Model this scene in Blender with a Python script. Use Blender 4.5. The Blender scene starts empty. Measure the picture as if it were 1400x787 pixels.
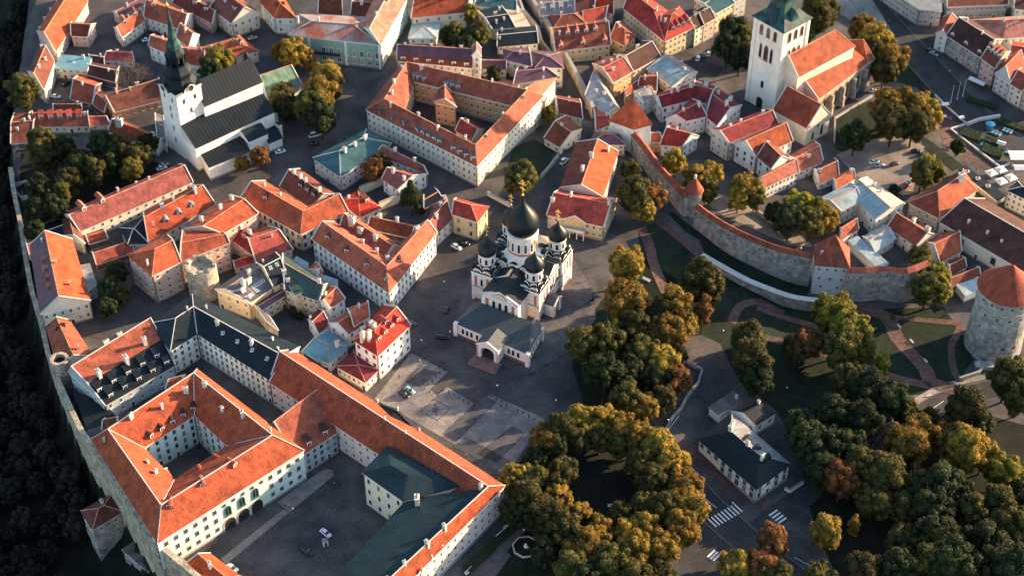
import bpy, math, random
import numpy as np
from mathutils import Vector, Matrix
R = math.radians
sc = bpy.context.scene
COL = sc.collection
# ---------------------------------------------------------------- camera
CF = 2273.2; CPITCH = R(41.975); CXc, CYc, CZc = -2.0, -449.8, 419.5
cam = bpy.data.cameras.new('camera'); camo = bpy.data.objects.new('camera', cam); COL.objects.link(camo)
camo.location = (CXc, CYc, CZc); camo.rotation_euler = (math.pi/2-CPITCH, 0, 0)
cam.sensor_width = 36; cam.lens = CF/1400*36; cam.clip_end = 12000; cam.clip_start = 1
sc.camera = camo
# ---------------------------------------------------------------- light
SUN_AZ, SUN_EL = R(24), R(15)     # direction towards the sun, from +x counter-clockwise
W = bpy.data.worlds.new('World'); sc.world = W; W.use_nodes = True
nt = W.node_tree; bg = nt.nodes['Background']
sky = nt.nodes.new('ShaderNodeTexSky'); sky.sky_type = 'NISHITA'; sky.sun_disc = False
sky.sun_elevation = SUN_EL; sky.sun_rotation = math.pi/2-SUN_AZ
sky.air_density = 1.2; sky.dust_density = 1.0; sky.ozone_density = 1.7
nt.links.new(sky.outputs[0], bg.inputs[0]); bg.inputs[1].default_value = .115
sl = bpy.data.lights.new('sun', 'SUN'); sl.energy = 5.0; sl.angle = R(.55); sl.color = (1, .7, .42)
so = bpy.data.objects.new('sun', sl); COL.objects.link(so)
sd = Vector((math.cos(SUN_EL)*math.cos(SUN_AZ), math.cos(SUN_EL)*math.sin(SUN_AZ), math.sin(SUN_EL)))
so.rotation_euler = sd.to_track_quat('Z', 'Y').to_euler()
sc.view_settings.view_transform = 'Standard'; sc.view_settings.look = 'None'
sc.view_settings.exposure = 1.75; sc.view_settings.gamma = 1
# ---------------------------------------------------------------- picture points -> places
CROP = dict(x=(0,0,1), q=(200,0,3.026), r=(610,240,3.026), s=(1000,0,3.576), t=(80,400,2.0325), u=(400,400,3.577),
            v=(1180,120,3.936), w=(830,160,2.81), A=(270,330,6.56), B=(620,0,6.56), C=(800,80,6.56), D=(940,520,4.37),
            E=(640,620,4.714), F=(200,640,5.0), G=(860,460,5.62), H=(400,130,6.055))
for i, ch in enumerate('abcdefghijklmnop'):
    CROP[ch] = ((i % 4)*350, (0, 200, 390, 587)[i//4], 3.934)
def P(c, x, y):
    a = CROP[c]; return a[0]+x/a[2], a[1]+y/a[2]
_s, _c = math.sin(CPITCH), math.cos(CPITCH)
def un(px, py, z=0.0):
    a = (px-700)/CF; b = (393.5-py)/CF
    dy, dz = _c+b*_s, -_s+b*_c; t = (z-CZc)/dz
    return CXc+a*t, CYc+dy*t
# left cliff (town wall on the limestone edge), top line of the wall
LWZ = [2,2,2,2,2,2,2,2,2,3,4,7,11,12.5,12.5,12.5,10,8,8,8]
LWALL = [un(*p, z) for p, z in zip([(36,-10),(24,70),(13,150),(14,228),(19,263),(27,300),(34,345),(44,400),(55,432),(65,480),(80,520),(98,560),(113,590),(135,620),(163,663),(203,728),(222,747),(275,790),(340,838),(420,890)], LWZ)]
CT = []
for px, py, z in [(100,120,0),(60,240,0),(150,250,0),(250,200,0),(330,130,0),(400,200,0),(450,120,0),(520,60,0),(600,120,0),(640,200,0),(700,220,0),
  (620,330,0),(550,420,0),(600,450,0),(700,430,0),(760,480,0),(600,570,0),(400,750,0),(250,650,0),(150,500,0),(300,450,0),(450,300,0),(690,600,0),
  (760,640,0),(830,640,-2),(800,400,0),(660,60,-1),(640,20,-2),(860,520,-2),(860,420,-2),(680,720,-1),(760,780,-3),(850,740,-4),(200,20,0),(400,20,0),
  (745,60,-9),(760,120,-7),(790,190,-4),(800,240,-1),(770,20,-10),(850,60,-12),(820,130,-10),(900,150,-10),(950,200,-10),(1000,100,-13),
  (1060,170,-13),(1150,60,-14),(1130,200,-13),(1200,220,-13),(1300,120,-15),(1390,180,-15),(1250,30,-15),(1000,280,-8),(1080,300,-10),
  (1200,330,-12),(1300,350,-13),(1390,350,-13),(870,300,-2),(930,330,-5),(1000,370,-8),(1100,420,-11),(1200,420,-12),(1280,450,-12),
  (1370,480,-12),(960,420,-6),(940,520,-6),(1000,520,-7),(1000,600,-8),(930,620,-6),(1010,700,-9),(950,770,-8),(1100,520,-9),(1200,560,-11),
  (1300,600,-13),(1150,700,-12),(1300,750,-15),(1390,600,-15),(1060,640,-9)]:
    CT.append((*un(px, py, z), z))
CTn = np.array(CT)
LWn = np.array(LWALL)
def wall_dist(X, Y):
    """signed distance outside the left wall (positive = outside)"""
    best = np.full(X.shape, 1e9); sg = np.ones(X.shape)
    for i in range(len(LWn)-1):
        a, b = LWn[i], LWn[i+1]; d = b-a; L2 = d@d
        t = np.clip(((X-a[0])*d[0]+(Y-a[1])*d[1])/L2, 0 if i else -9, 1 if i < len(LWn)-2 else 9)
        qx, qy = X-(a[0]+t*d[0]), Y-(a[1]+t*d[1]); dd = np.hypot(qx, qy)
        cr = d[0]*qy-d[1]*qx
        m = dd < best; best = np.where(m, dd, best); sg = np.where(m, np.sign(-cr), sg)
    return best*sg
def hraw(X, Y):
    X = np.asarray(X, float); Y = np.asarray(Y, float)
    num = np.zeros(X.shape); den = np.zeros(X.shape)
    for x, y, z in CTn:
        w = 1/((X-x)**2+(Y-y)**2+250)**2; num += w*z; den += w
    h = num/den
    d = wall_dist(X, Y)
    s1 = np.clip((d+1.6)/4.6, 0, 1); s1 = s1*s1*(3-2*s1)
    s2 = np.clip((d-3)/15, 0, 1); s2 = s2*s2*(3-2*s2)
    return h*(1-s1)+s1*(-16-8*s2)
GX0, GY0, GS, GNX, GNY = -260, -200, 4.0, 131, 141
gx = GX0+GS*np.arange(GNX); gy = GY0+GS*np.arange(GNY)
GH = hraw(*np.meshgrid(gx, gy, indexing='ij'))
def ter(x, y):
    fx = min(max((x-GX0)/GS, 0), GNX-1.001); fy = min(max((y-GY0)/GS, 0), GNY-1.001)
    i, j = int(fx), int(fy); u, v = fx-i, fy-j
    a, b, c_, d = GH[i, j], GH[i+1, j], GH[i+1, j+1], GH[i, j+1]
    if u >= v: return float(a+(b-a)*u+(c_-b)*v)
    return float(a+(c_-d)*u+(d-a)*v)
def G(c, x, y, up=0.0):
    px, py = P(c, x, y); z = 0.0
    for _ in range(14):
        X, Y = un(px, py, z+up); z = .5*z+.5*ter(X, Y)
    return X, Y, z
# ---------------------------------------------------------------- materials
MATS = {}
def mat(name, col, rough=.85, var=.25, scale=.35, kind='noise', metal=0.0, col2=None, bump=.0, streak=.0, randv=0.0):
    if name in MATS: return MATS[name]
    m = bpy.data.materials.new(name); m.use_nodes = True; n = m.node_tree; L = n.links
    b = n.nodes['Principled BSDF']; b.inputs['Roughness'].default_value = rough; b.inputs['Metallic'].default_value = metal
    b.inputs['Specular IOR Level'].default_value = .25
    tc = n.nodes.new('ShaderNodeTexCoord'); geo = n.nodes.new('ShaderNodeNewGeometry')
    def noise(vec, s, det=4.0):
        t = n.nodes.new('ShaderNodeTexNoise'); t.inputs['Scale'].default_value = s; t.inputs['Detail'].default_value = det
        L.new(vec, t.inputs['Vector']); return t.outputs['Fac']
    def ramp(f, a, c0, d, c1):
        r = n.nodes.new('ShaderNodeValToRGB'); e = r.color_ramp.elements
        e[0].position = a; e[0].color = (*c0, 1); e[1].position = d; e[1].color = (*c1, 1); L.new(f, r.inputs[0]); return r.outputs[0]
    def mix(f, a, c, mode='MIX'):
        x = n.nodes.new('ShaderNodeMix'); x.data_type = 'RGBA'; x.blend_type = mode
        if isinstance(f, float): x.inputs[0].default_value = f
        else: L.new(f, x.inputs[0])
        for k, v in ((6, a), (7, c)):
            if isinstance(v, tuple): x.inputs[k].default_value = (*v, 1)
            else: L.new(v, x.inputs[k])
        return x.outputs[2]
    pos = geo.outputs['Position']
    c2 = col2 or tuple(v*(1-var) for v in col)
    c1 = tuple(min(v*(1+var*.5), .95) for v in col)
    base = ramp(noise(pos, scale), .36, c2, .64, c1)
    fine = ramp(noise(pos, 2.3, 2.0), .3, (1-var*.9,)*3, .7, (1+var*.35,)*3)
    base = mix(1.0, base, fine, 'MULTIPLY')
    if kind in ('tile', 'metal', 'plaster'):
        uv = n.nodes.new('ShaderNodeUVMap'); mp = n.nodes.new('ShaderNodeMapping'); L.new(uv.outputs[0], mp.inputs[0])
        mp.inputs['Scale'].default_value = (1.6, .16, 1) if kind != 'tile' else (1.3, .35, 1)
        st = ramp(noise(mp.outputs[0], 1.0, 3.0), .35, (1-streak,)*3, .62, (1.0,)*3)
        base = mix(1.0, base, st, 'MULTIPLY')
    if kind == 'tile':
        w = n.nodes.new('ShaderNodeTexBrick'); L.new(uv.outputs[0], w.inputs[0]); w.inputs['Scale'].default_value = 1.0
        w.inputs['Brick Width'].default_value = .34; w.inputs['Row Height'].default_value = .42; w.inputs['Mortar Size'].default_value = .03
        w.inputs['Color1'].default_value = (1, 1, 1, 1); w.inputs['Color2'].default_value = (.72, .7, .7, 1); w.inputs['Mortar'].default_value = (.55, .5, .5, 1)
        base = mix(.55, base, mix(1.0, base, w.outputs[0], 'MULTIPLY'))
        bp = n.nodes.new('ShaderNodeBump'); bp.inputs['Strength'].default_value = .35; bp.inputs['Distance'].default_value = .06
        L.new(w.outputs['Fac'], bp.inputs['Height']); bp.invert = True; L.new(bp.outputs[0], b.inputs['Normal'])
    if kind in ('tile', 'metal'):
        oi = n.nodes.new('ShaderNodeObjectInfo'); hs = n.nodes.new('ShaderNodeHueSaturation'); mr = n.nodes.new('ShaderNodeMapRange'); L.new(oi.outputs['Random'], mr.inputs[0]); mr.inputs[3].default_value = .78; mr.inputs[4].default_value = 1.15
        mq_ = n.nodes.new('ShaderNodeMath'); mq_.operation = 'PINGPONG'; mq_.inputs[1].default_value = .13; L.new(oi.outputs['Random'], mq_.inputs[0]); ma_ = n.nodes.new('ShaderNodeMath'); ma_.inputs[1].default_value = .89; L.new(mq_.outputs[0], ma_.inputs[0]); L.new(ma_.outputs[0], hs.inputs['Saturation'])
        L.new(mr.outputs[0], hs.inputs['Value']); moss = ramp(noise(pos, .09, 6.0), .56, (1, 1, 1), .7, (.74, .72, .72)); L.new(mix(1.0, base, moss, 'MULTIPLY'), hs.inputs['Color']); base = hs.outputs[0]
    if kind == 'stone':
        w = n.nodes.new('ShaderNodeTexVoronoi'); w.inputs['Scale'].default_value = .9; L.new(pos, w.inputs[0])
        base = mix(.5, base, mix(1.0, base, ramp(w.outputs['Color'], .1, (.45,)*3, .9, (1.25,)*3), 'MULTIPLY'))
    if kind == 'plaster':
        d = ramp(noise(pos, .12, 5.0), .5, (1, 1, 1), .8, (.86, .85, .82)); base = mix(1.0, base, d, 'MULTIPLY')
    if kind == 'leaf':
        oi = n.nodes.new('ShaderNodeObjectInfo')
        hs = n.nodes.new('ShaderNodeHueSaturation'); mr = n.nodes.new('ShaderNodeMapRange')
        L.new(oi.outputs['Random'], mr.inputs[0]); mr.inputs[3].default_value = .7; mr.inputs[4].default_value = 1.3
        L.new(mr.outputs[0], hs.inputs['Value'])
        m2 = n.nodes.new('ShaderNodeMapRange'); L.new(oi.outputs['Random'], m2.inputs[0]); m2.inputs[3].default_value = .488; m2.inputs[4].default_value = .512
        L.new(m2.outputs[0], hs.inputs['Hue']); L.new(base, hs.inputs['Color']); base = hs.outputs[0]
        b.inputs['Transmission Weight'].default_value = 0
        b.inputs['Subsurface Weight'].default_value = 0
    if kind == 'cobble':
        w = n.nodes.new('ShaderNodeTexVoronoi'); w.inputs['Scale'].default_value = 1.6; L.new(pos, w.inputs[0])
        base = mix(.35, base, mix(1.0, base, ramp(w.outputs['Color'], .1, (.5,)*3, .9, (1.4,)*3), 'MULTIPLY'))
        d = ramp(noise(pos, .045, 6.0), .4, (.66, .68, .74), .62, (1.3, 1.2, 1.12)); base = mix(1.0, base, d, 'MULTIPLY')
    L.new(base, b.inputs['Base Color'])
    if kind == 'leaf':
        tr = n.nodes.new('ShaderNodeBsdfTranslucent'); ms = n.nodes.new('ShaderNodeMixShader'); ms.inputs[0].default_value = .38
        L.new(base, tr.inputs[0]); L.new(b.outputs[0], ms.inputs[1]); L.new(tr.outputs[0], ms.inputs[2]); L.new(ms.outputs[0], n.nodes['Material Output'].inputs[0])
    if bump:
        bp = n.nodes.new('ShaderNodeBump'); bp.inputs['Strength'].default_value = .6; bp.inputs['Distance'].default_value = bump
        L.new(noise(pos, 1.6), bp.inputs['Height']); L.new(bp.outputs[0], b.inputs['Normal'])
    MATS[name] = m; return m
def flat(name, col, rough=.5, metal=0.0, spec=.5):
    if name in MATS: return MATS[name]
    m = bpy.data.materials.new(name); m.use_nodes = True; b = m.node_tree.nodes['Principled BSDF']
    b.inputs['Base Color'].default_value = (*col, 1); b.inputs['Roughness'].default_value = rough; b.inputs['Metallic'].default_value = metal
    b.inputs['Specular IOR Level'].default_value = spec
    MATS[name] = m; return m
def T(n, c): return mat('tile_'+n, c, .8, .3, .3, 'tile', streak=.3)
ROOF = dict(
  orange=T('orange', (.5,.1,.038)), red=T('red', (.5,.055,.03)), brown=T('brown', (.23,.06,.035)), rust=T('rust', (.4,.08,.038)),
  maroon=T('maroon', (.27,.026,.03)), bright=T('bright', (.6,.045,.025)), pinkred=T('pinkred', (.4,.085,.065)), salmon=T('salmon', (.6,.2,.12)),
  dark=T('dark', (.1,.035,.025)), purple=mat('metal_purple', (.13,.06,.085), .55, .2, .3, 'metal', streak=.2),
  slate=mat('metal_slate', (.006,.017,.025), .6, .25, .2, 'metal', streak=.3), teal=mat('metal_teal', (.05,.125,.135), .5, .25, .2, 'metal', streak=.3),
  blue=mat('metal_blue', (.14,.33,.4), .5, .2, .2, 'metal', streak=.2), ltblue=mat('metal_pale_blue', (.36,.46,.48), .5, .2, .3, 'metal', streak=.25),
  grey=mat('metal_grey', (.3,.31,.32), .55, .25, .3, 'metal', streak=.25), green=mat('metal_copper_green', (.2,.34,.24), .6, .35, .3, 'metal', streak=.4),
  greybrown=mat('metal_grey_brown', (.19,.16,.15), .6, .3, .3, 'metal', streak=.3), dgreen=mat('metal_dark_green', (.05,.085,.075), .5, .25, .3, 'metal', streak=.25),
  beige=mat('roof_felt_beige', (.5,.42,.34), .8, .15, .3), patch=mat('tile_patched', (.33,.09,.055), .8, .3, .12, 'tile', col2=(.4,.36,.34), streak=.3),
  tealdark=mat('metal_dark_teal', (.009,.03,.039), .55, .25, .2, 'metal', streak=.3),
  black=mat('metal_black', (.012,.014,.016), .35, .2, .3))
def Wl(n, c): return mat('plaster_'+n, c, .9, .07, .3, 'plaster', streak=.09)
WALL = dict(white=Wl('white', (.85,.82,.77)), cream=Wl('cream', (.78,.69,.54)), yellow=Wl('yellow', (.72,.54,.3)), pink=Wl('pink', (.66,.4,.34)),
  palepink=Wl('pale_pink', (.74,.6,.56)), salmon=Wl('salmon', (.66,.42,.32)), ochre=Wl('ochre', (.66,.4,.17)), green=Wl('green', (.27,.44,.36)),
  palegreen=Wl('pale_green', (.6,.72,.68)), grey=Wl('grey', (.42,.4,.37)), bluegrey=Wl('blue_grey', (.4,.46,.5)), orangebrown=Wl('orange_brown', (.42,.2,.1)),
  brick=mat('brick_dark', (.2,.11,.08), .9, .3, .5, 'stone'), stone=mat('limestone', (.4,.37,.33), .95, .35, .35, 'stone', bump=.15),
  sand=mat('limestone_warm', (.46,.39,.3), .95, .35, .3, 'stone', bump=.15), palegrey=Wl('pale_grey', (.6,.6,.58)))
WHITE = flat('trim_white', (.78,.76,.72), .7); DARKT = flat('trim_dark', (.03,.035,.04), .5)
GLASS = flat('window_glass', (.018,.025,.032), .12, 0, .8); STONEB = flat('plinth_stone', (.28,.26,.25), .9)
LITEST = mat('trim_stone', (.58,.55,.5), .85, .12, .5)
GOLD = flat('gilded_metal', (.75,.5,.16), .35, .8); WOODD = flat('door_wood', (.07,.04,.025), .7); VOID = flat('opening_shade', (.01,.01,.012), .9)  # VOID paints the shade inside openings as a near-black colour
CHIMM = mat('chimney_plaster', (.66,.62,.57), .9, .2, .9); CHIMB = mat('chimney_brick', (.38,.16,.1), .9, .25, .9)
SOOT = flat('chimney_soot', (.03,.028,.027), .9)
# ---------------------------------------------------------------- mesh builder
class MB:
    def __init__(s): s.v = []; s.f = []; s.m = []; s.mats = []; s.sm = []
    def mi(s, m):
        if m not in s.mats: s.mats.append(m)
        return s.mats.index(m)
    def face(s, pts, m, sm=False):
        i = len(s.v); s.v += [tuple(p) for p in pts]; s.f.append(tuple(range(i, i+len(pts)))); s.m.append(s.mi(m)); s.sm.append(sm)
    def box(s, c, u, v, hw, hd, z0, z1, m, top=None):
        cx, cy = c; q = [(cx+u[0]*a*hw+v[0]*b*hd, cy+u[1]*a*hw+v[1]*b*hd) for a, b in ((-1,-1),(1,-1),(1,1),(-1,1))]
        s.prism(q, z0, z1, m, top)
    def prism(s, q, z0, z1, m, top=None, bottom=True):
        n = len(q); ar = sum(q[i][0]*q[(i+1) % n][1]-q[(i+1) % n][0]*q[i][1] for i in range(n))
        if ar < 0: q = q[::-1]
        for i in range(n):
            a, b = q[i], q[(i+1) % n]
            s.face([(*a, z0), (*b, z0), (*b, z1), (*a, z1)], m)
        s.face([(*p, z1) for p in q], top or m)
        if bottom: s.face([(*p, z0) for p in q[::-1]], m)
    def bar(s, p, q, w, h, m):
        p = Vector(p); q = Vector(q); d = q-p
        if d.length < 1e-4: return
        side = d.cross(Vector((0,0,1)))
        side = side.normalized() if side.length > 1e-5 else Vector((1,0,0))
        up = side.cross(d).normalized(); side *= w/2; up *= h/2
        a = [p-side-up, p+side-up, p+side+up, p-side+up]; b = [x+d for x in a]
        for i in range(4):
            j = (i+1) % 4; s.face([a[j], a[i], b[i], b[j]], m)
        s.face([a[0], a[1], a[2], a[3]], m); s.face([b[3], b[2], b[1], b[0]], m)
    def lathe(s, c, prof, n, m, a0=0.0, smooth=True, sq=None):
        cx, cy = c
        def ring(r, z): return [(cx+r*math.cos(a0+2*math.pi*k/n), cy+r*math.sin(a0+2*math.pi*k/n), z) for k in range(n)]
        for (r0, z0), (r1, z1) in zip(prof, prof[1:]):
            A, B = ring(r0, z0), ring(r1, z1)
            for k in range(n):
                l = (k+1) % n
                if r0 < 1e-3: s.face([A[k], B[l], B[k]][::-1], m, smooth)
                elif r1 < 1e-3: s.face([A[k], A[l], B[k]], m, smooth)
                else: s.face([A[k], A[l], B[l], B[k]], m, smooth)
    def build(s, name, parent=None, off=(0,0,0), weld=False):
        me = bpy.data.meshes.new(name)
        ox, oy, oz = off
        me.from_pydata([(x-ox, y-oy, z-oz) for x, y, z in s.v], [], s.f)
        for m in s.mats: me.materials.append(m)
        me.polygons.foreach_set('material_index', s.m)
        me.polygons.foreach_set('use_smooth', s.sm)
        uv = me.uv_layers.new(name='UVMap').data
        vs = s.v; li = 0
        for f in s.f:
            a, b, c = (Vector(vs[f[k]]) for k in (0, 1, 2)); nn = (b-a).cross(c-a)
            if nn.length < 1e-9: nn = Vector((0,0,1))
            nn.normalize(); h = Vector((-nn.y, nn.x, 0))
            h = h.normalized() if h.length > .02 else Vector((1,0,0)); u_ = nn.cross(h)
            for k in f:
                p = Vector(vs[k]); uv[li].uv = (p.dot(h), p.dot(u_)); li += 1
        if weld or any(s.sm):
            import bmesh
            bm = bmesh.new(); bm.from_mesh(me); bmesh.ops.remove_doubles(bm, verts=bm.verts, dist=1e-4); bm.to_mesh(me); bm.free()
        o = bpy.data.objects.new(name, me); COL.objects.link(o)
        if parent is not None: o.parent = parent
        return o
def tag(o, label=None, cat=None, group=None, kind=None):
    if label: o['label'] = label
    if cat: o['category'] = cat
    if group: o['group'] = group
    if kind: o['kind'] = kind
    return o
def empty(name, loc, label, cat, group=None, rz=0):
    o = bpy.data.objects.new(name, None); COL.objects.link(o); o.location = loc; o.rotation_euler = (0,0,rz)
    o.empty_display_size = .5
    return tag(o, label, cat, group)
def inst(name, me, parent, loc, rz=0, sc_=(1,1,1), lab=None):
    o = bpy.data.objects.new(name, me); COL.objects.link(o); o.parent = parent
    o.location = loc; o.rotation_euler = (0,0,rz); o.scale = sc_
    if lab: o['label'] = lab
    return o
# ---------------------------------------------------------------- shared pieces (face -y, origin at centre bottom, unit size)
def keep(mb, name):
    o = mb.build(name); me = o.data; bpy.data.objects.remove(o); return me
GLV = [GLASS, flat('window_glass_sky', (.05,.08,.1), .08, 0, .9), flat('window_curtain', (.22,.2,.17), .5)]  # second pane tone has a bluish sky reflection put into its colour
def win_mesh(fr, style, gv=0):
    b = MB(); GLASS = GLV[gv]
    if style in ('plain', 'wide', 'shut'):
        b.box((0,0), (1,0), (0,1), .5, .05, 0, 1, fr)            # casing
        for sx in (-1, 1):
            for z0, z1 in ((.07,.6),(.65,.93)):
                b.face([(sx*.225-.19,-.07,z0),(sx*.225+.19,-.07,z0),(sx*.225+.19,-.07,z1),(sx*.225-.19,-.07,z1)], GLASS)
        b.box((0,-.09), (1,0), (0,1), .58, .07, -.06, 0, fr)
    else:
        n = 8; arc = [(.5*math.cos(math.pi*k/n), .7+.3*math.sin(math.pi*k/n)) for k in range(n+1)]
        o = [(-.5,0),(.5,0)]+arc; i = [(x*(.78 if style != 'slot' else .7), .06+z*.88) for x, z in o]
        m = len(o)
        for k in range(m):
            l = (k+1) % m
            b.face([(o[k][0],-.1,o[k][1]),(o[l][0],-.1,o[l][1]),(i[l][0],-.1,i[l][1]),(i[k][0],-.1,i[k][1])], fr)
            b.face([(o[l][0],-.1,o[l][1]),(o[k][0],-.1,o[k][1]),(o[k][0],.05,o[k][1]),(o[l][0],.05,o[l][1])], fr)
        b.face([(x,-.04,z) for x, z in i], GLASS)
        if style == 'arch': b.box((0,-.07), (1,0), (0,1), .035, .02, .06, .93, fr)
        b.box((0,-.12), (1,0), (0,1), .56, .06, -.05, 0, fr)
    return keep(b, 'window')
BRF = flat('window_frame_brown', (.2,.11,.07), .7); GRF = flat('window_frame_green', (.05,.14,.11), .6); SHF = flat('window_frame_grey', (.33,.33,.33), .7)
YEL = flat('window_frame_cream', (.7,.6,.42), .7)
FRM = {'w': WHITE, 'b': BRF, 'g': GRF, 's': SHF, 'c': YEL}
WINM = {(s, f): win_mesh(FRM[f], s) for s in ('plain', 'arch', 'church', 'slot') for f in 'wbgsc'}
WINV = {(s, f): [WINM[s, f], WINM[s, f], win_mesh(FRM[f], s, 1), win_mesh(FRM[f], s, 2)] for s in ('plain', 'arch') for f in 'wbgsc'}
def door_mesh():
    b = MB(); b.box((0,0), (1,0), (0,1), .5, .09, 0, 1, WHITE); b.face([(-.38,-.1,0),(.38,-.1,0),(.38,-.1,.9),(-.38,-.1,.9)], WOODD)
    return keep(b, 'door')
DOORM = door_mesh()
def chim_mesh(m):
    b = MB(); b.box((0,0), (1,0), (0,1), .45, .33, -2.0, 1.55, m); b.box((0,0), (1,0), (0,1), .55, .43, 1.55, 1.75, m)
    b.box((-.18,0), (1,0), (0,1), .12, .14, 1.75, 2.0, m, SOOT); b.box((.18,0), (1,0), (0,1), .12, .14, 1.75, 2.0, m, SOOT)
    return keep(b, 'chimney')
CHM = [chim_mesh(CHIMM), chim_mesh(CHIMB)]
DORMC = {}
def dorm_mesh(kind, rk):
    if (kind, rk) in DORMC: return DORMC[kind, rk]
    b = MB(); rm = ROOF[rk]; side = rm if kind != 'white' else WHITE
    w, h, d = .75, 1.35, 3.0
    if kind in ('box', 'white'):
        b.prism([(-w,0),(w,0),(w,d),(-w,d)], -.6, h, side)
        b.face([(-w-.15,-.2,h+.02),(w+.15,-.2,h+.02),(w+.15,d,h+.35),(-w-.15,d,h+.35)], rm)
        b.face([(w+.15,-.2,h-.1),(-w-.15,-.2,h-.1),(-w-.15,d,h+.2),(w+.15,d,h+.2)], rm)
        b.face([(-w-.15,-.2,h-.1),(w+.15,-.2,h-.1),(w+.15,-.2,h+.02),(-w-.15,-.2,h+.02)], WHITE)
    elif kind == 'gab':
        b.prism([(-w,0),(w,0),(w,d),(-w,d)], -.6, h-.3, side)
        e = .2
        b.face([(-w-e,-e,h-.35),(0,-e,h+.6),(0,d+1,h+.6),(-w-e,d+1,h-.35)][::-1], rm)
        b.face([(w+e,-e,h-.35),(0,-e,h+.6),(0,d+1,h+.6),(w+e,d+1,h-.35)], rm)
        b.face([(-w-e,-e+.02,h-.35),(w+e,-e+.02,h-.35),(0,-e+.02,h+.6)], WHITE)
    else:   # arched eyelid
        n = 8; a = [(w*1.25*math.cos(math.pi*k/n), .2+1.15*math.sin(math.pi*k/n)) for k in range(n+1)]
        for (x0, z0), (x1, z1) in zip(a, a[1:]):
            b.face([(x0,-.15,z0),(x1,-.15,z1),(x1,d,z1),(x0,d,z0)][::-1], rm)
        b.face([(w*1.25,-.1,-.3)]+[(x,-.1,z) for x, z in a]+[(-w*1.25,-.1,-.3)], side)
    b.box((0,-.06), (1,0), (0,1), .66, .06, .0, 1.08, WHITE)
    for sx in (-.25, .25): b.face([(sx-.2,-.13,.13),(sx+.2,-.13,.13),(sx+.2,-.13,.9),(sx-.2,-.13,.9)], GLASS)
    DORMC[kind, rk] = keep(b, 'dormer'); return DORMC[kind, rk]
def sky_mesh():
    b = MB(); b.box((0,0), (1,0), (0,1), .5, .65, -.05, .1, WHITE); b.face([(-.4,-.55,.11),(.4,-.55,.11),(.4,.55,.11),(-.4,.55,.11)], flat('skylight_glass', (.2,.3,.36), .08, 0, .9))
    return keep(b, 'skylight')
SKYM = sky_mesh()
# ---------------------------------------------------------------- ground
import bmesh
def drape(name, polys, m, up, kind='structure', label=None, thick=0.0, parent=None):
    """sheets that follow the terrain, cut along its own triangles"""
    bm = bmesh.new()
    for q in polys:
        vs = [bm.verts.new((x, y, 0)) for x, y in q]
        try: bm.faces.new(vs)
        except ValueError: pass
    bmesh.ops.triangulate(bm, faces=bm.faces[:])
    xs = [v.co.x for v in bm.verts]; ys = [v.co.y for v in bm.verts]
    def cut(co, no):
        bmesh.ops.bisect_plane(bm, geom=bm.verts[:]+bm.edges[:]+bm.faces[:], plane_co=co, plane_no=no, dist=1e-5)
    for k in range(int((min(xs)-GX0)//GS), int((max(xs)-GX0)//GS)+2): cut((GX0+k*GS, 0, 0), (1, 0, 0))
    for k in range(int((min(ys)-GY0)//GS), int((max(ys)-GY0)//GS)+2): cut((0, GY0+k*GS, 0), (0, 1, 0))
    ds = [(x-GX0)-(y-GY0) for x, y in zip(xs, ys)]
    ds = [(v.co.x-GX0)-(v.co.y-GY0) for v in bm.verts]
    for k in range(int(min(ds)//GS), int(max(ds)//GS)+2): cut((GX0+k*GS, GY0, 0), (1, -1, 0))
    bmesh.ops.recalc_face_normals(bm, faces=bm.faces[:])
    for f in bm.faces:
        if f.normal.z < 0: f.normal_flip()
    for v in bm.verts: v.co.z = ter(v.co.x, v.co.y)+up
    if thick:
        r = bmesh.ops.extrude_face_region(bm, geom=bm.faces[:])
        for e in r['geom']:
            if isinstance(e, bmesh.types.BMVert): e.co.z += thick
    me = bpy.data.meshes.new(name); bm.to_mesh(me); bm.free(); me.materials.append(m)
    uv = me.uv_layers.new(name='UVMap')
    o = bpy.data.objects.new(name, me); COL.objects.link(o)
    if parent is not None: o.parent = parent
    if kind: o['kind'] = kind
    if label: o['label'] = label
    return o
def offs(pts, d, closed=False):
    """polyline moved sideways by d (left of travel), mitred"""
    n = len(pts); out = []
    for i in range(n):
        a = pts[i-1] if (i or closed) else None; b = pts[(i+1) % n] if (i < n-1 or closed) else None; p = pts[i]
        ns = []
        for s, e in ((a, p), (p, b)):
            if s is None or e is None: continue
            l = math.hypot(e[0]-s[0], e[1]-s[1]) or 1; ns.append((-(e[1]-s[1])/l, (e[0]-s[0])/l))
        nx = sum(k[0] for k in ns)/len(ns); ny = sum(k[1] for k in ns)/len(ns); l2 = max(nx*nx+ny*ny, .3)
        out.append((p[0]+nx/l2*d, p[1]+ny/l2*d))
    return out
def strip(pts, w):
    a, b = offs(pts, w/2), offs(pts, -w/2)
    return [[b[i], b[i+1], a[i+1], a[i]] for i in range(len(pts)-1)]
def smooth(pts, k=4):
    out = []
    n = len(pts)
    for i in range(n-1):
        p0, p1, p2, p3 = pts[max(i-1,0)], pts[i], pts[i+1], pts[min(i+2,n-1)]
        for j in range(k):
            t = j/k; out.append(tuple(.5*(2*p1[c]+(p2[c]-p0[c])*t+(2*p0[c]-5*p1[c]+4*p2[c]-p3[c])*t*t+(3*p1[c]-p0[c]-3*p2[c]+p3[c])*t**3) for c in (0,1)))
    return out+[pts[-1]]
def g2(c, pts): return [G(c, *p)[:2] for p in pts]
ASPH = mat('cobble_street', (.082,.079,.08), .9, .3, .12, 'cobble'); ROADM = mat('asphalt', (.045,.045,.048), .85, .25, .2)
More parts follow.
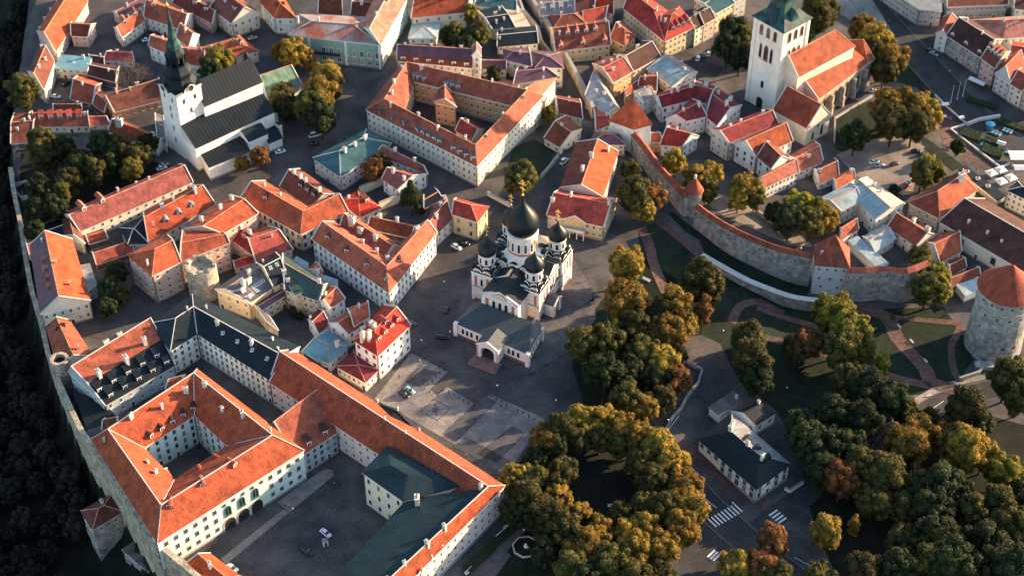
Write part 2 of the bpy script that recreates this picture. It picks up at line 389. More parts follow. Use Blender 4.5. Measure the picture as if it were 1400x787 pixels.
SOIL = mat('woodland_floor', (.013,.015,.01), 1, .4, .15); GRASS = mat('lawn_grass', (.014,.028,.013), 1, .4, .25, col2=(.01,.016,.01), bump=.05)
DIRT = mat('gravel', (.25,.21,.18), .95, .25, .15); BRICKP = mat('brick_paving', (.12,.072,.064), .9, .3, .5, 'cobble')
PAVE = mat('paving_slab', (.23,.215,.2), .9, .2, .3, 'cobble'); PAVED = mat('paving_dark', (.1,.1,.105), .9, .2, .3, 'cobble'); LINE = flat('road_paint', (.75,.75,.73), .7)
KERB = mat('kerb_granite', (.14,.14,.14), .9, .15, .8)
# terrain sheet
def make_ground():
    ex = [-4000, -1500, -700, -400]; X = ex+list(gx)+[300, 380, 600, 1200, 4000]; Y = [-1500, -700, -350]+list(gy)+[400, 520, 800, 1500, 4000, 9000]
    nx, ny = len(X), len(Y); v = []; mi = []
    for x in X:
        for y in Y: v.append((x, y, ter(x, y)))
    f = []; XA = np.array(X); 
    D = wall_dist(*np.meshgrid(np.array(X, float), np.array(Y, float), indexing='ij'))
    for i in range(nx-1):
        for j in range(ny-1):
            a, b, c_, d = i*ny+j, (i+1)*ny+j, (i+1)*ny+j+1, i*ny+j+1
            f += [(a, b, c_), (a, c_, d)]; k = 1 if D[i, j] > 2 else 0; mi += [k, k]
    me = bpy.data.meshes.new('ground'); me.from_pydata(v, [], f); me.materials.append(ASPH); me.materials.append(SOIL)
    me.polygons.foreach_set('material_index', mi); me.uv_layers.new(name='UVMap')
    o = bpy.data.objects.new('ground', me); COL.objects.link(o); o['kind'] = 'structure'
make_ground()
# ---------------------------------------------------------------- buildings
FOOT = []      # (polygon, top z, building id)
JOBS = []      # window jobs
def inside(p, q):
    c = False; n = len(q); x, y = p
    for i in range(n):
        (x0, y0), (x1, y1) = q[i], q[(i+1) % n]
        if (y0 > y) != (y1 > y) and x < (x1-x0)*(y-y0)/(y1-y0)+x0: c = not c
    return c
rng = random.Random(7)
LAND = []
def lerp(a, b, t): return tuple(x+(y-x)*t for x, y in zip(a, b))
def bld(label, wall, wings, name='house', cat='building', win='plainw', cap='white', group=None, corn=WHITE, extra=None, pipes=True, nch=None, chm=0, plinth=True):
    geo = []
    for k, w in enumerate(wings):
        c, outer, inner, he, rise, roof = w[:6]; o = w[6] if len(w) > 6 else {}
        zb = 0.0; cen = (sum(p[0] for p in outer+inner)/(2*len(outer)), sum(p[1] for p in outer+inner)/(2*len(outer)))
        if 'zb' in o: zb = o['zb']
        else:
            for _ in range(12):
                x, y = un(*P(c, *cen), zb+he); zb = .5*zb+.5*ter(x, y)
        zt = zb+he
        O = [un(*P(c, *p), zt) for p in outer]; I = [un(*P(c, *p), zt) for p in inner]
        closed = o.get('closed', False)
        ring = O+I[::-1]
        ar = sum(ring[i][0]*ring[(i+1) % len(ring)][1]-ring[(i+1) % len(ring)][0]*ring[i][1] for i in range(len(ring))) if not closed else \
             sum(O[i][0]*O[(i+1) % len(O)][1]-O[(i+1) % len(O)][0]*O[i][1] for i in range(len(O)))
        if ar < 0: O, I = O[::-1], I[::-1]; o = dict(o, ends=o.get('ends', 'gg')[::-1])
        geo.append((O, I, zb, zt, rise, roof, o, k))
    O, I, zb = geo[0][0], geo[0][1], geo[0][2]
    cx = sum(p[0] for p in O+I)/(2*len(O)); cy = sum(p[1] for p in O+I)/(2*len(O))
    root = empty(name, (cx, cy, zb), label, cat, group); off = (cx, cy, zb); bid = len(FOOT)
    LAND.append((cx, cy, label))
    wm, rf, capm, cn, pl = MB(), MB(), MB(), MB(), MB()
    roofobj_jobs = []
    CAPM = {'white': LITEST, 'none': None, 'tile': ROOF['rust'], 'dark': DARKT}[cap]; RIDM = LITEST if name in ('castle', 'palace') or geo[0][5] in ('slate', 'teal', 'dark') else RIDT
    for O, I, zb, zt, rise, roof, o, k in geo:
        e = k*.012; closed = o.get('closed', False); n = len(O); ends = o.get('ends', 'gg')
        zt -= k*.011
        wmat = WALL[o.get('wall', wall)]; rmat = ROOF[roof]
        if not closed:
            ring = O+I[::-1]; FOOT.append((ring, zt+rise*.4, bid, min(p[0] for p in ring), max(p[0] for p in ring), min(p[1] for p in ring), max(p[1] for p in ring)))
            rr = offs(ring, e, True); loops = [rr]
        else:
            for i in range(n):
                j = (i+1) % n; ring = [O[i], O[j], I[j], I[i]]; FOOT.append((ring, zt+rise*.4, bid, min(p[0] for p in ring), max(p[0] for p in ring), min(p[1] for p in ring), max(p[1] for p in ring)))
            loops = [O, I[::-1]]
        for lp in loops:
            m = len(lp)
            cr = offs(lp, -.16, True); pr = offs(lp, -.06, True)
            for i in range(m):
                j = (i+1) % m; a, b = lp[i], lp[j]
                wm.face([(*a, zb-4), (*b, zb-4), (*b, zt), (*a, zt)], WALL[o['wallin']] if (lp is loops[-1] and 'wallin' in o) else wmat)
                if math.hypot(b[0]-a[0], b[1]-a[1]) < .3: continue
                if corn:
                    A, B = cr[i], cr[j]
                    cn.face([(*A, zt-.75), (*B, zt-.75), (*B, zt-.22), (*A, zt-.22)], corn); cn.face([(*a, zt-.75), (*b, zt-.75), (*B, zt-.75), (*A, zt-.75)], corn)
                if plinth:
                    A, B = pr[i], pr[j]
                    pl.face([(*A, zb-4), (*B, zb-4), (*B, zb+.8), (*A, zb+.8)], STONEB); pl.face([(*A, zb+.8), (*B, zb+.8), (*b, zb+.8), (*a, zb+.8)], STONEB)
                if not o.get('nowin'):
                    JOBS.append((root, off, a, b, zb, zt, bid, o, win, i, k, len(lp), closed))
        # roof by sweeping a profile
        rfr = o.get('rf', .5)
        prof = o.get('prof') or ([(0, 0), (rfr, 1), (1, 0)] if rise > 0 else [(0, 0), (1, 0)])
        pm = o.get('pm') or [roof]*(len(prof)-1)
        ov = o.get('ov', .45)
        def pt(i, s, h):
            a, b = O[i], I[i]; w = math.hypot(a[0]-b[0], a[1]-b[1]) or 1
            ss = s+(-ov/w if s <= 0 else ov/w if s >= 1 else 0)
            x, y = a[0]+(b[0]-a[0])*ss, a[1]+(b[1]-a[1])*ss
            if not closed and i in (0, n-1):
                q = 1 if i == 0 else n-2
                dx = (O[q][0]+I[q][0]-a[0]-b[0])/2; dy = (O[q][1]+I[q][1]-a[1]-b[1])/2; L = math.hypot(dx, dy) or 1
                t = ends[0] if i == 0 else ends[1]
                sh = -.22 if t == 'g' else -ov+(h*min(w*.5*o.get('hf', 1), L*.48)+ov if h > 0 else 0)
                x += dx/L*sh; y += dy/L*sh
            return (x, y, zt+h*rise)
        rng_i = range(n) if closed else range(n-1)
        for i in rng_i:
            j = (i+1) % n
            for q in range(len(prof)-1):
                (s0, h0), (s1, h1) = prof[q], prof[q+1]
                A, B, C_, D = pt(i, s0, h0), pt(j, s0, h0), pt(j, s1, h1), pt(i, s1, h1)
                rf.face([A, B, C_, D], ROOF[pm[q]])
            for s in (0, 1):
                A, B = pt(i, s, 0), pt(j, s, 0); t = .24
                f = [(A[0], A[1], A[2]-t), (B[0], B[1], B[2]-t), B, A]
                rf.face(f if s == 0 else f[::-1], DARKT if roof in ('slate', 'black', 'dgreen') else LITEST)
            A, B, C_, D = pt(i, 0, 0), pt(j, 0, 0), pt(j, 1, 0), pt(i, 1, 0)
            rf.face([(p[0], p[1], p[2]-.24) for p in (D, C_, B, A)], LITEST)
        if not closed:
            for i, t in ((0, ends[0]), (n-1, ends[1])):
                pts = [pt(i, s, h) for s, h in prof]
                base = [(p[0], p[1], zt-.24) for p in (pts[0], pts[-1])]
                f = [base[0]]+pts+[base[1]]
                if i == 0: f = f[::-1]
                if i == 0: f = f[::-1]
                else: f = f[::-1]
                if len(prof) > 2 or t == 'h': rf.face(f, wmat if t == 'g' else rmat)
                else: rf.face(f, LITEST)
                if t == 'g' and CAPM and rise > 0:
                    for p, q in zip(pts, pts[1:]): capm.bar((p[0], p[1], p[2]+.12), (q[0], q[1], q[2]+.12), .42, .3, CAPM)
                if t == 'h' and CAPM and rise > 0 and len(prof) > 2:
                    mx = max(range(len(prof)), key=lambda q: prof[q][1])
                    for q in (0, -1): capm.bar((pts[q][0], pts[q][1], pts[q][2]+.06), (pts[mx][0], pts[mx][1], pts[mx][2]+.06), .28, .16, RIDM)
        if rise > 0 and CAPM:
            for i in rng_i:
                j = (i+1) % n; mx = max(range(len(prof)), key=lambda q: prof[q][1])
                A, B = pt(i, *prof[mx]), pt(j, *prof[mx]); capm.bar((A[0], A[1], A[2]+.08), (B[0], B[1], B[2]+.08), .34, .2, RIDM)
                if closed or 0 < i: 
                    for s in (0, -1):
                        C_ = pt(i, *prof[s]); capm.bar((C_[0], C_[1], C_[2]+.06), (A[0], A[1], A[2]+.06), .26, .14, RIDM)
        if o.get('seam'):
            for i in rng_i:
                j = (i+1) % n; L = math.hypot(O[j][0]-O[i][0], O[j][1]-O[i][1]); m = int(L/o['seam'])
                for q in range(len(prof)-1):
                    for r in range(1, m):
                        A = lerp(pt(i, *prof[q]), pt(j, *prof[q]), r/m); B = lerp(pt(i, *prof[q+1]), pt(j, *prof[q+1]), r/m)
                        rf.bar((A[0], A[1], A[2]+.01), (B[0], B[1], B[2]+.01), .05, .07, ROOF[pm[q]])
        # chimneys, dormers, skylights
        segs = [(i, (i+1) % n) for i in rng_i]; Ls = [math.hypot(O[j][0]-O[i][0], O[j][1]-O[i][1]) for i, j in segs]; tot = sum(Ls)
        def along(t, s):
            d = t*tot
            for (i, j), L in zip(segs, Ls):
                if d <= L or (i, j) == segs[-1]: break
                d -= L
            t_ = min(max(d/L, .02), .98)
            h = 0
            for (s0, h0), (s1, h1) in zip(prof, prof[1:]):
                if s0 <= s <= s1: h = h0+(h1-h0)*(s-s0)/(s1-s0 or 1); break
            a = lerp(O[i], O[j], t_); b = lerp(I[i], I[j], t_); x, y = lerp(a, b, s)
            n_ = (a[0]-b[0], a[1]-b[1]); ang = math.atan2(n_[1], n_[0])
            return x, y, zt+h*rise, ang
        ch = o.get('ch')
        if ch is None:
            m = max(1, int(tot/(9 if he < 9 else 8))) if nch is None else nch
            ch = [((q+.5+rng.uniform(-.25,.25))/m, rfr+rng.choice((-1,1))*rng.uniform(.02,.14)) for q in range(m)] if rise > .5 else [(rng.uniform(.2,.8), .5)]
        for q in ch:
            t, s = q[:2]; x, y, z, ang = along(t, s); f = q[2] if len(q) > 2 else rng.uniform(.8, 1.15)
            roofobj_jobs.append(('chimney', CHM[chm if chm < 2 else int(rng.random() < .4)], (x, y, z), ang+math.pi/2+rng.choice((0, math.pi/2)), (f*rng.uniform(.8,1.5), f, rng.uniform(.8, 1.1)*f)))
        for kind, dc, side, num, t0, t1, s in o.get('dorm', []):
            for q in range(num):
                t = t0+(t1-t0)*(q/(num-1) if num > 1 else .5)
                x, y, z, ang = along(t, s if side == 0 else 1-s)
                if side: ang += math.pi
                if kind == 'sky':
                    x2, y2, z2, _ = along(t, (s if side == 0 else 1-s)+(.03 if side == 0 else -.03))
                    roofobj_jobs.append(('skylight', SKYM, (x, y, z), ang+math.pi/2, (1.2,1.2,1.2), math.atan2(z2-z, math.hypot(x2-x, y2-y))))
                else: roofobj_jobs.append(('dormer', dorm_mesh(kind, dc), (x, y, z-.1), ang+math.pi/2, (1.3,1.2,1.25)))
    wo = wm.build('wall', root, off); ro = rf.build('roof', root, off)
    if cn.f: cn.build('cornice', root, off)
    if pl.f: pl.build('plinth', root, off)
    if capm.f: capm.build('ridge_cap', ro, off)
    for j in roofobj_jobs:
        o_ = inst(j[0], j[1], ro, (j[2][0]-cx, j[2][1]-cy, j[2][2]-zb0(off)), j[3], j[4])
        if len(j) > 5: o_.rotation_euler = (j[5], 0, j[3])
    if extra: extra(root, off, geo)
    return root, geo
def zb0(off): return off[2]
def place_windows():
    for root, off, a, b, zb, zt, bid, o, win, ei, k, nl, closed in JOBS:
        dx, dy = b[0]-a[0], b[1]-a[1]; L = math.hypot(dx, dy)
        if L < 2.6: continue
        nx, ny = dy/L, -dx/L; mx, my = (a[0]+b[0])/2, (a[1]+b[1])/2
        if any(r_ is root and math.hypot(mx-x_, my-y_) < 2 for r_, x_, y_ in NOEDGE): continue
        v = (CXc-mx, CYc-my); vl = math.hypot(*v)
        if (v[0]*nx+v[1]*ny)/vl < -.08: continue
        sp = o.get('sp', 2.9); he = zt-zb; nf = o.get('nf') or max(1, round((he-.5)/3.4)); sh = (he-.7)/nf
        W_, H_ = o.get('ws', (1.15, min(1.75, sh*.55))); m = max(1, int((L-.8)/sp)); ang = math.atan2(dy, dx)
        styles = o.get('fl')
        wn = o.get('win', win); st, fr = wn[:-1], wn[-1]
        skip = o.get('skip', ())
        door = rng.randrange(m) if m > 3 and o.get('door', 1) else -1
        for fl in range(nf):
            if fl in skip: continue
            s2 = styles[fl] if styles else st
            me = WINM[s2, fr]; hh = H_ if s2 != 'arch' else H_*1.35
            for q in range(m):
                t = (q+.5)/m; x, y = a[0]+dx*t, a[1]+dy*t; z = zb+.75+fl*sh+(sh-hh)*.42
                tx, ty = x+nx*.5, y+ny*.5; hit = False
                for poly, top, _, x0, x1, y0, y1 in FOOT:
                    if x0 <= tx <= x1 and y0 <= ty <= y1 and z < top and inside((tx, ty), poly): hit = True; break
                if hit: continue
                if z < ter(tx, ty)+.3: continue
                if fl == 0 and q == door:
                    inst('door', DOORM, root, (x-off[0], y-off[1], zb-off[2]), ang, (1.5, 1, 2.6)); continue
                inst('window', (rng.choice(WINV[s2, fr]) if (s2, fr) in WINV else me), root, (x-off[0], y-off[1], z-off[2]), ang, (W_, 1, hh))
        if L > 9 and nf > 1 and o.get('belt', 1):
            z = zb+.72+sh-off[2]
            BELT.setdefault(root.name, (root, MB()))[1].bar((a[0]+nx*.05-off[0], a[1]+ny*.05-off[1], z), (b[0]+nx*.05-off[0], b[1]+ny*.05-off[1], z), .16, .18, LITEST)
            for p in (a, b):
                x, y = p[0]+nx*.12, p[1]+ny*.12
                BELT[root.name][1].box((x-off[0]+dx/L*(.25 if p is a else -.25), y-off[1]+dy/L*(.25 if p is a else -.25)), (1,0), (0,1), .07, .07, zb-off[2], zt-off[2]-.3, DARKT)
BELT = {}
NOEDGE = []
RIDT = mat('ridge_tile', (.62,.3,.19), .8, .3, .6)
# ---------------------------------------------------------------- the houses
# wing: (crop, outer eave line, inner eave line, eave height, roof rise, roof, options)
HI = dict(ends='hh')
def D(k, c, side, n, t0, t1, s): return (k, c, side, n, t0, t1, s)
bld('long bright orange tiled row with stepped firewalls beside the pink house', 'pink', [('a', [(300,278),(470,10)], [(200,170),(350,-70)], 6, 5, 'orange', dict(ch=[(.05,.9),(.25,.95),(.45,.95),(.65,.9)]))])
bld('pink house with a dark red roof beside the long orange row', 'pink', [('a', [(385,192),(472,196)], [(390,122),(512,130)], 6, 3, 'brown', dict(win='plainw', ch=[]))])
bld('narrow brown-roofed cream house with white firewalls left of the teal flat roof', 'cream', [('a', [(235,482),(292,330)], [(150,385),(215,245)], 8, 4, 'brown', dict(ch=[(.3,.4),(.7,.3),(.9,.7)]))])
bld('cream house under a flat turquoise metal roof with a white chimney', 'cream', [('a', [(290,362),(468,378)], [(330,295),(492,312)], 6, 0, 'blue', dict(ch=[(.75,.9)], dorm=[D('sky','blue',0,1,.5,.5,.5)], sp=2.4))])
bld('low house with a steep brown gable between parking court and dark sheds', 'brick', [('a', [(380,530),(495,556)], [(430,405),(545,450)], 3, 4, 'rust', dict(nf=1))])
bld('small white-walled house with a red roof facing the bare grey tree', 'white', [('a', [(560,322),(720,330)], [(600,275),(705,280)], 4, 2, 'red')])
bld('long barn-like house with rust walls and dark brown roof left of the church tower', 'orangebrown', [('a', [(615,600),(875,535)], [(545,530),(850,420)], 5, 5, 'brown', dict(ch=[(.2,.5),(.45,.45),(.6,.55)], sp=3.2))])
bld('low dark brown sheds behind the bare grey tree', 'brick', [('a', [(470,400),(620,440)], [(480,335),(640,360)], 4, 2, 'dark', dict(nowin=1))])
bld('cream courtyard house with orange roofs around a parked white car, behind the dark spire', 'cream', [
  ('a', [(655,200),(780,110)], [(615,150),(745,50)], 6, 3, 'orange', dict(dorm=[D('gab','orange',0,2,.3,.75,.4)])),
  ('a', [(775,90),(985,160)], [(810,-5),(1035,75)], 7, 4, 'orange', dict(dorm=[D('gab','orange',0,1,.2,.2,.4)]))])
bld('dark metal-roofed wing at the upper edge above the cream courtyard house', 'grey', [('a', [(640,90),(790,15)], [(610,65),(765,-20)], 5, 1.5, 'purple')])
bld('white-gabled house with a small orange roof just right of the green spire', 'white', [('a', [(950,200),(1015,250)], [(1000,135),(1070,190)], 6, 4, 'orange')])
bld('white-fronted house under a low orange roof just left of the dark spire', 'white', [('a', [(800,245),(900,285)], [(830,190),(930,215)], 8, 2.5, 'orange')])
bld('L-shaped orange-roofed house directly behind the nave of the black-roofed church', 'cream', [
  ('q', [(160,262),(240,275)], [(150,192),(245,200)], 6, 3.5, 'orange'),
  ('q', [(240,262),(462,212)], [(228,198),(385,150)], 6, 4, 'orange', dict(ends='gh', dorm=[D('gab','orange',0,1,.8,.8,.3)]))])
bld('long pink house with faded dark roof running along the upper street', 'pink', [('a', [(930,15),(1140,125)], [(990,-40),(1180,60)], 6, 3.5, 'brown', dict(dorm=[D('white','brown',0,3,.2,.8,.35)]))])
bld('cream gabled house with maroon roof facing the square, above the orange L-shaped house', 'cream', [('q', [(265,30),(355,97)], [(380,-12),(467,56)], 8, 6, 'brown', dict(dorm=[D('white','brown',0,2,.3,.75,.3)], door=1))])
bld('white corner house with orange hipped roof at the upper square', 'white', [('b', [(22,10),(100,95)], [(140,-20),(212,95)], 9, 5, 'orange', dict(ends='gh', dorm=[D('gab','red',1,1,.7,.7,.3)]))])
def palace_extra(root, off, geo):
    # balcony on the long front
    O = geo[0][0]; I = geo[0][1]; ring = O+I[::-1]; b = MB()
    zt = geo[0][3]; zb = geo[0][2]
    a, c_ = min(((ring[i], ring[(i+1) % 4]) for i in range(4)), key=lambda e: (e[0][1]+e[1][1])/2-.0*e[0][0])
    dx, dy = c_[0]-a[0], c_[1]-a[1]; L = math.hypot(dx, dy); u = (dx/L, dy/L); nrm = (u[1], -u[0])
    p = (a[0]+dx*.42+nrm[0]*.9, a[1]+dy*.42+nrm[1]*.9)
    b.box(p, u, nrm, L*.14, .9, zb+5.2, zb+5.5, DARKT); b.box((p[0]+nrm[0]*.8, p[1]+nrm[1]*.8), u, nrm, L*.14, .05, zb+5.5, zb+6.5, DARKT)
    b.build('balcony', root, off)
    s = MB(); 
    for t in (.22, .62, .985): 
        q = (a[0]+dx*t, a[1]+dy*t); s.box(q, u, nrm, .5, .22, zb, zt-.3, WHITE)
    s.build('pilaster', root, off)
bld('pale green palace with a row of white arched windows and a balcony', 'green', [
  ('b', [(175,185),(668,240)], [(235,80),(640,95)], 13, 2.5, 'patch', dict(ends='hh', fl=['plain','arch','plain'], nf=3, sp=3.3, ws=(1.9,2.5), skip=(2,), pm=['patch','patch'], ch=[(.05,.5),(.3,.5,1.3),(.75,.5)])),
  ('b', [(668,240),(812,-15)], [(560,150),(660,-50)], 13, 4, 'salmon', dict(sp=2.6, wall='palegreen', ch=[(.3,.5),(.7,.4)]))], name='palace', extra=palace_extra)
bld('ochre back house with dark brown roof inside the green palace courtyard', 'ochre', [('b', [(510,80),(630,95)], [(530,0),(660,0)], 9, 3, 'brown', {}), ('b', [(335,72),(465,80)], [(350,-20),(460,-10)], 9, 4, 'brown', {})])
bld('cream house with wide orange roof above the pale teal tin roof', 'cream', [('b', [(835,95),(1130,65)], [(870,-10),(1165,-15)], 9, 4, 'orange', dict(ch=[(.3,.5),(.6,.5)], sp=4.5))])
bld('low pavilion under a crumpled pale teal tin roof', 'palegreen', [('b', [(822,205),(968,205)], [(845,120),(990,115)], 4, 1.5, 'ltblue', dict(ends='hh', ch=[]))], name='pavilion')
bld('pink house under a long purple mansard roof with a slim white gabled stair tower', 'palepink', [
  ('b', [(760,325),(1165,365)], [(768,265),(1165,275)], 7.5, 5, 'purple', dict(prof=[(0,0),(.16,.55),(.55,1),(1,0)], pm=['brown','purple','purple'], dorm=[D('white','purple',0,6,.08,.92,.03)], ch=[(.1,.6),(.45,.6),(.85,.6)])),
  ('b', [(1208,305),(1208,262)], [(1165,300),(1165,258)], 13.5, 3, 'purple', dict(wall='white', ch=[], sp=1.8, nf=4, fl=['plain','arch','arch','arch']))])
bld('low cream wing with a plain purple roof right of the slim stair tower', 'cream', [('b', [(1212,370),(1345,372)], [(1215,320),(1345,320)], 5, 2, 'purple', dict(ch=[]))])
bld('dark slate-roofed building with rooftop vents above the purple-roofed palace', 'cream', [
  ('B', [(395,415),(758,385)], [(400,272),(735,237)], 7, 1.6, 'slate', dict(seam=1.2, ch=[(.05,.3),(.1,.8)])),
  ('B', [(350,260),(548,240)], [(225,100),(430,58)], 7, 1.2, 'slate', dict(seam=1.2, ch=[(.3,.2),(.5,.6),(.7,.3),(.8,.8)])),
  ('B', [(556,234),(690,236)], [(430,60),(565,36)], 8, 0, 'beige', dict(ch=[(.9,.3),(.9,.6)], nowin=1))], cap='white')
bld('pale flat-roofed block at the upper edge above the dark slate roofs', 'cream', [('b', [(1175,30),(1400,55)], [(1200,-30),(1400,-30)], 7, 1, 'teal')])
bld('cream palace with purple roofs beside the walled lane', 'cream', [
  ('B', [(540,752),(930,684)], [(585,610),(740,605)], 9, 2, 'purple'),
  ('B', [(460,535),(700,590)], [(450,440),(670,430)], 9, 2, 'purple', dict(ends='hg')),
  ('B', [(738,600),(985,606)], [(660,450),(950,475)], 11, 2, 'purple', dict(ends='hh'))])
bld('green copper-roofed chapel with a steep white gable behind the black nave', 'white', [('b', [(60,520),(240,450)], [(5,415),(150,375)], 6, 6, 'green', dict(ch=[], nowin=1))], name='chapel')
# the courtyard block in the middle
bld('large courtyard block with orange mansard roofs, pink corner and yellow inner court', 'cream', [
  ('x', [(501,150),(652,227),(742,132),(548,88)], [(552,150),(648,199),(700,144),(566,111)], 10.5, 5.5, 'orange', dict(closed=True, sp=2.7, nf=3, rf=.5, wallin='ochre',
     ch=[(.03,.4,1.2),(.1,.6,1.2),(.17,.42,1.2),(.25,.6,1.2),(.33,.4),(.42,.6),(.5,.4),(.62,.5),(.7,.4),(.8,.6),(.86,.4),(.93,.5,1.3),(.97,.6,1.3)],
     dorm=[D('box','greybrown',0,3,.025,.09,.1), D('box','greybrown',0,5,.125,.185,.1), D('box','greybrown',0,4,.22,.27,.1), D('box','greybrown',1,3,.7,.735,.1), D('box','greybrown',1,3,.8,.835,.1)])),
  ('b', [(1075,575),(1050,500)], [(962,548),(985,480)], 11, 3, 'orange', dict(wall='ochre', ch=[])),
  ('b', [(1075,700),(1165,752)], [(1130,640),(1220,700)], 7, 3, 'red', dict(nowin=1, ch=[(.4,.5)]))])
bld('salmon-roofed wing joining the courtyard block to the purple palace', 'cream', [('c', [(115,560),(235,425)], [(-20,500),(100,455)], 10, 3, 'salmon', dict(ends='gh'))])
bld('small pink-roofed outbuilding beside the upper corner of the courtyard block', 'cream', [('b', [(1255,490),(1375,520)], [(1310,425),(1440,450)], 4, 2, 'salmon', dict(ch=[]))])
# upper right quarter
bld('yellow long house with a broad orange roof and two rows of little dormers', 'yellow', [
  ('c', [(235,275),(530,238)], [(205,152),(500,112)], 8, 6, 'rust', dict(dorm=[D('gab','orange',0,4,.25,.75,.33), D('gab','orange',0,3,.1,.9,.07)], ch=[(.1,.35),(.95,.5)])),
  ('c', [(530,205),(608,243)], [(590,120),(662,195)], 8, 4, 'orange', dict(ends='gh'))])
bld('red-roofed low block behind the yellow long house', 'cream', [('c', [(232,142),(385,118)], [(200,85),(375,68)], 7, 2.5, 'brown', dict(ends='hh')), ('c', [(385,118),(500,98)], [(375,60),(520,30)], 7, 3, 'red')])
bld('grey-blue row of narrow fronts at the upper edge left of the red-roofed corner house', 'bluegrey', [('c', [(150,82),(330,66)], [(160,15),(320,5)], 8, 3, 'grey', dict(sp=2, dorm=[D('white','grey',0,4,.1,.9,.2)])), ('c', [(340,62),(440,52)], [(340,0),(450,-15)], 9, 4, 'brown', dict(sp=2))])
bld('narrow red-gabled house at the upper edge beside the lit street wall', 'white', [('c', [(445,50),(545,75)], [(470,-20),(540,-5)], 6, 4, 'red', {})])
bld('big yellow corner house under a scarlet hipped roof with dormers', 'yellow', [
  ('c', [(600,45),(822,222)], [(660,-60),(860,75)], 10, 4, 'bright', dict(ends='gh', sp=2.6, nf=3)),
  ('c', [(822,222),(985,142)], [(735,95),(900,40)], 10, 5, 'bright', dict(ends='hh', sp=2.6, nf=3, dorm=[D('gab','red',0,4,.35,.85,.15)]))])
bld('narrow cream townhouse between the scarlet roof and the pink house', 'cream', [('c', [(985,160),(1033,132)], [(925,95),(978,70)], 9.5, 3, 'dark', dict(ends='gg', sp=2.4, nf=3))])
bld('pink townhouse in the street row below the grey flat roof', 'pink', [('c', [(1033,130),(1090,98)], [(978,68),(1030,40)], 10, 3, 'dark', dict(sp=2.3, nf=3))])
bld('yellow townhouse with low greenish metal roof at the upper street', 'yellow', [('c', [(1092,74),(1195,15)], [(980,-5),(1080,-60)], 11, 1.5, 'teal', dict(sp=2.4, nf=3, seam=1.2)), ('c', [(1197,14),(1260,-20)], [(1100,-60),(1170,-90)], 10, 2, 'grey', dict(wall='grey'))])
bld('yellow house with a very dark brown roof right of the small orange-walled house', 'yellow', [('c', [(650,382),(797,302)], [(575,295),(700,225)], 7.5, 4, 'dark', dict(sp=2.3))])
bld('orange-walled house with a pinkish red roof and four chimneys', 'ochre', [('C', [(250,215),(425,112)], [(72,50),(255,-30)], 9, 3, 'pinkred', dict(ch=[(.3,.3),(.5,.6),(.2,.7),(.8,.6)]))])
bld('house under a curved grey metal roof with a white side slope beside the lane', 'ochre', [('C', [(0,330),(190,500)], [(90,110),(310,455)], 7, 1.6, 'grey', dict(rf=.78, pm=['grey','ltblue'], seam=1.1, dorm=[D('sky','grey',1,4,.3,.9,.1)], ch=[(.3,.4),(.55,.6),(.9,.55)]))])
bld('pale blue tin-roofed building with whitish weathered ridge, above the maroon roofs', 'palegrey', [('C', [(560,95),(780,250)], [(770,-20),(1000,130)], 6, 2, 'ltblue', dict(prof=[(0,0),(.3,.55),(.75,1),(1,.2)], pm=['ltblue','ltblue','grey'], ch=[(.2,.8),(.5,.9),(.8,.7)]))])
bld('rust-roofed little house tucked between the square tower and the tin roof', 'ochre', [('C', [(480,240),(640,290)], [(500,190),(640,130)], 7, 3, 'rust', {}), ('C', [(370,330),(490,250)], [(350,290),(440,215)], 6, 2, 'orange', dict(ch=[]))])
bld('tiny grey-roofed turret house directly behind the orange pyramid roof', 'palegrey', [('C', [(520,385),(615,325)], [(440,300),(560,255)], 9, 2, 'grey', dict(ends='gg', ch=[(.5,.5)]))])
def tower_sq(label, c, pts, he, rise, roof, wall, zb=None, **k):
    o = dict(ends='hh', ch=[], **k)
    if zb is not None: o['zb'] = zb
    return bld(label, wall, [(c, [pts[0], pts[1]], [pts[3], pts[2]], he, rise, roof, o)], name='tower', cat='tower', corn=None, cap='none', plinth=False)
tower_sq('square white wall tower under a tall orange pyramid roof at the lane end', 'C', [(222,560),(430,632),(592,590),(400,520)], 13, 12, 'orange', 'white', ws=(.35,.9), sp=2.6, nf=3, belt=0, skip=(0,), door=0)
bld('white house with maroon roof and four chimneys, uppermost of the maroon group', 'white', [('C', [(685,435),(1095,330)], [(620,330),(985,215)], 9, 2.5, 'maroon', dict(win='plains', sp=3.2, ch=[(.3,.5),(.45,.5,1.4),(.75,.5,1.3)]))])
bld('maroon-roofed courtyard complex with blue-lit white inner walls', 'white', [
  ('C', [(895,560),(1085,515)], [(730,545),(960,370)], 9, 3, 'maroon', dict(ch=[(.3,.5),(.9,.4)])),
  ('C', [(1085,515),(1185,600)], [(1180,260),(1400,420)], 9, 4, 'maroon', dict(ch=[(.2,.7,1.5),(.7,.8,1.6),(.8,.5,1.4)])),
  ('C', [(960,370),(1100,400)], [(990,200),(1180,260)], 9, 3, 'maroon', dict(ch=[(.6,.6,1.5)]))])
bld('white-gabled house with red roof below the maroon courtyard complex', 'white', [('w', [(205,105),(290,112)], [(250,35),(350,75)], 7, 4, 'red', dict(ends='gg', ch=[(.4,.5)]))])
bld('small orange-roofed house wedged beside the long town wall', 'ochre', [('C', [(590,745),(690,745)], [(590,660),(645,660)], 6, 2, 'orange', dict(ch=[]))])
bld('purple-roofed annex at the foot of the orange pyramid tower', 'cream', [('C', [(40,770),(360,770)], [(90,655),(300,680)], 6, 2.5, 'purple', dict(ends='hh', ch=[]))])
bld('little red-roofed house left of the orange pyramid tower', 'cream', [('C', [(100,640),(225,590)], [(85,460),(205,500)], 6, 2, 'red', dict(ch=[(.8,.5)]))])
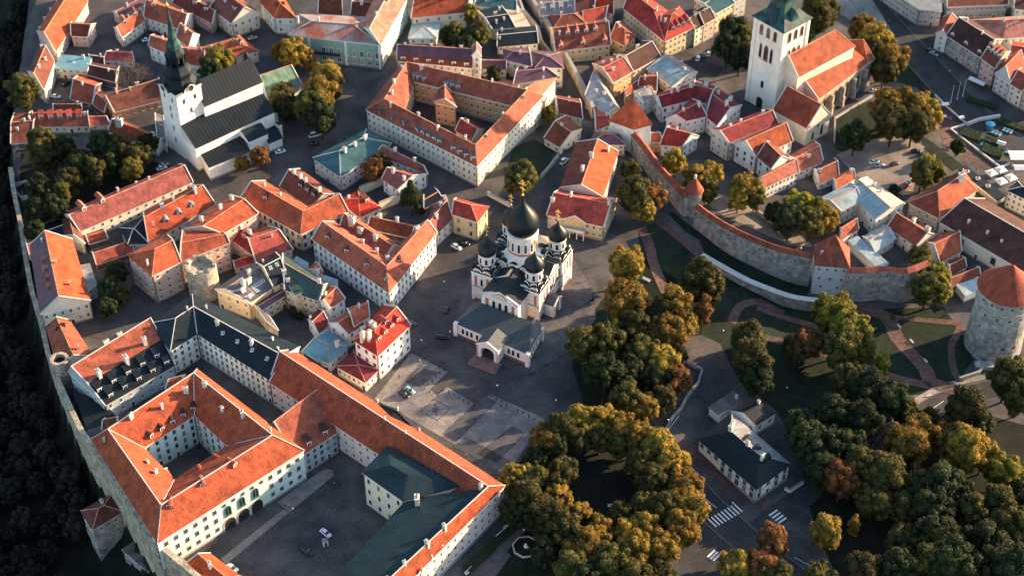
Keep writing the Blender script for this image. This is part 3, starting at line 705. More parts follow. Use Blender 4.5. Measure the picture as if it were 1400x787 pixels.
bld('brown-roofed cottage at the bend of the lane beside the garden', 'cream', [('c', [(175,742),(262,790)], [(290,625),(372,695)], 5, 3, 'brown', dict(ch=[(.4,.5)])), ('c', [(250,603),(378,636)], [(232,515),(360,535)], 6, 3, 'brown', dict(ch=[(.5,.5)]))])
bld('cream house with long crimson roof and a plain tall gable below the big church tower', 'cream', [('w', [(468,97),(655,22)], [(400,52),(610,-28)], 11, 3, 'maroon', dict(sp=2.6, nf=3))])
bld('white gabled house with orange roof between crimson roof and church chapel', 'white', [('w', [(572,152),(712,90)], [(490,102),(655,28)], 10, 5, 'orange', dict(win='plains', ch=[]))])
bld('white house with dark rust roof attached in front of the white gabled house', 'white', [('w', [(578,152),(632,196)], [(640,98),(695,160)], 9, 4, 'brown', dict(win='plains', ch=[], ends='gg'))])
bld('long low white house with orange roof and a band of dark windows', 'white', [('w', [(600,272),(735,208)], [(585,232),(712,165)], 7, 3, 'orange', dict(sp=1.9, nf=2, ch=[], ends='gg')), ('w', [(735,210),(828,166)], [(700,150),(798,96)], 6, 3, 'orange', dict(ch=[(.5,.3)]))])
bld('small maroon-roofed house at the edge of the gravel car park', 'white', [('w', [(815,252),(890,222)], [(795,200),(872,160)], 5, 3, 'brown', dict(ch=[(.1,.4)]))])
bld('small orange-roofed lean-to beside the gravel car park', 'white', [('w', [(880,276),(952,236)], [(870,238),(940,200)], 5, 2, 'orange', dict(ch=[(.8,.5)]))])
bld('large cream L-shaped building under weathered pale blue metal roofs', 'cream', [
  ('w', [(897,358),(978,320)], [(820,312),(935,255)], 8, 2, 'ltblue', dict(ch=[], sp=2.3)),
  ('w', [(932,282),(1030,393)], [(1000,233),(1142,332)], 9, 2, 'ltblue', dict(pm=['ltblue','beige'], ch=[(.3,.8),(.5,.8)], sp=4))])
bld('little white cottage with red roof at the foot of the pale blue roofs', 'white', [('w', [(898,472),(965,428)], [(895,425),(945,395)], 5, 3, 'rust', dict(ch=[]))])
bld('pair of pale tin-roofed sheds behind the square wall tower', 'palegrey', [('w', [(930,472),(1045,578)], [(962,458),(1080,562)], 5, 0, 'ltblue', dict(ch=[], nowin=1)), ('w', [(1030,515),(1105,466)], [(985,460),(1060,418)], 5, 2, 'ltblue', dict(ch=[(.1,.6)]))])
bld('white house with a broad rust red roof and two tall chimneys', 'cream', [('h', [(645,430),(795,535)], [(725,368),(900,475)], 6, 4, 'rust', dict(ch=[(.5,.6,1.5),(.95,.6,1.7)]))])
bld('orange-roofed house right of the rust red roof with a white eaves line', 'cream', [('h', [(925,620),(1038,562)], [(848,512),(1005,437)], 5, 4, 'orange', dict(ch=[]))])
bld('small dark rust-roofed annex under the orange-roofed house', 'white', [('h', [(985,690),(1065,645)], [(960,628),(1040,595)], 4, 2, 'brown', dict(ch=[]))])
bld('low brown-roofed shed with light eaves beside the round cannon tower', 'white', [('h', [(985,755),(1140,690)], [(975,702),(1120,650)], 4, 2, 'brown', dict(ch=[]))])
bld('low pale metal-roofed shed squeezed against the round cannon tower', 'white', [('h', [(1060,800),(1135,770)], [(1015,745),(1130,712)], 4, 0, 'ltblue', dict(ch=[], nowin=1))])
bld('very long cream hall with a huge dark brown roof and tall windows', 'cream', [('h', [(925,402),(1440,705)], [(1165,285),(1650,560)], 8, 6, 'dark', dict(sp=6.5, nf=1, ws=(2.2,3.2), win='plaing', ch=[(.2,.2),(.4,.2),(.55,.2)], ends='gg', cap='white'))])
bld('yellow-fronted building with orange and brown roofs and one tall white chimney', 'yellow', [
  ('h', [(922,382),(1122,235)], [(760,300),(1050,125)], 9, 6, 'rust', dict(ends='hh', pm=['orange','brown'], sp=3, nf=2, fl=['arch','plain'], ch=[(.7,.4,2.2)]))])
bld('long flat dark terrace roof with air-conditioning units above the cafe parasols', 'grey', [('v', [(720,605),(765,577)], [(512,440),(550,420)], 3, 0, 'slate', dict(ch=[], nowin=1, ends='gg'))])
bld('cream block with teal roof at the right edge beside the parasols', 'cream', [('h', [(1292,235),(1460,315)], [(1345,190),(1520,250)], 9, 1.5, 'slate', dict(ends='hh', sp=2.2, nf=3, ch=[]))])
# top right
bld('long grey stone office block with rounded corner at the upper right', 'grey', [
  ('d', [(590,-100),(815,50),(935,58)], [(640,-160),(850,-30),(930,-30)], 9, 0, 'grey', dict(sp=2.0, nf=3, ch=[])),
  ('d', [(965,35),(1290,22)], [(965,-60),(1290,-60)], 8, 2, 'brown', dict(sp=2.1, nf=2))], pipes=False)
bld('pale green house at the far upper right corner', 'palegreen', [('d', [(1325,45),(1440,60)], [(1330,-40),(1440,-30)], 8, 2, 'dark', {})])
bld('white townhouse with an ornate curved gable, first in the right-hand street row', 'white', [('d', [(962,202),(1020,110)], [(906,180),(945,95)], 9, 3, 'rust', dict(sp=2.3, nf=3, ch=[]))])
bld('grey stone townhouse with dark brown roof and three dormer gables', 'stone', [('d', [(962,190),(1148,310)], [(1075,100),(1262,215)], 9.5, 5, 'dark', dict(sp=2.2, nf=3, dorm=[D('gab','dark',0,3,.12,.9,.05)], fl=['arch','plain','plain']))])
bld('salmon pink townhouse in the right-hand street row', 'pink', [('d', [(1148,312),(1222,366)], [(1230,230),(1300,280)], 10.5, 4, 'brown', dict(sp=2.2, nf=3, dorm=[D('gab','brown',0,4,.1,.9,.3)]))])
bld('grey townhouse with a tall medieval gable in the right-hand street row', 'palegrey', [('d', [(1304,452),(1385,370)], [(1223,398),(1300,310)], 9, 7, 'rust', dict(sp=2.2, nf=3, fl=['arch','plain','arch'], ch=[]))])
bld('cream townhouse with arched ground floor near the right edge', 'cream', [('d', [(1304,450),(1370,490)], [(1375,365),(1440,410)], 9.5, 3, 'rust', dict(sp=2.2, nf=3, fl=['arch','plain','plain']))])
bld('tan townhouse at the right edge, last of the street row', 'ochre', [('d', [(1371,492),(1450,545)], [(1440,412),(1510,460)], 9, 3, 'brown', dict(sp=2.2, nf=3))])
bld('long faded orange roof behind the right-hand street row', 'cream', [('d', [(1265,205),(1500,190)], [(1060,110),(1480,80)], 8, 4, 'salmon', dict(ends='hg', ch=[(.3,.5),(.5,.5),(.7,.5)]))])
bld('low red-roofed back houses behind the pink and grey townhouses', 'white', [('d', [(1300,300),(1420,330)], [(1310,225),(1440,240)], 8, 2, 'red', dict(nch=3))])
# left and middle
bld('long red-roofed row with five white skylight boxes above the garden trees', 'cream', [('a', [(165,680),(480,676)], [(165,606),(470,596)], 4, 3, 'rust', dict(dorm=[D('white','red',0,5,.2,.85,.3)], ch=[(.05,.5),(.95,.4)])), ('a', [(480,676),(590,668)], [(472,620),(560,625)], 3, 2, 'pinkred', dict(ch=[]))])
bld('low brown-roofed stable with stepped firewalls at the far left wall', 'brick', [('a', [(60,770),(165,760)], [(78,612),(205,605)], 4, 3, 'brown', dict(ch=[(.3,.3),(.6,.5),(.8,.6)]))])
bld('house with rust roof and one big white chimney in front of the church tower', 'cream', [('a', [(585,705),(845,800)], [(635,640),(890,748)], 4, 3, 'rust', dict(ch=[(.18,.35,2.3),(.85,.5)]))])
bld('very long salmon red roof with small dormers below the garden trees', 'cream', [('e', [(430,455),(1035,190)], [(335,365),(960,100)], 6.5, 4, 'pinkred', dict(sp=3.6, dorm=[D('gab','salmon',0,2,.12,.28,.45)], ch=[(.7,.6),(.6,.7),(.45,.8)])), ('e', [(455,520),(430,455)], [(350,480),(330,370)], 6, 2.5, 'brown', dict(ends='gg', ch=[]))])
bld('house with rust orange roof and three white round-topped dormers', 'cream', [('e', [(800,515),(1155,310)], [(775,355),(1040,215)], 7, 5, 'rust', dict(dorm=[D('arch','grey',0,3,.3,.72,.18), D('sky','red',0,4,.1,.7,.3)], ch=[(.3,.5,1.4),(.5,.5),(.85,.45,1.5)]))])
bld('dark teal-roofed wing between the two long red roofs', 'bluegrey', [('e', [(690,520),(795,520)], [(650,440),(762,395)], 7, 2.5, 'slate', dict(ends='hh', ch=[]))])
bld('tiny brown-roofed outhouse in the narrow yard left of the salmon building', 'brick', [('e', [(480,522),(578,492)], [(460,476),(552,446)], 4, 1.5, 'rust', dict(ch=[], nowin=1))])
bld('low curved rust-roofed building above the dark yard', 'brick', [('e', [(520,632),(720,565)], [(498,570),(700,505)], 4, 2.5, 'rust', dict(ch=[], nowin=1))])
bld('tall salmon-pink building with orange roofs beside the ruined round tower', 'salmon', [
  ('e', [(820,692),(972,618)], [(690,584),(900,480)], 14, 4, 'orange', dict(ends='hg', sp=3, nf=4, ch=[(.1,.3)])),
  ('e', [(972,616),(1232,515)], [(985,455),(1200,465)], 13.4, 1.5, 'rust', dict(sp=3, nf=4, ch=[])),
  ('e', [(1195,468),(1385,358)], [(1000,442),(1245,264)], 13, 2.5, 'orange', dict(ch=[(.2,.8,1.3),(.6,.75,1.3),(.9,.8,1.3)], nf=4))])
bld('maroon-roofed house between the tall salmon building and the yellow court', 'cream', [('e', [(1225,482),(1360,580)], [(1290,415),(1450,495)], 7, 3, 'maroon', dict(ch=[(.6,.5,1.4),(.3,.5,1.3)], dorm=[D('box','red',0,1,.5,.5,.3)])), ('e', [(1265,650),(1385,615)], [(1255,615),(1350,582)], 4, 1.5, 'red', dict(ch=[]))])
bld('house with sunlit orange roof above the grey-brown skylight roof', 'cream', [('f', [(0,615),(195,552)], [(-60,470),(60,430)], 7, 4, 'orange', dict(pm=['red','orange']))])
def castle_house(): pass
bld('house at the left wall with a purple-brown slope, four salmon dormers and cream gable', 'cream', [('i', [(222,152),(165,-215)], [(482,82),(385,-245)], 9, 6, 'orange', dict(rf=.42, pm=['purple','orange'], ends='gg', dorm=[D('gab','salmon',0,4,.35,.75,.2)], sp=2.6, ch=[(.1,.3),(.5,.5),(.8,.7)]))])
bld('small dark slate-roofed wing by the left wall under the long salmon roof', 'cream', [('e', [(260,512),(372,468)], [(225,425),(335,390)], 5, 1, 'slate', dict(ch=[]))])
bld('small rust-roofed shed right against the left town wall', 'brick', [('e', [(165,602),(255,575)], [(142,500),(238,470)], 4, 2, 'rust', dict(ch=[], nowin=1))])
bld('narrow pale flat-roofed annex with glazed bays beside the purple-brown slope', 'palegrey', [('e', [(455,790),(520,742)], [(430,642),(482,632)], 6, 0, 'grey', dict(ch=[(.3,.4)]))])
bld('bright orange curved-ridge house beside the small white round turret', 'cream', [('i', [(252,218),(312,435)], [(372,190),(495,378)], 6, 3, 'orange', dict(ch=[(.85,.7,1.3)], dorm=[D('arch','dark',0,1,.2,.2,.3)]))])
bld('mansard house with sunlit orange upper slope, black lower slope and ten small dormers', 'bluegrey', [
  ('i', [(565,640),(938,425)], [(375,470),(800,205)], 8, 5.5, 'slate', dict(prof=[(0,0),(.42,.72),(.86,1),(1,0)], pm=['slate','orange','orange'], sp=3.6, dorm=[D('box','slate',0,5,.12,.92,.06), D('box','slate',0,5,.05,.85,.22)],
     ch=[(.15,.42,1.8),(.5,.38,1.8),(.8,.5,1.8),(.45,.9,1.5),(.62,.9,1.5)])),
  ('i', [(470,770),(640,720)], [(400,565),(565,640)], 5, 0, 'slate', dict(ch=[], nowin=1))])
bld('long L-shaped building with huge black metal roof and white many-windowed walls', 'white', [('t', [(312,158),(385,112),(588,240)], [(255,85),(372,5),(668,152)], 12.5, 3.5, 'slate', dict(sp=2.5, nf=4, win='plains', seam=1.4, ends='hg', ch=[(.35,.7),(.45,.4,1.3),(.75,.4,1.6),(.85,.8),(.93,.6),(.2,.5)], dorm=[D('sky','slate',0,4,.5,.9,.3)]))])
# the castle
def arches(root, off, geo):
    O, I, zb, zt = geo[0][:4]; n = len(O)
    # the courtyard front: edge whose middle lies lowest to the right
    e = max(range(n), key=lambda i: (O[i][0]+O[(i+1) % n][0])-(O[i][1]+O[(i+1) % n][1]))
    a, b_ = O[e], O[(e+1) % n]
    if a[0] > b_[0]: a, b_ = b_, a
    dx, dy = b_[0]-a[0], b_[1]-a[1]; L = math.hypot(dx, dy); ang = math.atan2(dy, dx); nx, ny = dy/L, -dx/L
    NOEDGE.append((root, (a[0]+b_[0])/2, (a[1]+b_[1])/2))
    aw = MB(); n_ = 10; arc = [(1.0*math.cos(math.pi*k/n_), .55+.45*math.sin(math.pi*k/n_)) for k in range(n_+1)]
    o = [(-1,0),(1,0)]+arc; i_ = [(-.88,0),(.88,0)]+[(x*.88, z*.95) for x, z in arc]; m = len(o)
    for k in range(m):
        l = (k+1) % m
        aw.face([(o[k][0],-.14,o[k][1]),(o[l][0],-.14,o[l][1]),(i_[l][0],-.14,i_[l][1]),(i_[k][0],-.14,i_[k][1])], LITEST)
    aw.face([(x,-.1,z) for x, z in i_], VOID); am = keep(aw, 'archway')  # flat dark panel: shade of the open arch put into the colour
    for t in (.455, .55, .645):
        x, y = a[0]+dx*t, a[1]+dy*t
        inst('archway', am, root, (x-off[0]+nx*.05, y-off[1]+ny*.05, zb-off[2]), ang, (2.5, 1, 5.2))
        inst('arched_window', WINM['arch', 'g'], root, (x-off[0]+nx*.05, y-off[1]+ny*.05, zb+6.6-off[2]), ang, (2.6, 2.2, 4.2))
    for t in [.05+.0645*k for k in range(15)]:
        x, y = a[0]+dx*t, a[1]+dy*t; big = .4 < t < .7
        hs = [(11.2, 1.3)] if big else [(2.2, 1.7), (6.2, 2.1), (10.4, 1.9)]
        if big and .42 < t < .68 and int(t*100) % 2: hs = [(11.2, 1.3)]
        for z, h in hs:
            inst('window', WINM['plain', 's'], root, (x-off[0]+nx*.04, y-off[1]+ny*.04, zb+z-off[2]), ang, (1.5, 1.3, h))
    return e
bld('castle wing ring with orange roofs around a dark court, arcade of three arches in front', 'palegreen', [
  ('t', [(92,407),(275,694),(680,437),(385,213)], [(235,430),(322,520),(470,425),(378,338)], 14, 6.5, 'orange', dict(closed=True, rf=.38, nf=4, sp=3.3, win='plaing', fac=1,
     ch=[(.02,.2),(.12,.75),(.17,.75,1.2),(.55,.3,1.1),(.61,.45,1.6),(.665,.6,1.2),(.745,.45,1.4),(.81,.6,1.4),(.88,.6,1.3),(.95,.45,1.2)],
     dorm=[D('arch','dark',1,5,.79,.95,.08), D('arch','rust',0,3,.27,.42,.3), D('arch','rust',1,3,.36,.5,.1)])),
  ('t', [(330,540),(300,490)], [(270,600),(262,548)], 13, 3, 'salmon', dict(nowin=1, ch=[]))], name='castle', cat='castle', extra=arches)
bld('teal-walled link wing with orange slope between castle ring and long baroque wing', 'bluegrey', [('t', [(664,458),(774,386)], [(590,375),(720,275)], 10, 6, 'orange', dict(rf=.8, nf=3, sp=2.6, win='plaing', ch=[], dorm=[D('box','dark',0,2,.35,.75,.08), ]))])
def wing_extra(root, off, geo):
    O, I, zb, zt = geo[0][:4]
    # pediment gable on the square side, with finials; row of finials on the park side
    pts = [un(*p, zt+1) for p in [(515,548),(572,588)]]
    (x0, y0), (x1, y1) = pts; L = math.hypot(x1-x0, y1-y0); u = ((x1-x0)/L, (y1-y0)/L); v = (-u[1], u[0])
    if v[0] < 0: v = (-v[0], -v[1])
    b = MB(); z0 = zt-.2
    def q(s, d, z): return (x0+u[0]*s+v[0]*d, y0+u[1]*s+v[1]*d, z)
    b.face([q(0,.6,z0), q(L,.6,z0), q(L*.8,.6,z0+1.4), q(L/2,.6,z0+3.4), q(L*.2,.6,z0+1.4)], WALL['palepink'])
    b.face([q(0,-.1,z0), q(L,-.1,z0), q(L*.8,-.1,z0+1.4), q(L/2,-.1,z0+3.4), q(L*.2,-.1,z0+1.4)][::-1], DARKT)
    b.face([q(L*.2,.6,z0+1.4), q(L/2,.6,z0+3.4), q(L/2,-6,z0+3.2), q(L*.2,-4,z0+1.2)], ROOF['slate']); b.face([q(L*.8,.6,z0+1.4), q(L/2,.6,z0+3.4), q(L/2,-6,z0+3.2), q(L*.8,-4,z0+1.2)], ROOF['slate'])
    for p, r in ((0,.2),(.2,.5),(.5,.8),(.8,1)):
        hz = {0:0,.2:1.4,.5:3.4,.8:1.4,1:0}; b.bar(q(L*p,.25,z0+hz[p]+.1), q(L*r,.25,z0+hz[r]+.1), .8, .35, DARKT)
    b.build('pediment', root, off)
    f = MB(); f.lathe((0,0), [(.35,0),(.35,.5),(.2,.6),(.5,1.1),(.45,1.6),(.15,2.0),(.1,2.4),(.001,2.8)], 8, LITEST); fm = keep(f, 'finial')
    for s in (0, .5, 1):
        hz = {0:0,.5:3.4,1:0}[s]; p = q(L*s,.25,z0+hz); inst('finial', fm, root, (p[0]-off[0], p[1]-off[1], p[2]-off[2]))
    for px, py in [(617,732),(604,747),(590,762),(577,780)]:
        x, y = un(px, py, zt+.5); inst('finial', fm, root, (x-off[0], y-off[1], zt-off[2]))
bld('long baroque palace wing with orange roof and pale pink walls bending at the park corner', 'palepink', [
  ('x', [(401,479),(690,664),(520,834)], [(369,521),(646,704),(480,850)], 12, 7, 'orange', dict(rf=.5, sp=3.3, nf=3, ends='gg',
     ch=[(.08,.62,1.3),(.13,.6,1.3),(.2,.6,1.3),(.25,.55,1.3),(.4,.6,1.4),(.62,.5,.7),(.68,.5,.7)]))], name='palace', extra=wing_extra)
bld('cream block with black hipped metal roof standing in the palace courtyard', 'cream', [('n', [(577,228),(790,380)], [(708,92),(1100,300)], 16, 1.8, 'tealdark', dict(ends='hh', sp=4, nf=3, seam=1.3, ch=[], win='plaing'))], cap='none')
bld('low wing with long black seamed metal roof along the palace courtyard', 'cream', [('n', [(815,375),(420,805)], [(1247,346),(590,968)], 15.2, 2.9, 'tealdark', dict(prof=[(0,0),(1,1)], ends='gg', seam=1.1, nowin=1, ch=[(.08,.2,2.0)]))], cap='none')
bld('low orange-roofed gatehouse at the lower edge beside the left town wall', 'cream', [('m', [(1015,712),(1150,840)], [(1128,668),(1290,790)], 5, 2, 'orange', dict(ch=[(.5,.4,1.3)]))])
bld('orange L-shaped two-storey house with a sunlit ridge below the open square', 'cream', [('f', [(-85,285),(240,470),(495,350)], [(50,190),(275,325),(410,260)], 9, 4.5, 'orange', dict(sp=2.8, nf=2, ws=(1.3,1.9), win='plainb', ch=[(.1,.7),(.3,.7),(.95,.6)], dorm=[D('arch','dark',0,1,.2,.2,.3)]))])
bld('brown-roofed house with three black arched dormers behind the orange L-shaped house', 'grey', [('f', [(130,214),(300,332)], [(235,125),(430,262)], 6, 4, 'brown', dict(dorm=[D('arch','slate',0,3,.45,.85,.3)], ch=[(.15,.5,1.2),(.35,.5,1.3),(.5,.5,1.3),(.9,.5,1.4)]))])
bld('pale blue house under a large teal metal roof facing the open square', 'palegrey', [('H', [(398,670),(810,400)], [(175,518),(612,285)], 8, 2.5, 'teal', dict(ends='hh', sp=2.8, nf=2, rf=.6, ch=[(.35,.5,1.4),(.55,.5,1.4),(.75,.5,1.4)]))])
bld('white house under a pinkish red T-shaped roof beside the tall dark tree', 'white', [
  ('H', [(690,490),(1115,650)], [(800,430),(1050,590)], 7, 2.5, 'pinkred', dict(ch=[(.3,.6,1.3),(.8,.5,1.3)])),
  ('H', [(745,690),(870,780)], [(830,610),(1110,652)], 7, 3, 'pinkred', dict(ch=[(.3,.4,1.3),(.9,.3,1.2)]))])
bld('low house under a scarlet hipped roof between cream garden walls', 'cream', [('f', [(562,378),(668,328)], [(448,292),(548,238)], 4.5, 3, 'bright', dict(ends='hh', ch=[(.3,.8)], dorm=[D('box','brown',0,1,.7,.7,.3)]))])
bld('big white corner building with rust orange roof and pilastered street fronts', 'white', [
  ('f', [(305,497),(716,786),(968,462)], [(420,410),(698,604),(880,430)], 11, 4.5, 'orange', dict(ends='gg', sp=2.7, nf=3, win='plains', dorm=[D('arch','brown',0,4,.08,.52,.22), D('arch','dark',0,1,.66,.66,.3)], ch=[(.3,.9,1.3),(.45,.9,1.4),(.55,.75,1.4),(.9,.6,1.3)])),
  ('f', [(455,425),(700,592)], [(500,365),(775,540)], 9, 3, 'rust', dict(pm=['rust','orange'], nowin=1, ch=[(.2,.3,2.2),(.4,.2,1.5),(.7,.3,1.5)]))])
bld('white street house with salmon roof between the corner building and the yellow house', 'white', [('f', [(972,466),(1056,388)], [(905,425),(1000,272)], 7, 4, 'pinkred', dict(sp=3, ch=[(.3,.4,1.3),(.7,.6,1.3),(.95,.6,1.3)]))])
bld('row of low dusty pink sheds in the yard behind the corner building', 'brick', [('f', [(600,440),(835,490)], [(640,380),(865,430)], 4, 3, 'brown', dict(nowin=1, ch=[(.2,.6,1.5),(.6,.6,1.5)]))])
bld('dark-roofed garden shed beside the tall dark tree', 'brick', [('f', [(905,330),(1000,280)], [(905,262),(960,226)], 4, .8, 'black', dict(nowin=1, ch=[]))])
bld('yellow two-storey house with a scarlet hipped roof beside the onion-domed cathedral', 'yellow', [('f', [(1055,362),(1188,403)], [(1078,282),(1248,326)], 10, 3, 'bright', dict(ends='gh', sp=3.4, nf=2, ws=(1.3,2), win='plains', ch=[]))])
def portico(root, off, geo):
    O, I, zb, zt = geo[0][:4]; a, b_ = O
    dx, dy = b_[0]-a[0], b_[1]-a[1]; L = math.hypot(dx, dy); u = (dx/L, dy/L); n = (u[1], -u[0]); ang = math.atan2(dy, dx)
    c0 = (a[0]+dx*.5, a[1]+dy*.5); w = 4.4
    b = MB(); p = (c0[0]+n[0]*1.3, c0[1]+n[1]*1.3)
    b.box(p, u, n, w, 1.3, zb+3.2, zb+3.7, LITEST); b.box((p[0]+n[0]*1.2, p[1]+n[1]*1.2), u, n, w, .06, zb+3.7, zb+4.7, WHITE)
    for s in (-1, -.35, .35, 1): b.box((p[0]+u[0]*w*.95*s+n[0]*1.1, p[1]+u[1]*w*.95*s+n[1]*1.1), u, n, .18, .18, zb-1, zb+3.2, WHITE)
    b.build('portico', root, off)
    g = MB()
    def q(s, d, z): return (c0[0]+u[0]*s+n[0]*d, c0[1]+u[1]*s+n[1]*d, z)
    g.prism([q(-w,.5,0)[:2], q(w,.5,0)[:2], q(w,-.5,0)[:2], q(-w,-.5,0)[:2]], zt-2, zt, WALL['yellow'])
    g.face([q(-w,.5,zt), q(w,.5,zt), q(0,.5,zt+2.6)], WALL['yellow'])
    g.face([q(-w-.4,.8,zt-.1), q(0,.8,zt+2.8), q(0,-5,zt+2.8), q(-w-.4,-1,zt-.1)], ROOF['red']); g.face([q(w+.4,.8,zt-.1), q(0,.8,zt+2.8), q(0,-5,zt+2.8), q(w+.4,-1,zt-.1)], ROOF['red'])
    for s in (-1, 1): g.bar(q(s*(w+.4),.8,zt-.1), q(0,.8,zt+2.8), .3, .3, WHITE)
    g.build('gable', root, off)
bld('yellow house with red roof, small pediment and columned porch right of the cathedral', 'yellow', [('g', [(190,366),(492,428)], [(262,232),(560,285)], 7.5, 4.5, 'red', dict(sp=2.4, nf=2, ws=(1.1,1.6), ch=[(.02,.3,1.3),(.3,.5,1.2),(.98,.5,1.5)]))], extra=portico)
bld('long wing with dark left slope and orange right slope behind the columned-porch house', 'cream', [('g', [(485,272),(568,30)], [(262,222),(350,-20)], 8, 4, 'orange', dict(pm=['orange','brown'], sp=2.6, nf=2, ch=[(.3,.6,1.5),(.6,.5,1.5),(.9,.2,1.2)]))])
# yellow court in the middle
bld('yellow court building with dark green metal roofs stepping down to a garden', 'yellow', [
  ('A', [(785,428),(1090,522)], [(770,110),(1160,380)], 10, 2.5, 'dgreen', dict(sp=2.2, nf=3, ch=[(.9,.6,1.2),(.1,.2)], rf=.6)),
  ('A', [(870,470),(935,448)], [(830,400),(900,390)], 11.5, 0, 'dgreen', dict(ch=[], sp=2, nf=3))])
bld('house with steep dark blue metal roof and white gable beside the grey-brown roof', 'yellow', [('A', [(680,402),(805,335)], [(532,192),(700,105)], 10, 4, 'slate', dict(ch=[(.9,.1,1.8),(.2,.8)], dorm=[D('sky','slate',0,2,.3,.7,.4)]))])
bld('grey-brown seamed roof with many skylights and chimneys beside the ruined round tower', 'yellow', [
  ('A', [(468,545),(672,412)], [(168,428),(525,195)], 9, 2.2, 'greybrown', dict(seam=1.2, rf=.7, ch=[(.2,.35,1.5),(.35,.5,1.7),(.5,.45,1.5),(.15,.1,1.2),(.65,.65,1.5)], dorm=[D('sky','grey',0,4,.5,.85,.3), D('sky','grey',0,3,.1,.5,.15)])),
  ('A', [(572,612),(795,472)], [(512,572),(755,425)], 6.5, .6, 'purple', dict(ch=[], sp=2.6, nf=2))])
bld('beige-roofed low ledge building along the black metal roof', 'sand', [('A', [(620,705),(720,790)], [(500,555),(620,640)], 6, .6, 'beige', dict(nowin=1, ch=[]))])
bld('white-gabled house with an orange roof right of the yellow court', 'white', [('A', [(1185,590),(1318,510)], [(1090,540),(1185,405)], 8, 2.5, 'orange', dict(ch=[(.3,.7,1.3)], ends='gg'))])
bld('tiny orange gable house beside the big white corner building', 'white', [('A', [(1095,325),(1118,268)], [(1000,250),(1055,195)], 8, 2, 'orange', dict(ch=[(.2,.2,1.2)]))])
bld('little maroon-roofed cottage in the garden behind the pale blue roof', 'white', [('j', [(335,255),(393,205)], [(283,185),(335,130)], 5.5, 2.5, 'maroon', dict(ch=[(.1,.9)]))])
bld('white-gabled house with brown roof touching the red-roofed corner building', 'white', [('u', [(268,200),(350,152)], [(180,150),(288,85)], 7.5, 3, 'rust', dict(ch=[]))])
bld('orange-roofed back house behind the red-roofed corner building', 'white', [('u', [(300,160),(375,112)], [(270,80),(365,45)], 9, 3, 'orange', dict(ch=[(.5,.5)]))])
bld('house under a pale turquoise metal roof with a white chimney beside the maroon annex', 'palegrey', [('j', [(250,357),(395,412)], [(385,246),(490,322)], 5.5, 1.6, 'blue', dict(ends='gh', ch=[(.8,.7,1.4)], sp=2.4))])
bld('white three-storey corner building with crimson roof facing the paved square', 'white', [('j', [(655,374),(828,212)], [(530,292),(690,110)], 12.5, 4, 'bright', dict(ends='hg', sp=3.2, nf=3, ws=(1.4,1.7), win='plains', ch=[(.05,.7,1.6),(.12,.5,1.6),(.4,.8,1.4),(.35,.6,1.4),(.25,.95,1.4)], dorm=[D('arch','red',0,4,.25,.85,.25), D('arch','red',0,1,.6,.6,.4)], door=0))])
bld('low cream annex with a dark maroon roof in front of the crimson-roofed building', 'cream', [('j', [(590,517),(655,453)], [(437,432),(525,357)], 5, 1.2, 'maroon', dict(ends='hh', ch=[], sp=2, nf=1))])
bld('small slate-roofed lean-to beside the long baroque wing', 'cream', [('j', [(255,365),(400,470)], [(262,395),(385,480)], 8, 0, 'slate', dict(ch=[], nowin=1))])
# small white classical house in the park
bld('white classical house with black hipped roof and tall framed windows by the crossing', 'white', [
  ('D', [(68,348),(410,642)], [(262,200),(610,498)], 7, 4, 'slate', dict(ends='hh', hf=.9, pm=['slate','grey'], sp=3.4, nf=2, ws=(1.8,2.5), win='plains', ch=[(.25,.5,1.3),(.2,.65,1.3),(.55,.5,1.3),(.8,.5,1.3)], dorm=[D('arch','slate',1,3,.45,.8,.3)])),  # back slope takes lighter grey: its sunlit look put into the roof colour
  ('D', [(405,262),(525,187)], [(262,178),(425,105)], 6, 2.5, 'slate', dict(ends='gh', sp=3, nf=1, ws=(1.4,2.2), ch=[(.7,.6)])),
  ('D', [(195,212),(330,135)], [(130,157),(280,62)], 4.5, 0, 'greybrown', dict(ch=[(.9,.5)], nowin=1))], cap='none')
bld('squat grey bastion tower with brown-red hipped roof on the outer face of the left wall', 'grey', [('m', [(500,532),(655,440)], [(440,436),(600,348)], 8, 2.2, 'brown', dict(zb=-11, ends='hh', wall='stone', ch=[(.6,.7)], nf=2, skip=(0,), sp=4, belt=0, door=0)),
  ('m', [(520,600),(660,520)], [(470,520),(600,440)], 16, .8, 'greybrown', dict(zb=-26, ends='hh', wall='stone', ch=[], nowin=1)),
  ('m', [(660,640),(800,760)], [(720,600),(850,690)], 14, 0, 'greybrown', dict(zb=-24, nowin=1, wall='stone', ch=[]))], name='tower', cat='tower', corn=None, cap='tile', plinth=False)
bld('strip of pale tin sheds between the round-dormered roof and the tall salmon building', 'palegrey', [('e', [(925,447),(1128,350)], [(912,425),(1108,325)], 6, 0, 'ltblue', dict(ch=[(.2,.5),(.7,.5)], nowin=1))])
bld('pale tin-topped shed beside the gable of the big white corner building', 'white', [('A', [(1118,335),(1250,378)], [(1130,305),(1255,345)], 7, 0, 'ltblue', dict(ch=[], nowin=1))])
bld('two pale box roofs behind the dark green roof of the yellow court', 'white', [('A', [(868,168),(978,232)], [(885,138),(992,195)], 8, 0, 'ltblue', dict(ch=[], nowin=1))])
bld('small orange-roofed lodge at the upper outer corner of the castle ring', 'cream', [('t', [(300,264),(342,252)], [(316,240),(350,230)], 7, 2, 'orange', dict(ch=[]))])
bld('tiny orange-roofed lodge at the left outer corner of the castle ring', 'cream', [('t', [(122,378),(162,366)], [(132,350),(164,346)], 7, 2, 'orange', dict(ch=[]))])
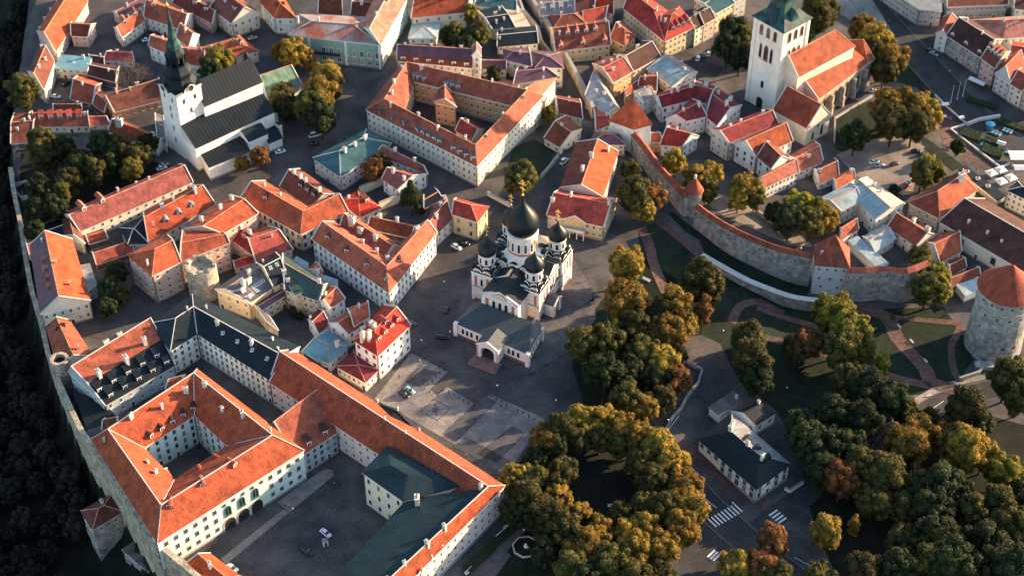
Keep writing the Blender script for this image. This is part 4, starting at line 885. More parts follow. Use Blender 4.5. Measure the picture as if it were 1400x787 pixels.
bld('little dark rust shed tucked against the long wing behind the porch house', 'cream', [('g', [(400,278),(465,288)], [(420,208),(474,218)], 5, 1.5, 'brown', dict(ch=[(.3,.5),(.7,.5)], nowin=1))])
bld('low white annex at the left foot of the baroque church tower', 'white', [('q', [(45,560),(85,600)], [(38,470),(70,480)], 5, 1.5, 'greybrown', dict(ch=[], nowin=1))])
bld('dark low roof between turquoise flat roof and small red-roofed house', 'brick', [('a', [(490,330),(560,345)], [(480,295),(560,300)], 4, 1.5, 'dark', dict(ch=[(.8,.5)], nowin=1))])
bld('small brown shed between steep brown gable and rust-walled barn', 'brick', [('a', [(500,560),(560,600)], [(540,490),(600,520)], 4, 2, 'rust', dict(ch=[], nowin=1))])
bld('brown-red outhouse row above the five skylight boxes', 'brick', [('a', [(290,590),(440,592)], [(290,562),(435,560)], 4, 1.5, 'brown', dict(ch=[(.9,.5)], nowin=1))])
place_windows()
for k, (root, mb) in BELT.items():
    if mb.f: mb.build('string_course', root)
print('objects after houses', len(bpy.data.objects))
# ---------------------------------------------------------------- town walls and towers
def wall_thing(label, pts, zt, th, base, m, name='town_wall', roof=None, cope=None, cat='wall', slits=False, merl=0):
    """pts: list of (x, y); zt: list or number of top heights; base: depth of the foot below ground on the lower side"""
    n = len(pts); Z = zt if isinstance(zt, list) else [zt]*n
    a, b = offs(pts, th/2), offs(pts, -th/2)
    c0 = pts[n//2]; z0 = ter(*c0); off = (c0[0], c0[1], z0)
    root = empty(name, off, label, cat); w = MB(); r = MB()
    lo = [min(ter(*a[i]), ter(*b[i]))-base for i in range(n)]
    for i in range(n-1):
        j = i+1
        w.face([(*b[i], lo[i]), (*b[j], lo[j]), (*b[j], Z[j]), (*b[i], Z[i])], m); w.face([(*a[j], lo[j]), (*a[i], lo[i]), (*a[i], Z[i]), (*a[j], Z[j])], m)
        w.face([(*b[i], Z[i]), (*b[j], Z[j]), (*a[j], Z[j]), (*a[i], Z[i])], m)
        if roof:
            A, B = [offs(pts, k)for k in (th/2+.5, -th/2-.35)]
            M = offs(pts, .1)
            r.face([(*B[i], Z[i]+.15), (*B[j], Z[j]+.15), (*M[j], Z[j]+1.5), (*M[i], Z[i]+1.5)], roof); r.face([(*M[i], Z[i]+1.5), (*M[j], Z[j]+1.5), (*A[j], Z[j]+.15), (*A[i], Z[i]+.15)], roof)
            r.face([(*A[i], Z[i]+.1), (*A[j], Z[j]+.1), (*B[j], Z[j]+.1), (*B[i], Z[i]+.1)], LITEST)
    for i in (0, n-1): w.face([(*a[i], lo[i]), (*b[i], lo[i]), (*b[i], Z[i]), (*a[i], Z[i])], m)
    w.build('wall', root, off)
    if roof: r.build('wall_walk_roof', root, off)
    if cope:
        k = MB(); 
        for i in range(n-1): k.bar((*pts[i], Z[i]+.1), (*pts[i+1], Z[i+1]+.1), th+.3, .22, cope)
        k.build('coping', root, off)
    if merl:
        bx = MB(); bx.box((0,0), (1,0), (0,1), .9, .35, 0, 1.1, m); me = keep(bx, 'merlon')
        for i in range(n-1):
            dx, dy = b[i+1][0]-b[i][0], b[i+1][1]-b[i][1]; L = math.hypot(dx, dy); q = int(L/merl); ang = math.atan2(dy, dx)
            for t in range(q):
                f = (t+.5)/q; inst('merlon', me, root, (b[i][0]+dx*f-off[0], b[i][1]+dy*f-off[1], Z[i]+(Z[i+1]-Z[i])*f-off[2]), ang)
    if slits:
        bx = MB(); bx.box((0,0), (1,0), (0,1), .22, .06, 0, .8, SOOT); me = keep(bx, 'arrow_slit')
        for i in range(n-1):
            dx, dy = b[i+1][0]-b[i][0], b[i+1][1]-b[i][1]; L = math.hypot(dx, dy); q = max(1, int(L/7)); ang = math.atan2(dy, dx)
            for t in range(q):
                f = (t+.5)/q; inst('arrow_slit', me, root, (b[i][0]+dx*f-off[0], b[i][1]+dy*f-off[1], Z[i]-2.6-off[2]), ang)
    return root
ST, SA = WALL['stone'], WALL['sand']
W1 = smooth([un(*P('w', *p), 4) for p in [(100,62),(150,125),(200,195),(255,255),(308,312)]], 3)
W2 = smooth([un(*P('w', *p), 4) for p in [(345,345),(410,392),(490,438),(560,470),(630,498),(710,520),(792,535)]], 3)
W3 = smooth([un(*P('w', *p), 3) for p in [(920,590),(990,590),(1065,583),(1150,592),(1230,560)]], 3)
wall_thing('upper stretch of the grey town wall with tiled walk descending to the small round turret', W1, 4, 2.6, 2, ST, roof=ROOF['orange'], slits=True)
wall_thing('long curved middle stretch of grey town wall with tiled walk between the two wall towers', W2, 4, 2.6, 2, ST, roof=ROOF['orange'], slits=True)
wall_thing('short stretch of grey town wall right of the square gate tower', W3, 3, 2.4, 2, ST, roof=ROOF['orange'], slits=True)
W4 = smooth([un(*P('w', *p), -5.5) for p in [(362,538),(460,592),(540,632),(620,662),(700,688),(770,698),(850,703)]], 3)
wall_thing('low curved outer stone wall in front of the tall town wall', W4, [-4.2-1.8*i/(len(W4)-1) for i in range(len(W4))], 2.2, 2, ST, cope=LITEST)
LW = smooth(LWALL[3:], 2); LZ = [p[0] for p in smooth([(z-.3, 0) for z in LWZ[3:]], 2)]
wall_thing('long weathered limestone wall on the cliff along the left edge of the old town', [tuple(p) for p in LW], LZ, 1.5, 3, SA, name='cliff_wall', cope=SA, slits=True)
g = G
def gw(label, c, pts, h, th, m, cope=STONEB):
    q = g2(c, pts); wall_thing(label, q, [ter(*p)+h for p in q], th, 1, m, name='garden_wall', cope=cope)
gw('stepped sandy garden wall in front of the castle courtyard gatehouse at the lower edge', 'm', [(810,605),(860,640),(930,700),(1020,770),(1090,820)], 3.2, 1.6, SA)
gw('tall cream garden wall between the pinkish T-shaped roof and the scarlet shed roof', 'f', [(560,262),(620,235),(690,205)], 4, .5, WALL['cream'])
gw('cream courtyard wall with a dark doorway under the tall dark tree', 'f', [(665,345),(775,300)], 4, .5, WALL['cream'])
gw('low white retaining wall beside the white classical house', 'D', [(580,652),(610,668),(690,615)], 1.4, .4, WALL['white'])
gw('sandy street wall along the lane climbing to the upper town', 'c', [(62,-20),(120,70),(190,170),(235,260),(290,350),(345,450),(405,560),(435,640)], 6, 1.2, SA)
gw('left-hand lane wall below the dark slate-roofed building', 'c', [(20,-20),(60,90),(140,185),(160,260),(215,330)], 4, .8, SA)
gw('low cream wall of the little garden left of the climbing lane', 'g', [(155,175),(200,125),(250,62)], 1.8, .5, WALL['sand'])
gw('garden wall with white piers at the street bend in front of the yellow house', 'f', [(1245,265),(1377,335)], 2, .5, WALL['cream'])
gw('long dark retaining wall beside the ramp into the park', 'G', [(270,745),(330,640),(400,560),(450,470),(530,370),(560,270),(430,205)], 1.4, .5, ST, cope=ST)
gw('two-tiered pale stone bench wall along the terrace behind the town wall', 'w', [(570,365),(620,400),(680,435)], 1.6, .8, SA)
gw('low stone retaining wall beside the curved road under the round cannon tower', 'l', [(1025,510),(1130,478),(1160,440),(1100,380)], 1.4, .6, ST)
gw('pale kerb wall along the sunken terrace of the memorial steps', 'v', [(385,45),(450,110),(555,200),(470,228),(600,330),(740,435),(790,410)], .8, .4, LITEST, cope=LITEST)
gw('pale stone ramp wall beside the blue kiosk', 'v', [(555,205),(620,180),(735,160)], 1.4, .7, LITEST, cope=LITEST)
gw('low white wall ending at the churchyard lawn beside the big red-roofed church', 'd', [(355,770),(360,640),(560,520)], .9, .5, LITEST)
gw('small white viewing platform wall at the left town wall', 'e', [(85,215),(180,195),(215,230),(215,262),(120,290),(85,255)], 1.5, .6, WALL['white'])
def cyl_tower(label, x, y, r, zb, zt, n, m, roofm=None, rr=0, rh=0, name='round_tower', r2=None, wins=(), crene=False, cap=None):
    root = empty(name, (x, y, ter(x, y)), label, 'tower'); off = (x, y, ter(x, y)); b = MB(); r2 = r2 or r
    b.lathe((x,y), [(r,zb),(r2,zt)]+([] if roofm else [(r2-1.1,zt),(r2-1.1,zt-1.6)]), n, m, smooth=False)
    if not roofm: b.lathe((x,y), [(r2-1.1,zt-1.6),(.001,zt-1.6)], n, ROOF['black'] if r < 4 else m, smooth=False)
    b.build('wall', root, off)
    if roofm:
        c = MB(); c.lathe((x,y), [(rr-.3,zt-.35),(rr,zt-.2),(.001,zt+rh)], n, roofm, smooth=False); ro = c.build('roof', root, off)
        if cap: 
            k = MB(); k.lathe((x,y), [(.5,zt+rh-.6),(.5,zt+rh+.9),(.001,zt+rh+1.2)], 8, cap); k.build('finial', ro, off)
    for z, num, w, h, a0, a1 in wins:
        for q in range(num):
            an = a0+(a1-a0)*(q+.5)/num; f = (z-zb)/(zt-zb); rad = r+(r2-r)*f
            inst('window', WINM['plain', 's'], root, (math.cos(an)*(rad-.05), math.sin(an)*(rad-.05), z-off[2]), an+math.pi/2, (w,1.2,h))
    if crene:
        bx = MB(); bx.box((0,0), (1,0), (0,1), .8, .55, 0, 1.3, m); me = keep(bx, 'merlon')
        for q in range(9):
            an = 2*math.pi*q/9
            if q in (1, 5): continue
            inst('merlon', me, root, (math.cos(an)*(r2-.55), math.sin(an)*(r2-.55), zt-off[2]), an+math.pi/2, (1, 1, rng.uniform(.5, 1.3)))
    return root
kt = cyl_tower('massive round grey cannon tower with a broad cone of rust tiles at the right edge', 177.6, -1.5, 10.6, -16, 17, 40, ST, ROOF['rust'], 10.9, 10.5, r2=9.7,
    wins=[(13.5,7,1.0,1.2,-2.9,-.2), (8,5,1.1,1.1,-2.7,-.4), (2,4,.9,.9,-2.9,-.3), (-6,2,1.5,2.2,-1.75,-.9)])
b = MB(); b.lathe((0,0), [(10.0,10.4),(10.35,10.7),(10.25,11.1),(9.9,11.1)], 40, ST); k_ = b.build('string_course', kt); k_.location = (0, 0, -ter(177.6,-1.5))
b = MB(); b.box((177.6-4,-13.5), (1,0), (0,1), 5, 1.6, -15, -10.6, ST); b.box((177.6+7,-11.5), (.8,.6), (-.6,.8), 3, 1.2, -15, -11, ST); b.build('terrace_base', kt, (177.6, -1.5, ter(177.6,-1.5)))
tx, ty = un(*P('w', 333, 318), 2)
cyl_tower('small round wall turret with a pointed rust cone set in the curved town wall', tx, ty+1.5, 3.4, -10, 6.2, 20, ST, ROOF['rust'], 3.9, 6.2, wins=[(4.2,4,.7,.7,-2.9,-.2)], cap=CHIMM)
tx, ty = un(*P('e', 1080, 640), 13.5)
cyl_tower('ruined round stone tower stub with broken parapet against the salmon building', tx, ty, 5.9, -2, 13.5, 24, SA, r2=5.6, wins=[(9,2,.6,1.0,-2.6,-.8)], crene=True)
tx, ty = un(*P('i', 318, 392), 9)
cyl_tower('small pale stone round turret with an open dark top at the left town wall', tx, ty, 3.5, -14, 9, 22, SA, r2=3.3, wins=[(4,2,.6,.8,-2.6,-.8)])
mq = [(113.2,25.3),(125.6,23.6),(127.2,35),(114.8,36.7)]
mt = empty('gate_tower', (119, 30, ter(119, 24)), 'tall square white-grey wall tower with a steep rust pyramid roof between two wall stretches', 'tower'); off = (119, 30, ter(119,24))
b = MB(); b.prism(mq, -16, 4, WALL['palegrey']); b.build('wall', mt, off)
b = MB(); eo = offs(mq, -.5, True); ap = (120.2, 30.2, 14.5)
for i in range(4): b.face([(*eo[i], 3.9), (*eo[(i+1) % 4], 3.9), ap], ROOF['rust'])
b.face([(*p, 3.9) for p in eo[::-1]], LITEST); ro = b.build('roof', mt, off)
b = MB()
for i in range(4): b.bar((*eo[i], 4.0), (ap[0], ap[1], ap[2]+.1), .3, .2, ROOF['orange'])
b.build('hip_tiles', ro, off)
inst('chimney', CHM[0], ro, (-3.5, -2.5, 7.5-off[2]), 0, (.9, .9, .9))
a, b2 = mq[0], mq[1]; ang = math.atan2(b2[1]-a[1], b2[0]-a[0])
for z, num in ((1.6,4),(-3,3),(-7,2)):
    for q in range(num):
        t = (q+.5)/num; inst('window', WINM['plain', 's'], mt, (a[0]+(b2[0]-a[0])*t-off[0], a[1]+(b2[1]-a[1])*t-off[1], z-off[2]), ang, (.75, 1, 1.0))
for z in (1.6, -3): inst('window', WINM['plain', 's'], mt, (113.9-off[0], 31-off[1], z-off[2]), math.atan2(-11.4,-1.6), (.75, 1, 1.0))
# ---------------------------------------------------------------- the black-roofed church with the baroque spire
COPPER = mat('copper_patina', (.025,.085,.08), .6, .4, .4, col2=(.014,.028,.03)); BLK = ROOF['slate']; CWH = WALL['white']
def dome_tower(root, off, geo):
    cx, cy = -136.2, 104.2; u = (.72,.694); v = (-.694,.72); t = MB()
    t.box((cx,cy), u, v, 6, 6, -3, 32.5, CWH); t.box((cx,cy), u, v, 6.25, 6.25, 31.2, 32.6, CWH)
    t.box((cx-5.5*v[0]*-1,cy-5.5*v[1]*-1), u, v, 6.4, 1, -3, 9, CWH)
    tw = t.build('tower_shaft', root, off)
    s = MB(); 
    def oc(r): return r/math.cos(math.pi/8)
    a0 = math.atan2(u[1], u[0])+math.pi/8
    s.box((cx,cy), u, v, 6.7, 6.7, 32.6, 33.0, BLK)
    s.lathe((cx,cy), [(7.3,33),(6.9,34.0),(5.6,35.4),(5.3,36.4),(5.9,37.6),(6.0,38.8),(5.1,40.2),(3.8,41.2),(3.3,41.6)], 8, BLK, a0, False)
    s.lathe((cx,cy), [(4.2,41.5),(4.2,41.9),(3.2,42)], 8, BLK, a0, False)
    sp = s.build('spire', root, off); s = MB()
    s.lathe((cx,cy), [(2.3,48.4),(3.1,49.6),(2.9,51.2),(1.9,53.2),(1.35,56),(.85,61),(.3,66.5),(.14,68)], 8, COPPER, a0, False); s.lathe((cx,cy), [(3.9,45.6),(4.1,46.1),(4.0,47),(3.0,48.0),(2.5,48.6)], 8, BLK, a0, False)
    s.build('spire_top', sp, off)
    p = MB()
    for k in range(8):
        an = a0+k*math.pi/4; p.box((cx+3.5*math.cos(an), cy+3.5*math.sin(an)), (math.cos(an),math.sin(an)), (-math.sin(an),math.cos(an)), .4, .4, 41.8, 45.7, BLK)
    p.lathe((cx,cy), [(1.4,41.8),(1.4,45.8)], 8, BLK); p.build('lantern_column', sp, off)
    q = MB(); q.lathe((cx,cy), [(.001,67.8),(.55,68.1),(.75,68.7),(.5,69.3),(.08,69.6),(.05,71.5)], 10, GOLD); q.build('gilded_ball', sp, off)
    aR, aL = math.atan2(u[1],u[0]), math.atan2(-v[1],-v[0])
    def fw(side, s_, z, w, h, st='arch'):
        # side 'F': face looking lower right (normal -v), side 'L': face looking lower left (normal -u)
        if side == 'F': x, y, an = cx-v[0]*6.02+u[0]*s_, cy-v[1]*6.02+u[1]*s_, math.atan2(u[1],u[0])
        else: x, y, an = cx-u[0]*6.02-v[0]*s_, cy-u[1]*6.02-v[1]*s_, math.atan2(-v[1],-v[0])
        inst('window', WINM[st, 's'], root, (x-off[0], y-off[1], z-off[2]), an, (w, 1, h))
    for s_ in (-2.8, 2.6): fw('F', s_, 26.5, 1.3, 2.2, 'plain'); fw('L', s_, 27, 1.0, 2.0, 'plain')
    for z in (6, 12, 18, 22): fw('L', .3, z, 1.0, 2.4)
    for s_ in (0,): fw('F', s_, 21, 1.2, 2.4)
    b = MB(); n = 20
    b.lathe((0,0), [(.001,0),(1.35,0)], n, DARKT); b.lathe((0,0), [(1.35,0),(1.4,.12),(1.65,.12),(1.7,-.2)], n, LITEST)
    for k in range(12):
        an = k*math.pi/6; b.bar((1.05*math.cos(an),1.05*math.sin(an),.06), (1.28*math.cos(an),1.28*math.sin(an),.06), .09, .05, GOLD)
    b.bar((0,0,.08), (.1,.75,.08), .12, .05, GOLD); b.bar((0,0,.1), (.95,-.25,.1), .09, .05, GOLD)
    me = keep(b, 'clock_face')
    for nx, ny in ((-v[0], -v[1]), (-u[0], -u[1])):
        b2 = MB(); 
        o = inst('clock_face', me, sp, (cx+nx*7.95-off[0], cy+ny*7.95-off[1], 33.6-off[2]), 0, (1,1,1)); o.rotation_euler = Vector((nx, ny, 0)).to_track_quat('Z', 'Y').to_euler()
    b2 = MB()
    for nx, ny, tx_, ty_ in ((-v[0],-v[1],u[0],u[1]), (-u[0],-u[1],-v[0],-v[1])):
        pts = [(3.2*math.cos(math.pi*k/8), 2.6*math.sin(math.pi*k/8)) for k in range(9)]
        for o_ in (7.8, 5.2): b2.face([(cx+nx*o_+tx_*s_, cy+ny*o_+ty_*s_, 32.5+z) for s_, z in pts], CWH)
        for (s0, z0_), (s1, z1_) in zip(pts, pts[1:]): b2.face([(cx+nx*o_+tx_*s_, cy+ny*o_+ty_*s_, 32.5+z) for o_, s_, z in ((7.9,s0,z0_),(7.9,s1,z1_),(5.2,s1,z1_),(5.2,s0,z0_))], BLK)
    b2.build('clock_gable', sp, off)
    # east turret on the nave ridge
    x, y = un(*P('q', 418, 262), 24); k = MB(); k.lathe((x,y), [(1.6,19),(1.6,24.5)], 8, CWH, smooth=False); k.lathe((x,y), [(2.0,24.5),(2.1,25.2),(1.2,26.4),(1.5,27.3),(.8,28.6),(.1,30)], 8, BLK); k.build('ridge_turret', root, off)
    # buttresses on the right side
    for px, py in [(530,470),(548,520)]:
        x, y = un(*P('q', px, py), 6); kk = MB(); kk.box((x,y), u, v, .7, 1.3, -2, 7, CWH, BLK); kk.build('buttress', root, off)
bld('white medieval church with black metal roofs, clock tower and green-black baroque spire', 'white', [
  ('q', [(238,440),(478,338)], [(168,383),(408,281)], 22, 8.5, 'slate', dict(zb=0, seam=1.5, ch=[], nf=4, skip=(0,1,2), fl=['church']*4, sp=6, ws=(1.3,2.4), door=0, belt=0)),
  ('q', [(203,612),(528,462)], [(150,562),(475,408)], 12, 5.5, 'slate', dict(zb=0, prof=[(0,0),(1,1)], seam=1.5, ch=[], nf=1, fl=['church'], sp=7, ws=(1.5,4), door=0)),
  ('q', [(258,690),(428,622)], [(208,614),(378,546)], 7, 1.2, 'slate', dict(zb=0, prof=[(0,0),(1,1)], ch=[], nf=1, fl=['church'], sp=6, ws=(1.4,2.6), seam=1.5)),
  ('q', [(422,585),(502,550)], [(375,546),(455,511)], 8.5, 2.5, 'slate', dict(zb=0, ends='gg', ch=[], nf=1, sp=3, ws=(1.2,1.8))),
  ('q', [(505,592),(562,568)], [(470,540),(527,516)], 5, .8, 'slate', dict(zb=0, ch=[], nf=1, sp=2.4))], name='church', cat='church', win='churchs', extra=dome_tower, corn=WHITE, cap='none', plinth=True)
# ---------------------------------------------------------------- the big church with the square white tower
def nig_extra(root, off, geo):
    cx, cy = 113.4, 154.6; u = (.755,.656); v = (-.656,.755); h = 8.2; t = MB()
    TW = Wl('tower_white', (.86,.8,.7))
    t.box((cx,cy), u, v, h, h, -17, 31, TW)
    for z in (10, 22.2, 30.6): t.box((cx,cy), u, v, h+.22, h+.22, z, z+.4, TW)
    for a in (-1, 1):
        for b_ in (-1, 1): t.box((cx+u[0]*a*h*.93+v[0]*b_*h*.93, cy+u[1]*a*h*.93+v[1]*b_*h*.93), u, v, .9, .9, -17, 30.6, TW)
    t.build('tower_shaft', root, off)
    s = MB(); c4 = lambda r, z: [(cx+u[0]*a*r+v[0]*b_*r, cy+u[1]*a*r+v[1]*b_*r, z) for a, b_ in ((-1,-1),(1,-1),(1,1),(-1,1))]
    prof = [(h+1.0,30.9),(h+1.1,31.2),(h-1.0,32.8),(h-3.6,35.8),(h-5.0,40),(3.4,42)]
    for (r0, z0), (r1, z1) in zip(prof, prof[1:]):
        A, B = c4(r0, z0), c4(r1, z1)
        for k in range(4): s.face([A[k], A[(k+1) % 4], B[(k+1) % 4], B[k]], COPPER)
    for k in range(4):       # gablets
        n_ = [(-v[0],-v[1]),(u[0],u[1]),(v[0],v[1]),(-u[0],-u[1])][k]; w_ = [u, v, u, v][k]
        def q(a, d, z): return (cx+n_[0]*d+w_[0]*a, cy+n_[1]*d+w_[1]*a, z)
        s.face([q(-2.6,h-1,32.4), q(2.6,h-1,32.4), q(0,h-1.4,37.4)], COPPER); s.face([q(-2.6,h-1,32.4), q(0,h-1.4,37.4), q(0,2,38)], ROOF['teal']); s.face([q(2.6,h-1,32.4), q(0,h-1.4,37.4), q(0,2,38)], ROOF['teal'])
    s.lathe((cx,cy), [(3.2,41.5),(2.9,46),(3.8,47.5),(4.2,50),(3.2,53),(1.6,55),(1.4,60),(2.0,62),(1.2,66),(.5,76),(.1,86)], 8, COPPER, smooth=False)
    s.build('spire', root, off)
    def fw(side, s_, z, w, hh, st='arch', fr='c'):
        if side == 'F': x, y, an = cx-v[0]*(h+.02)+u[0]*s_, cy-v[1]*(h+.02)+u[1]*s_, math.atan2(u[1],u[0])
        else: x, y, an = cx-u[0]*(h+.02)-v[0]*s_, cy-u[1]*(h+.02)-v[1]*s_, math.atan2(-v[1],-v[0])
        inst('window', WINM[st, fr], root, (x-off[0], y-off[1], z-off[2]), an, (w, 1.6, hh))
    bm_ = MB(); bm_.box((0,0), (1,0), (0,1), .5, .07, 0, 1, TW); bm_.face([(-.42,-.08,.04),(.42,-.08,.04),(.42,-.08,.96),(-.42,-.08,.96)], WALL['sand'])
    for sd_ in 'FL':
        for k in (-1,0,1): fw(sd_, k*3.9, 24.2, 1.9, 4.8, 'arch', 'b')
        fw(sd_, 0, 12.6, 2.4, 7.5, 'arch', 'b')
        for k in (-1,1): fw(sd_, k*3.1, 12.2, 1.9, 8.2, 'church', 'c')
    fw('L', 0, -1.5, 1.6, 3.4, 'church', 'b'); fw('L', -.3, -13, 4.4, 6.5, 'church', 'c')
    for z in (-2, 1.5, 5, 8.6): fw('F', -3.5, z, .6, 1.0, 'plain', 's')
    # aisle windows and buttresses
    O, I, zb, zt = geo[1][:4]; a, b_ = O; dx, dy = b_[0]-a[0], b_[1]-a[1]; L = math.hypot(dx, dy); ux = (dx/L, dy/L); nn = (ux[1], -ux[0]); an = math.atan2(dy, dx)
    for k in range(4):
        t_ = (k+.62)/4.4; inst('window', WINM['arch', 'b'], root, (a[0]+dx*t_-off[0]+nn[0]*.02, a[1]+dy*t_-off[1]+nn[1]*.02, zb+2.5-off[2]), an, (2.2, 2, 8))
    bu = MB(); bu.box((0,0), (1,0), (0,1), .75, 1.1, -3, 10.5, WALL['stone'], WALL['stone']); bu.box((0,-.9), (1,0), (0,1), .8, .6, -3, 5.5, WALL['stone']); bme = keep(bu, 'buttress')
    for k in range(5):
        t_ = (k+.12)/4.4; inst('buttress', bme, root, (a[0]+dx*t_-off[0]+nn[0]*.8, a[1]+dy*t_-off[1]+nn[1]*.8, zb-off[2]), an)
    # gable niches of the chapel
    O, I, zb, zt, rise = geo[2][:5]; a, b_ = O[1], I[1]
    dx, dy = b_[0]-a[0], b_[1]-a[1]; L = math.hypot(dx, dy); ux = (dx/L, dy/L); nn = (ux[1], -ux[0]); an = math.atan2(dy, dx)
    for t_, z, w, hh in ((.3,1.5,1.7,5),(.68,1.5,1.9,6.5),(.34,zt-zb+.3,.9,3),(.5,zt-zb+.3,.9,6),(.66,zt-zb+.3,.9,3),(.48,7.4,1.2,1.5)):
        inst('window', WINM['church', 'c'] if z < 7 else WINM['church', 's'], root, (a[0]+dx*t_-off[0]+nn[0]*.05, a[1]+dy*t_-off[1]+nn[1]*.05, zb+z-off[2]), an, (w, 1.2, hh))
bld('great church with orange roofs and a massive square white tower under a green copper cap', 'cream', [
  ('s', [(325,378),(600,228)], [(217,315),(492,165)], 23, 8, 'orange', dict(zb=-13, ends='gh', ch=[], nf=5, skip=(0,1,2,3), sp=6, ws=(1.8,1.6), fl=['church']*5, door=0)),
  ('s', [(425,484),(668,305)], [(350,445),(605,280)], 13, 6.5, 'orange', dict(zb=-13, prof=[(0,0),(1,1)], ends='gh', ch=[], nowin=1, wall='sand')),
  ('s', [(205,537),(370,627)], [(318,472),(483,562)], 10, 9, 'rust', dict(zb=-13, ends='gg', ch=[], nf=1, sp=5, ws=(1.6,5), fl=['arch'], door=0)),
  ('s', [(668,305),(695,288)], [(560,200),(622,200)], 13.5, 6, 'orange', dict(zb=-13, ends='hh', ch=[], nf=1, sp=5, ws=(1.8,7), fl=['arch'], wall='sand'))], name='church', cat='church', extra=nig_extra, cap='white')
# ---------------------------------------------------------------- the onion-domed cathedral
NR = R(-27); NX, NY = 1.85, 16.9; cu = (math.cos(NR), math.sin(NR)); cv = (-math.sin(NR), math.cos(NR))
nev = empty('cathedral', (NX, NY, 0), 'white and pale pink cathedral with five black onion domes and gilded crosses', 'cathedral', rz=NR)
NW = mat('stucco_white', (.8,.76,.71), .85, .1, .4, 'plaster', streak=.08); NP = mat('stucco_pale_pink', (.8,.7,.65), .85, .12, .4, 'plaster', streak=.1)
TC = flat('terracotta_panel', (.36,.13,.09), .8); DOM = mat('dome_black', (.012,.02,.026), .42, .35, .5, 'metal', streak=.3); NSD = mat('cathedral_upper_roof', (.02,.03,.036), .45, .3, .2, 'metal', streak=.3); NSL = mat('cathedral_roof', (.05,.062,.066), .5, .3, .2, 'metal', streak=.3, col2=(.06,.075,.085))
GRN = mat('granite_plinth', (.2,.12,.1), .8, .2, .6)
X1, Y1 = (1,0), (0,1)
def L2(x, y):  # world -> cathedral frame
    x -= NX; y -= NY; return x*cu[0]+y*cu[1], x*cv[0]+y*cv[1]
b = MB()
b.prism([(-12.6,-12.8),(12.8,-12.8),(12.8,12.6),(-12.6,12.6)], -2, 12.6, NP)
b.prism([(-12.9,-13.1),(13.1,-13.1),(13.1,12.9),(-12.9,12.9)], 11.8, 12.4, NW); b.prism([(-12.9,-13.1),(13.1,-13.1),(13.1,12.9),(-12.9,12.9)], 5.6, 5.9, NW)
for a in (-1, 1):
    for c in (-1, 1):
        b.prism([(a*9.7-4.1,c*9.7-4.1),(a*9.7+4.1,c*9.7-4.1),(a*9.7+4.1,c*9.7+4.1),(a*9.7-4.1,c*9.7+4.1)], -2, 13.6, NP)
        for s in (-1, 1):
            for r in (-1, 1): b.box((a*9.7+s*3.75, c*9.7+r*3.75), X1, Y1, .55, .55, -2, 13.5, NW)
        b.box((a*9.7,c*9.7), X1, Y1, 4.45, 4.45, 13.2, 13.8, NW); b.box((a*9.7,c*9.7), X1, Y1, 4.3, 4.3, 6.2, 6.6, NW)
for z in (6.7, 12.5):
    b.prism([(-13.0,-13.2),(13.2,-13.2),(13.2,13.0),(-13.0,13.0)], z, z+.22, DOM)
for a in (-1, 1):
    for c in (-1, 1): b.box((a*9.7,c*9.7), X1, Y1, 4.5, 4.5, 13.8, 14.05, DOM); b.box((a*9.7,c*9.7), X1, Y1, 4.35, 4.35, 6.65, 6.85, DOM); b.box((a*9.7,c*9.7), X1, Y1, 4.25, 4.25, -1, .9, GRN)
b.prism([(-12.75,-12.95),(12.95,-12.95),(12.95,12.75),(-12.75,12.75)], -1, .95, GRN)
b.build('nave_wall', nev)
b = MB()
b.prism([(-12.2,-12.4),(12.4,-12.4),(12.4,12.2),(-12.2,12.2)], 12.6, 13.2, NSD)
for a in (-1, 1): # cross arms
    b.face([(a*0-5.2,-12.5*1,13.2),(5.2,-12.5,13.2),(0,-12.5,16.6)], NP)
for ax in (0, 1):
    for s in (-1, 1):
        def w_(p, q, z): return (p, q*s, z) if ax == 0 else (q*s, p, z)
        b.face([w_(-5.4,13.2,12.9), w_(0,13.2,16.8), w_(0,0,16.8), w_(-5.4,0,12.9)], NSD); b.face([w_(5.4,13.2,12.9), w_(0,13.2,16.8), w_(0,0,16.8), w_(5.4,0,12.9)], NSD)
        b.face([w_(-5.2,13,12.9), w_(5.2,13,12.9), w_(0,13,16.6)], NP)
b.build('roof', nev)
def onion(r, z0, z1):
    H = z1-z0; pr = [(.80,0),(.93,.07),(.995,.16),(1.0,.24),(.95,.34),(.83,.44),(.66,.53),(.48,.61),(.31,.69),(.19,.76),(.11,.84),(.06,.93),(.03,1)]
    return [(p*r, z0+q*H) for p, q in pr]
def cross(x, y, z, s, parent):
    c = MB(); c.lathe((x,y), [(.001,z-.3*s),(.45*s,z),(.45*s,z+.35*s),(.001,z+.8*s)], 10, GOLD)
    c.box((x,y), X1, Y1, .13*s, .13*s, z+.5*s, z+6.2*s, GOLD)
    c.box((x,y), X1, Y1, 1.35*s, .12*s, z+4.3*s, z+4.65*s, GOLD); c.box((x,y), X1, Y1, .75*s, .12*s, z+5.2*s, z+5.5*s, GOLD)
    c.bar((x-.9*s,y,z+3.0*s), (x+.9*s,y,z+2.3*s), .24*s, .26*s, GOLD)
    c.build('cross', parent)
km = MB(); n = 10
arc = [(math.cos(math.pi*k/n), math.sin(math.pi*k/n)) for k in range(n+1)]
for rin, rout, m_, yy in ((.0,.52,NP,-.05),(.52,.66,TC,-.12),(.66,1.0,NW,-.22)):
    for (x0, z0), (x1, z1) in zip(arc, arc[1:]):
        km.face([(x0*rin,yy,z0*rin),(x0*rout,yy,z0*rout),(x1*rout,yy,z1*rout),(x1*rin,yy,z1*rin)], m_)
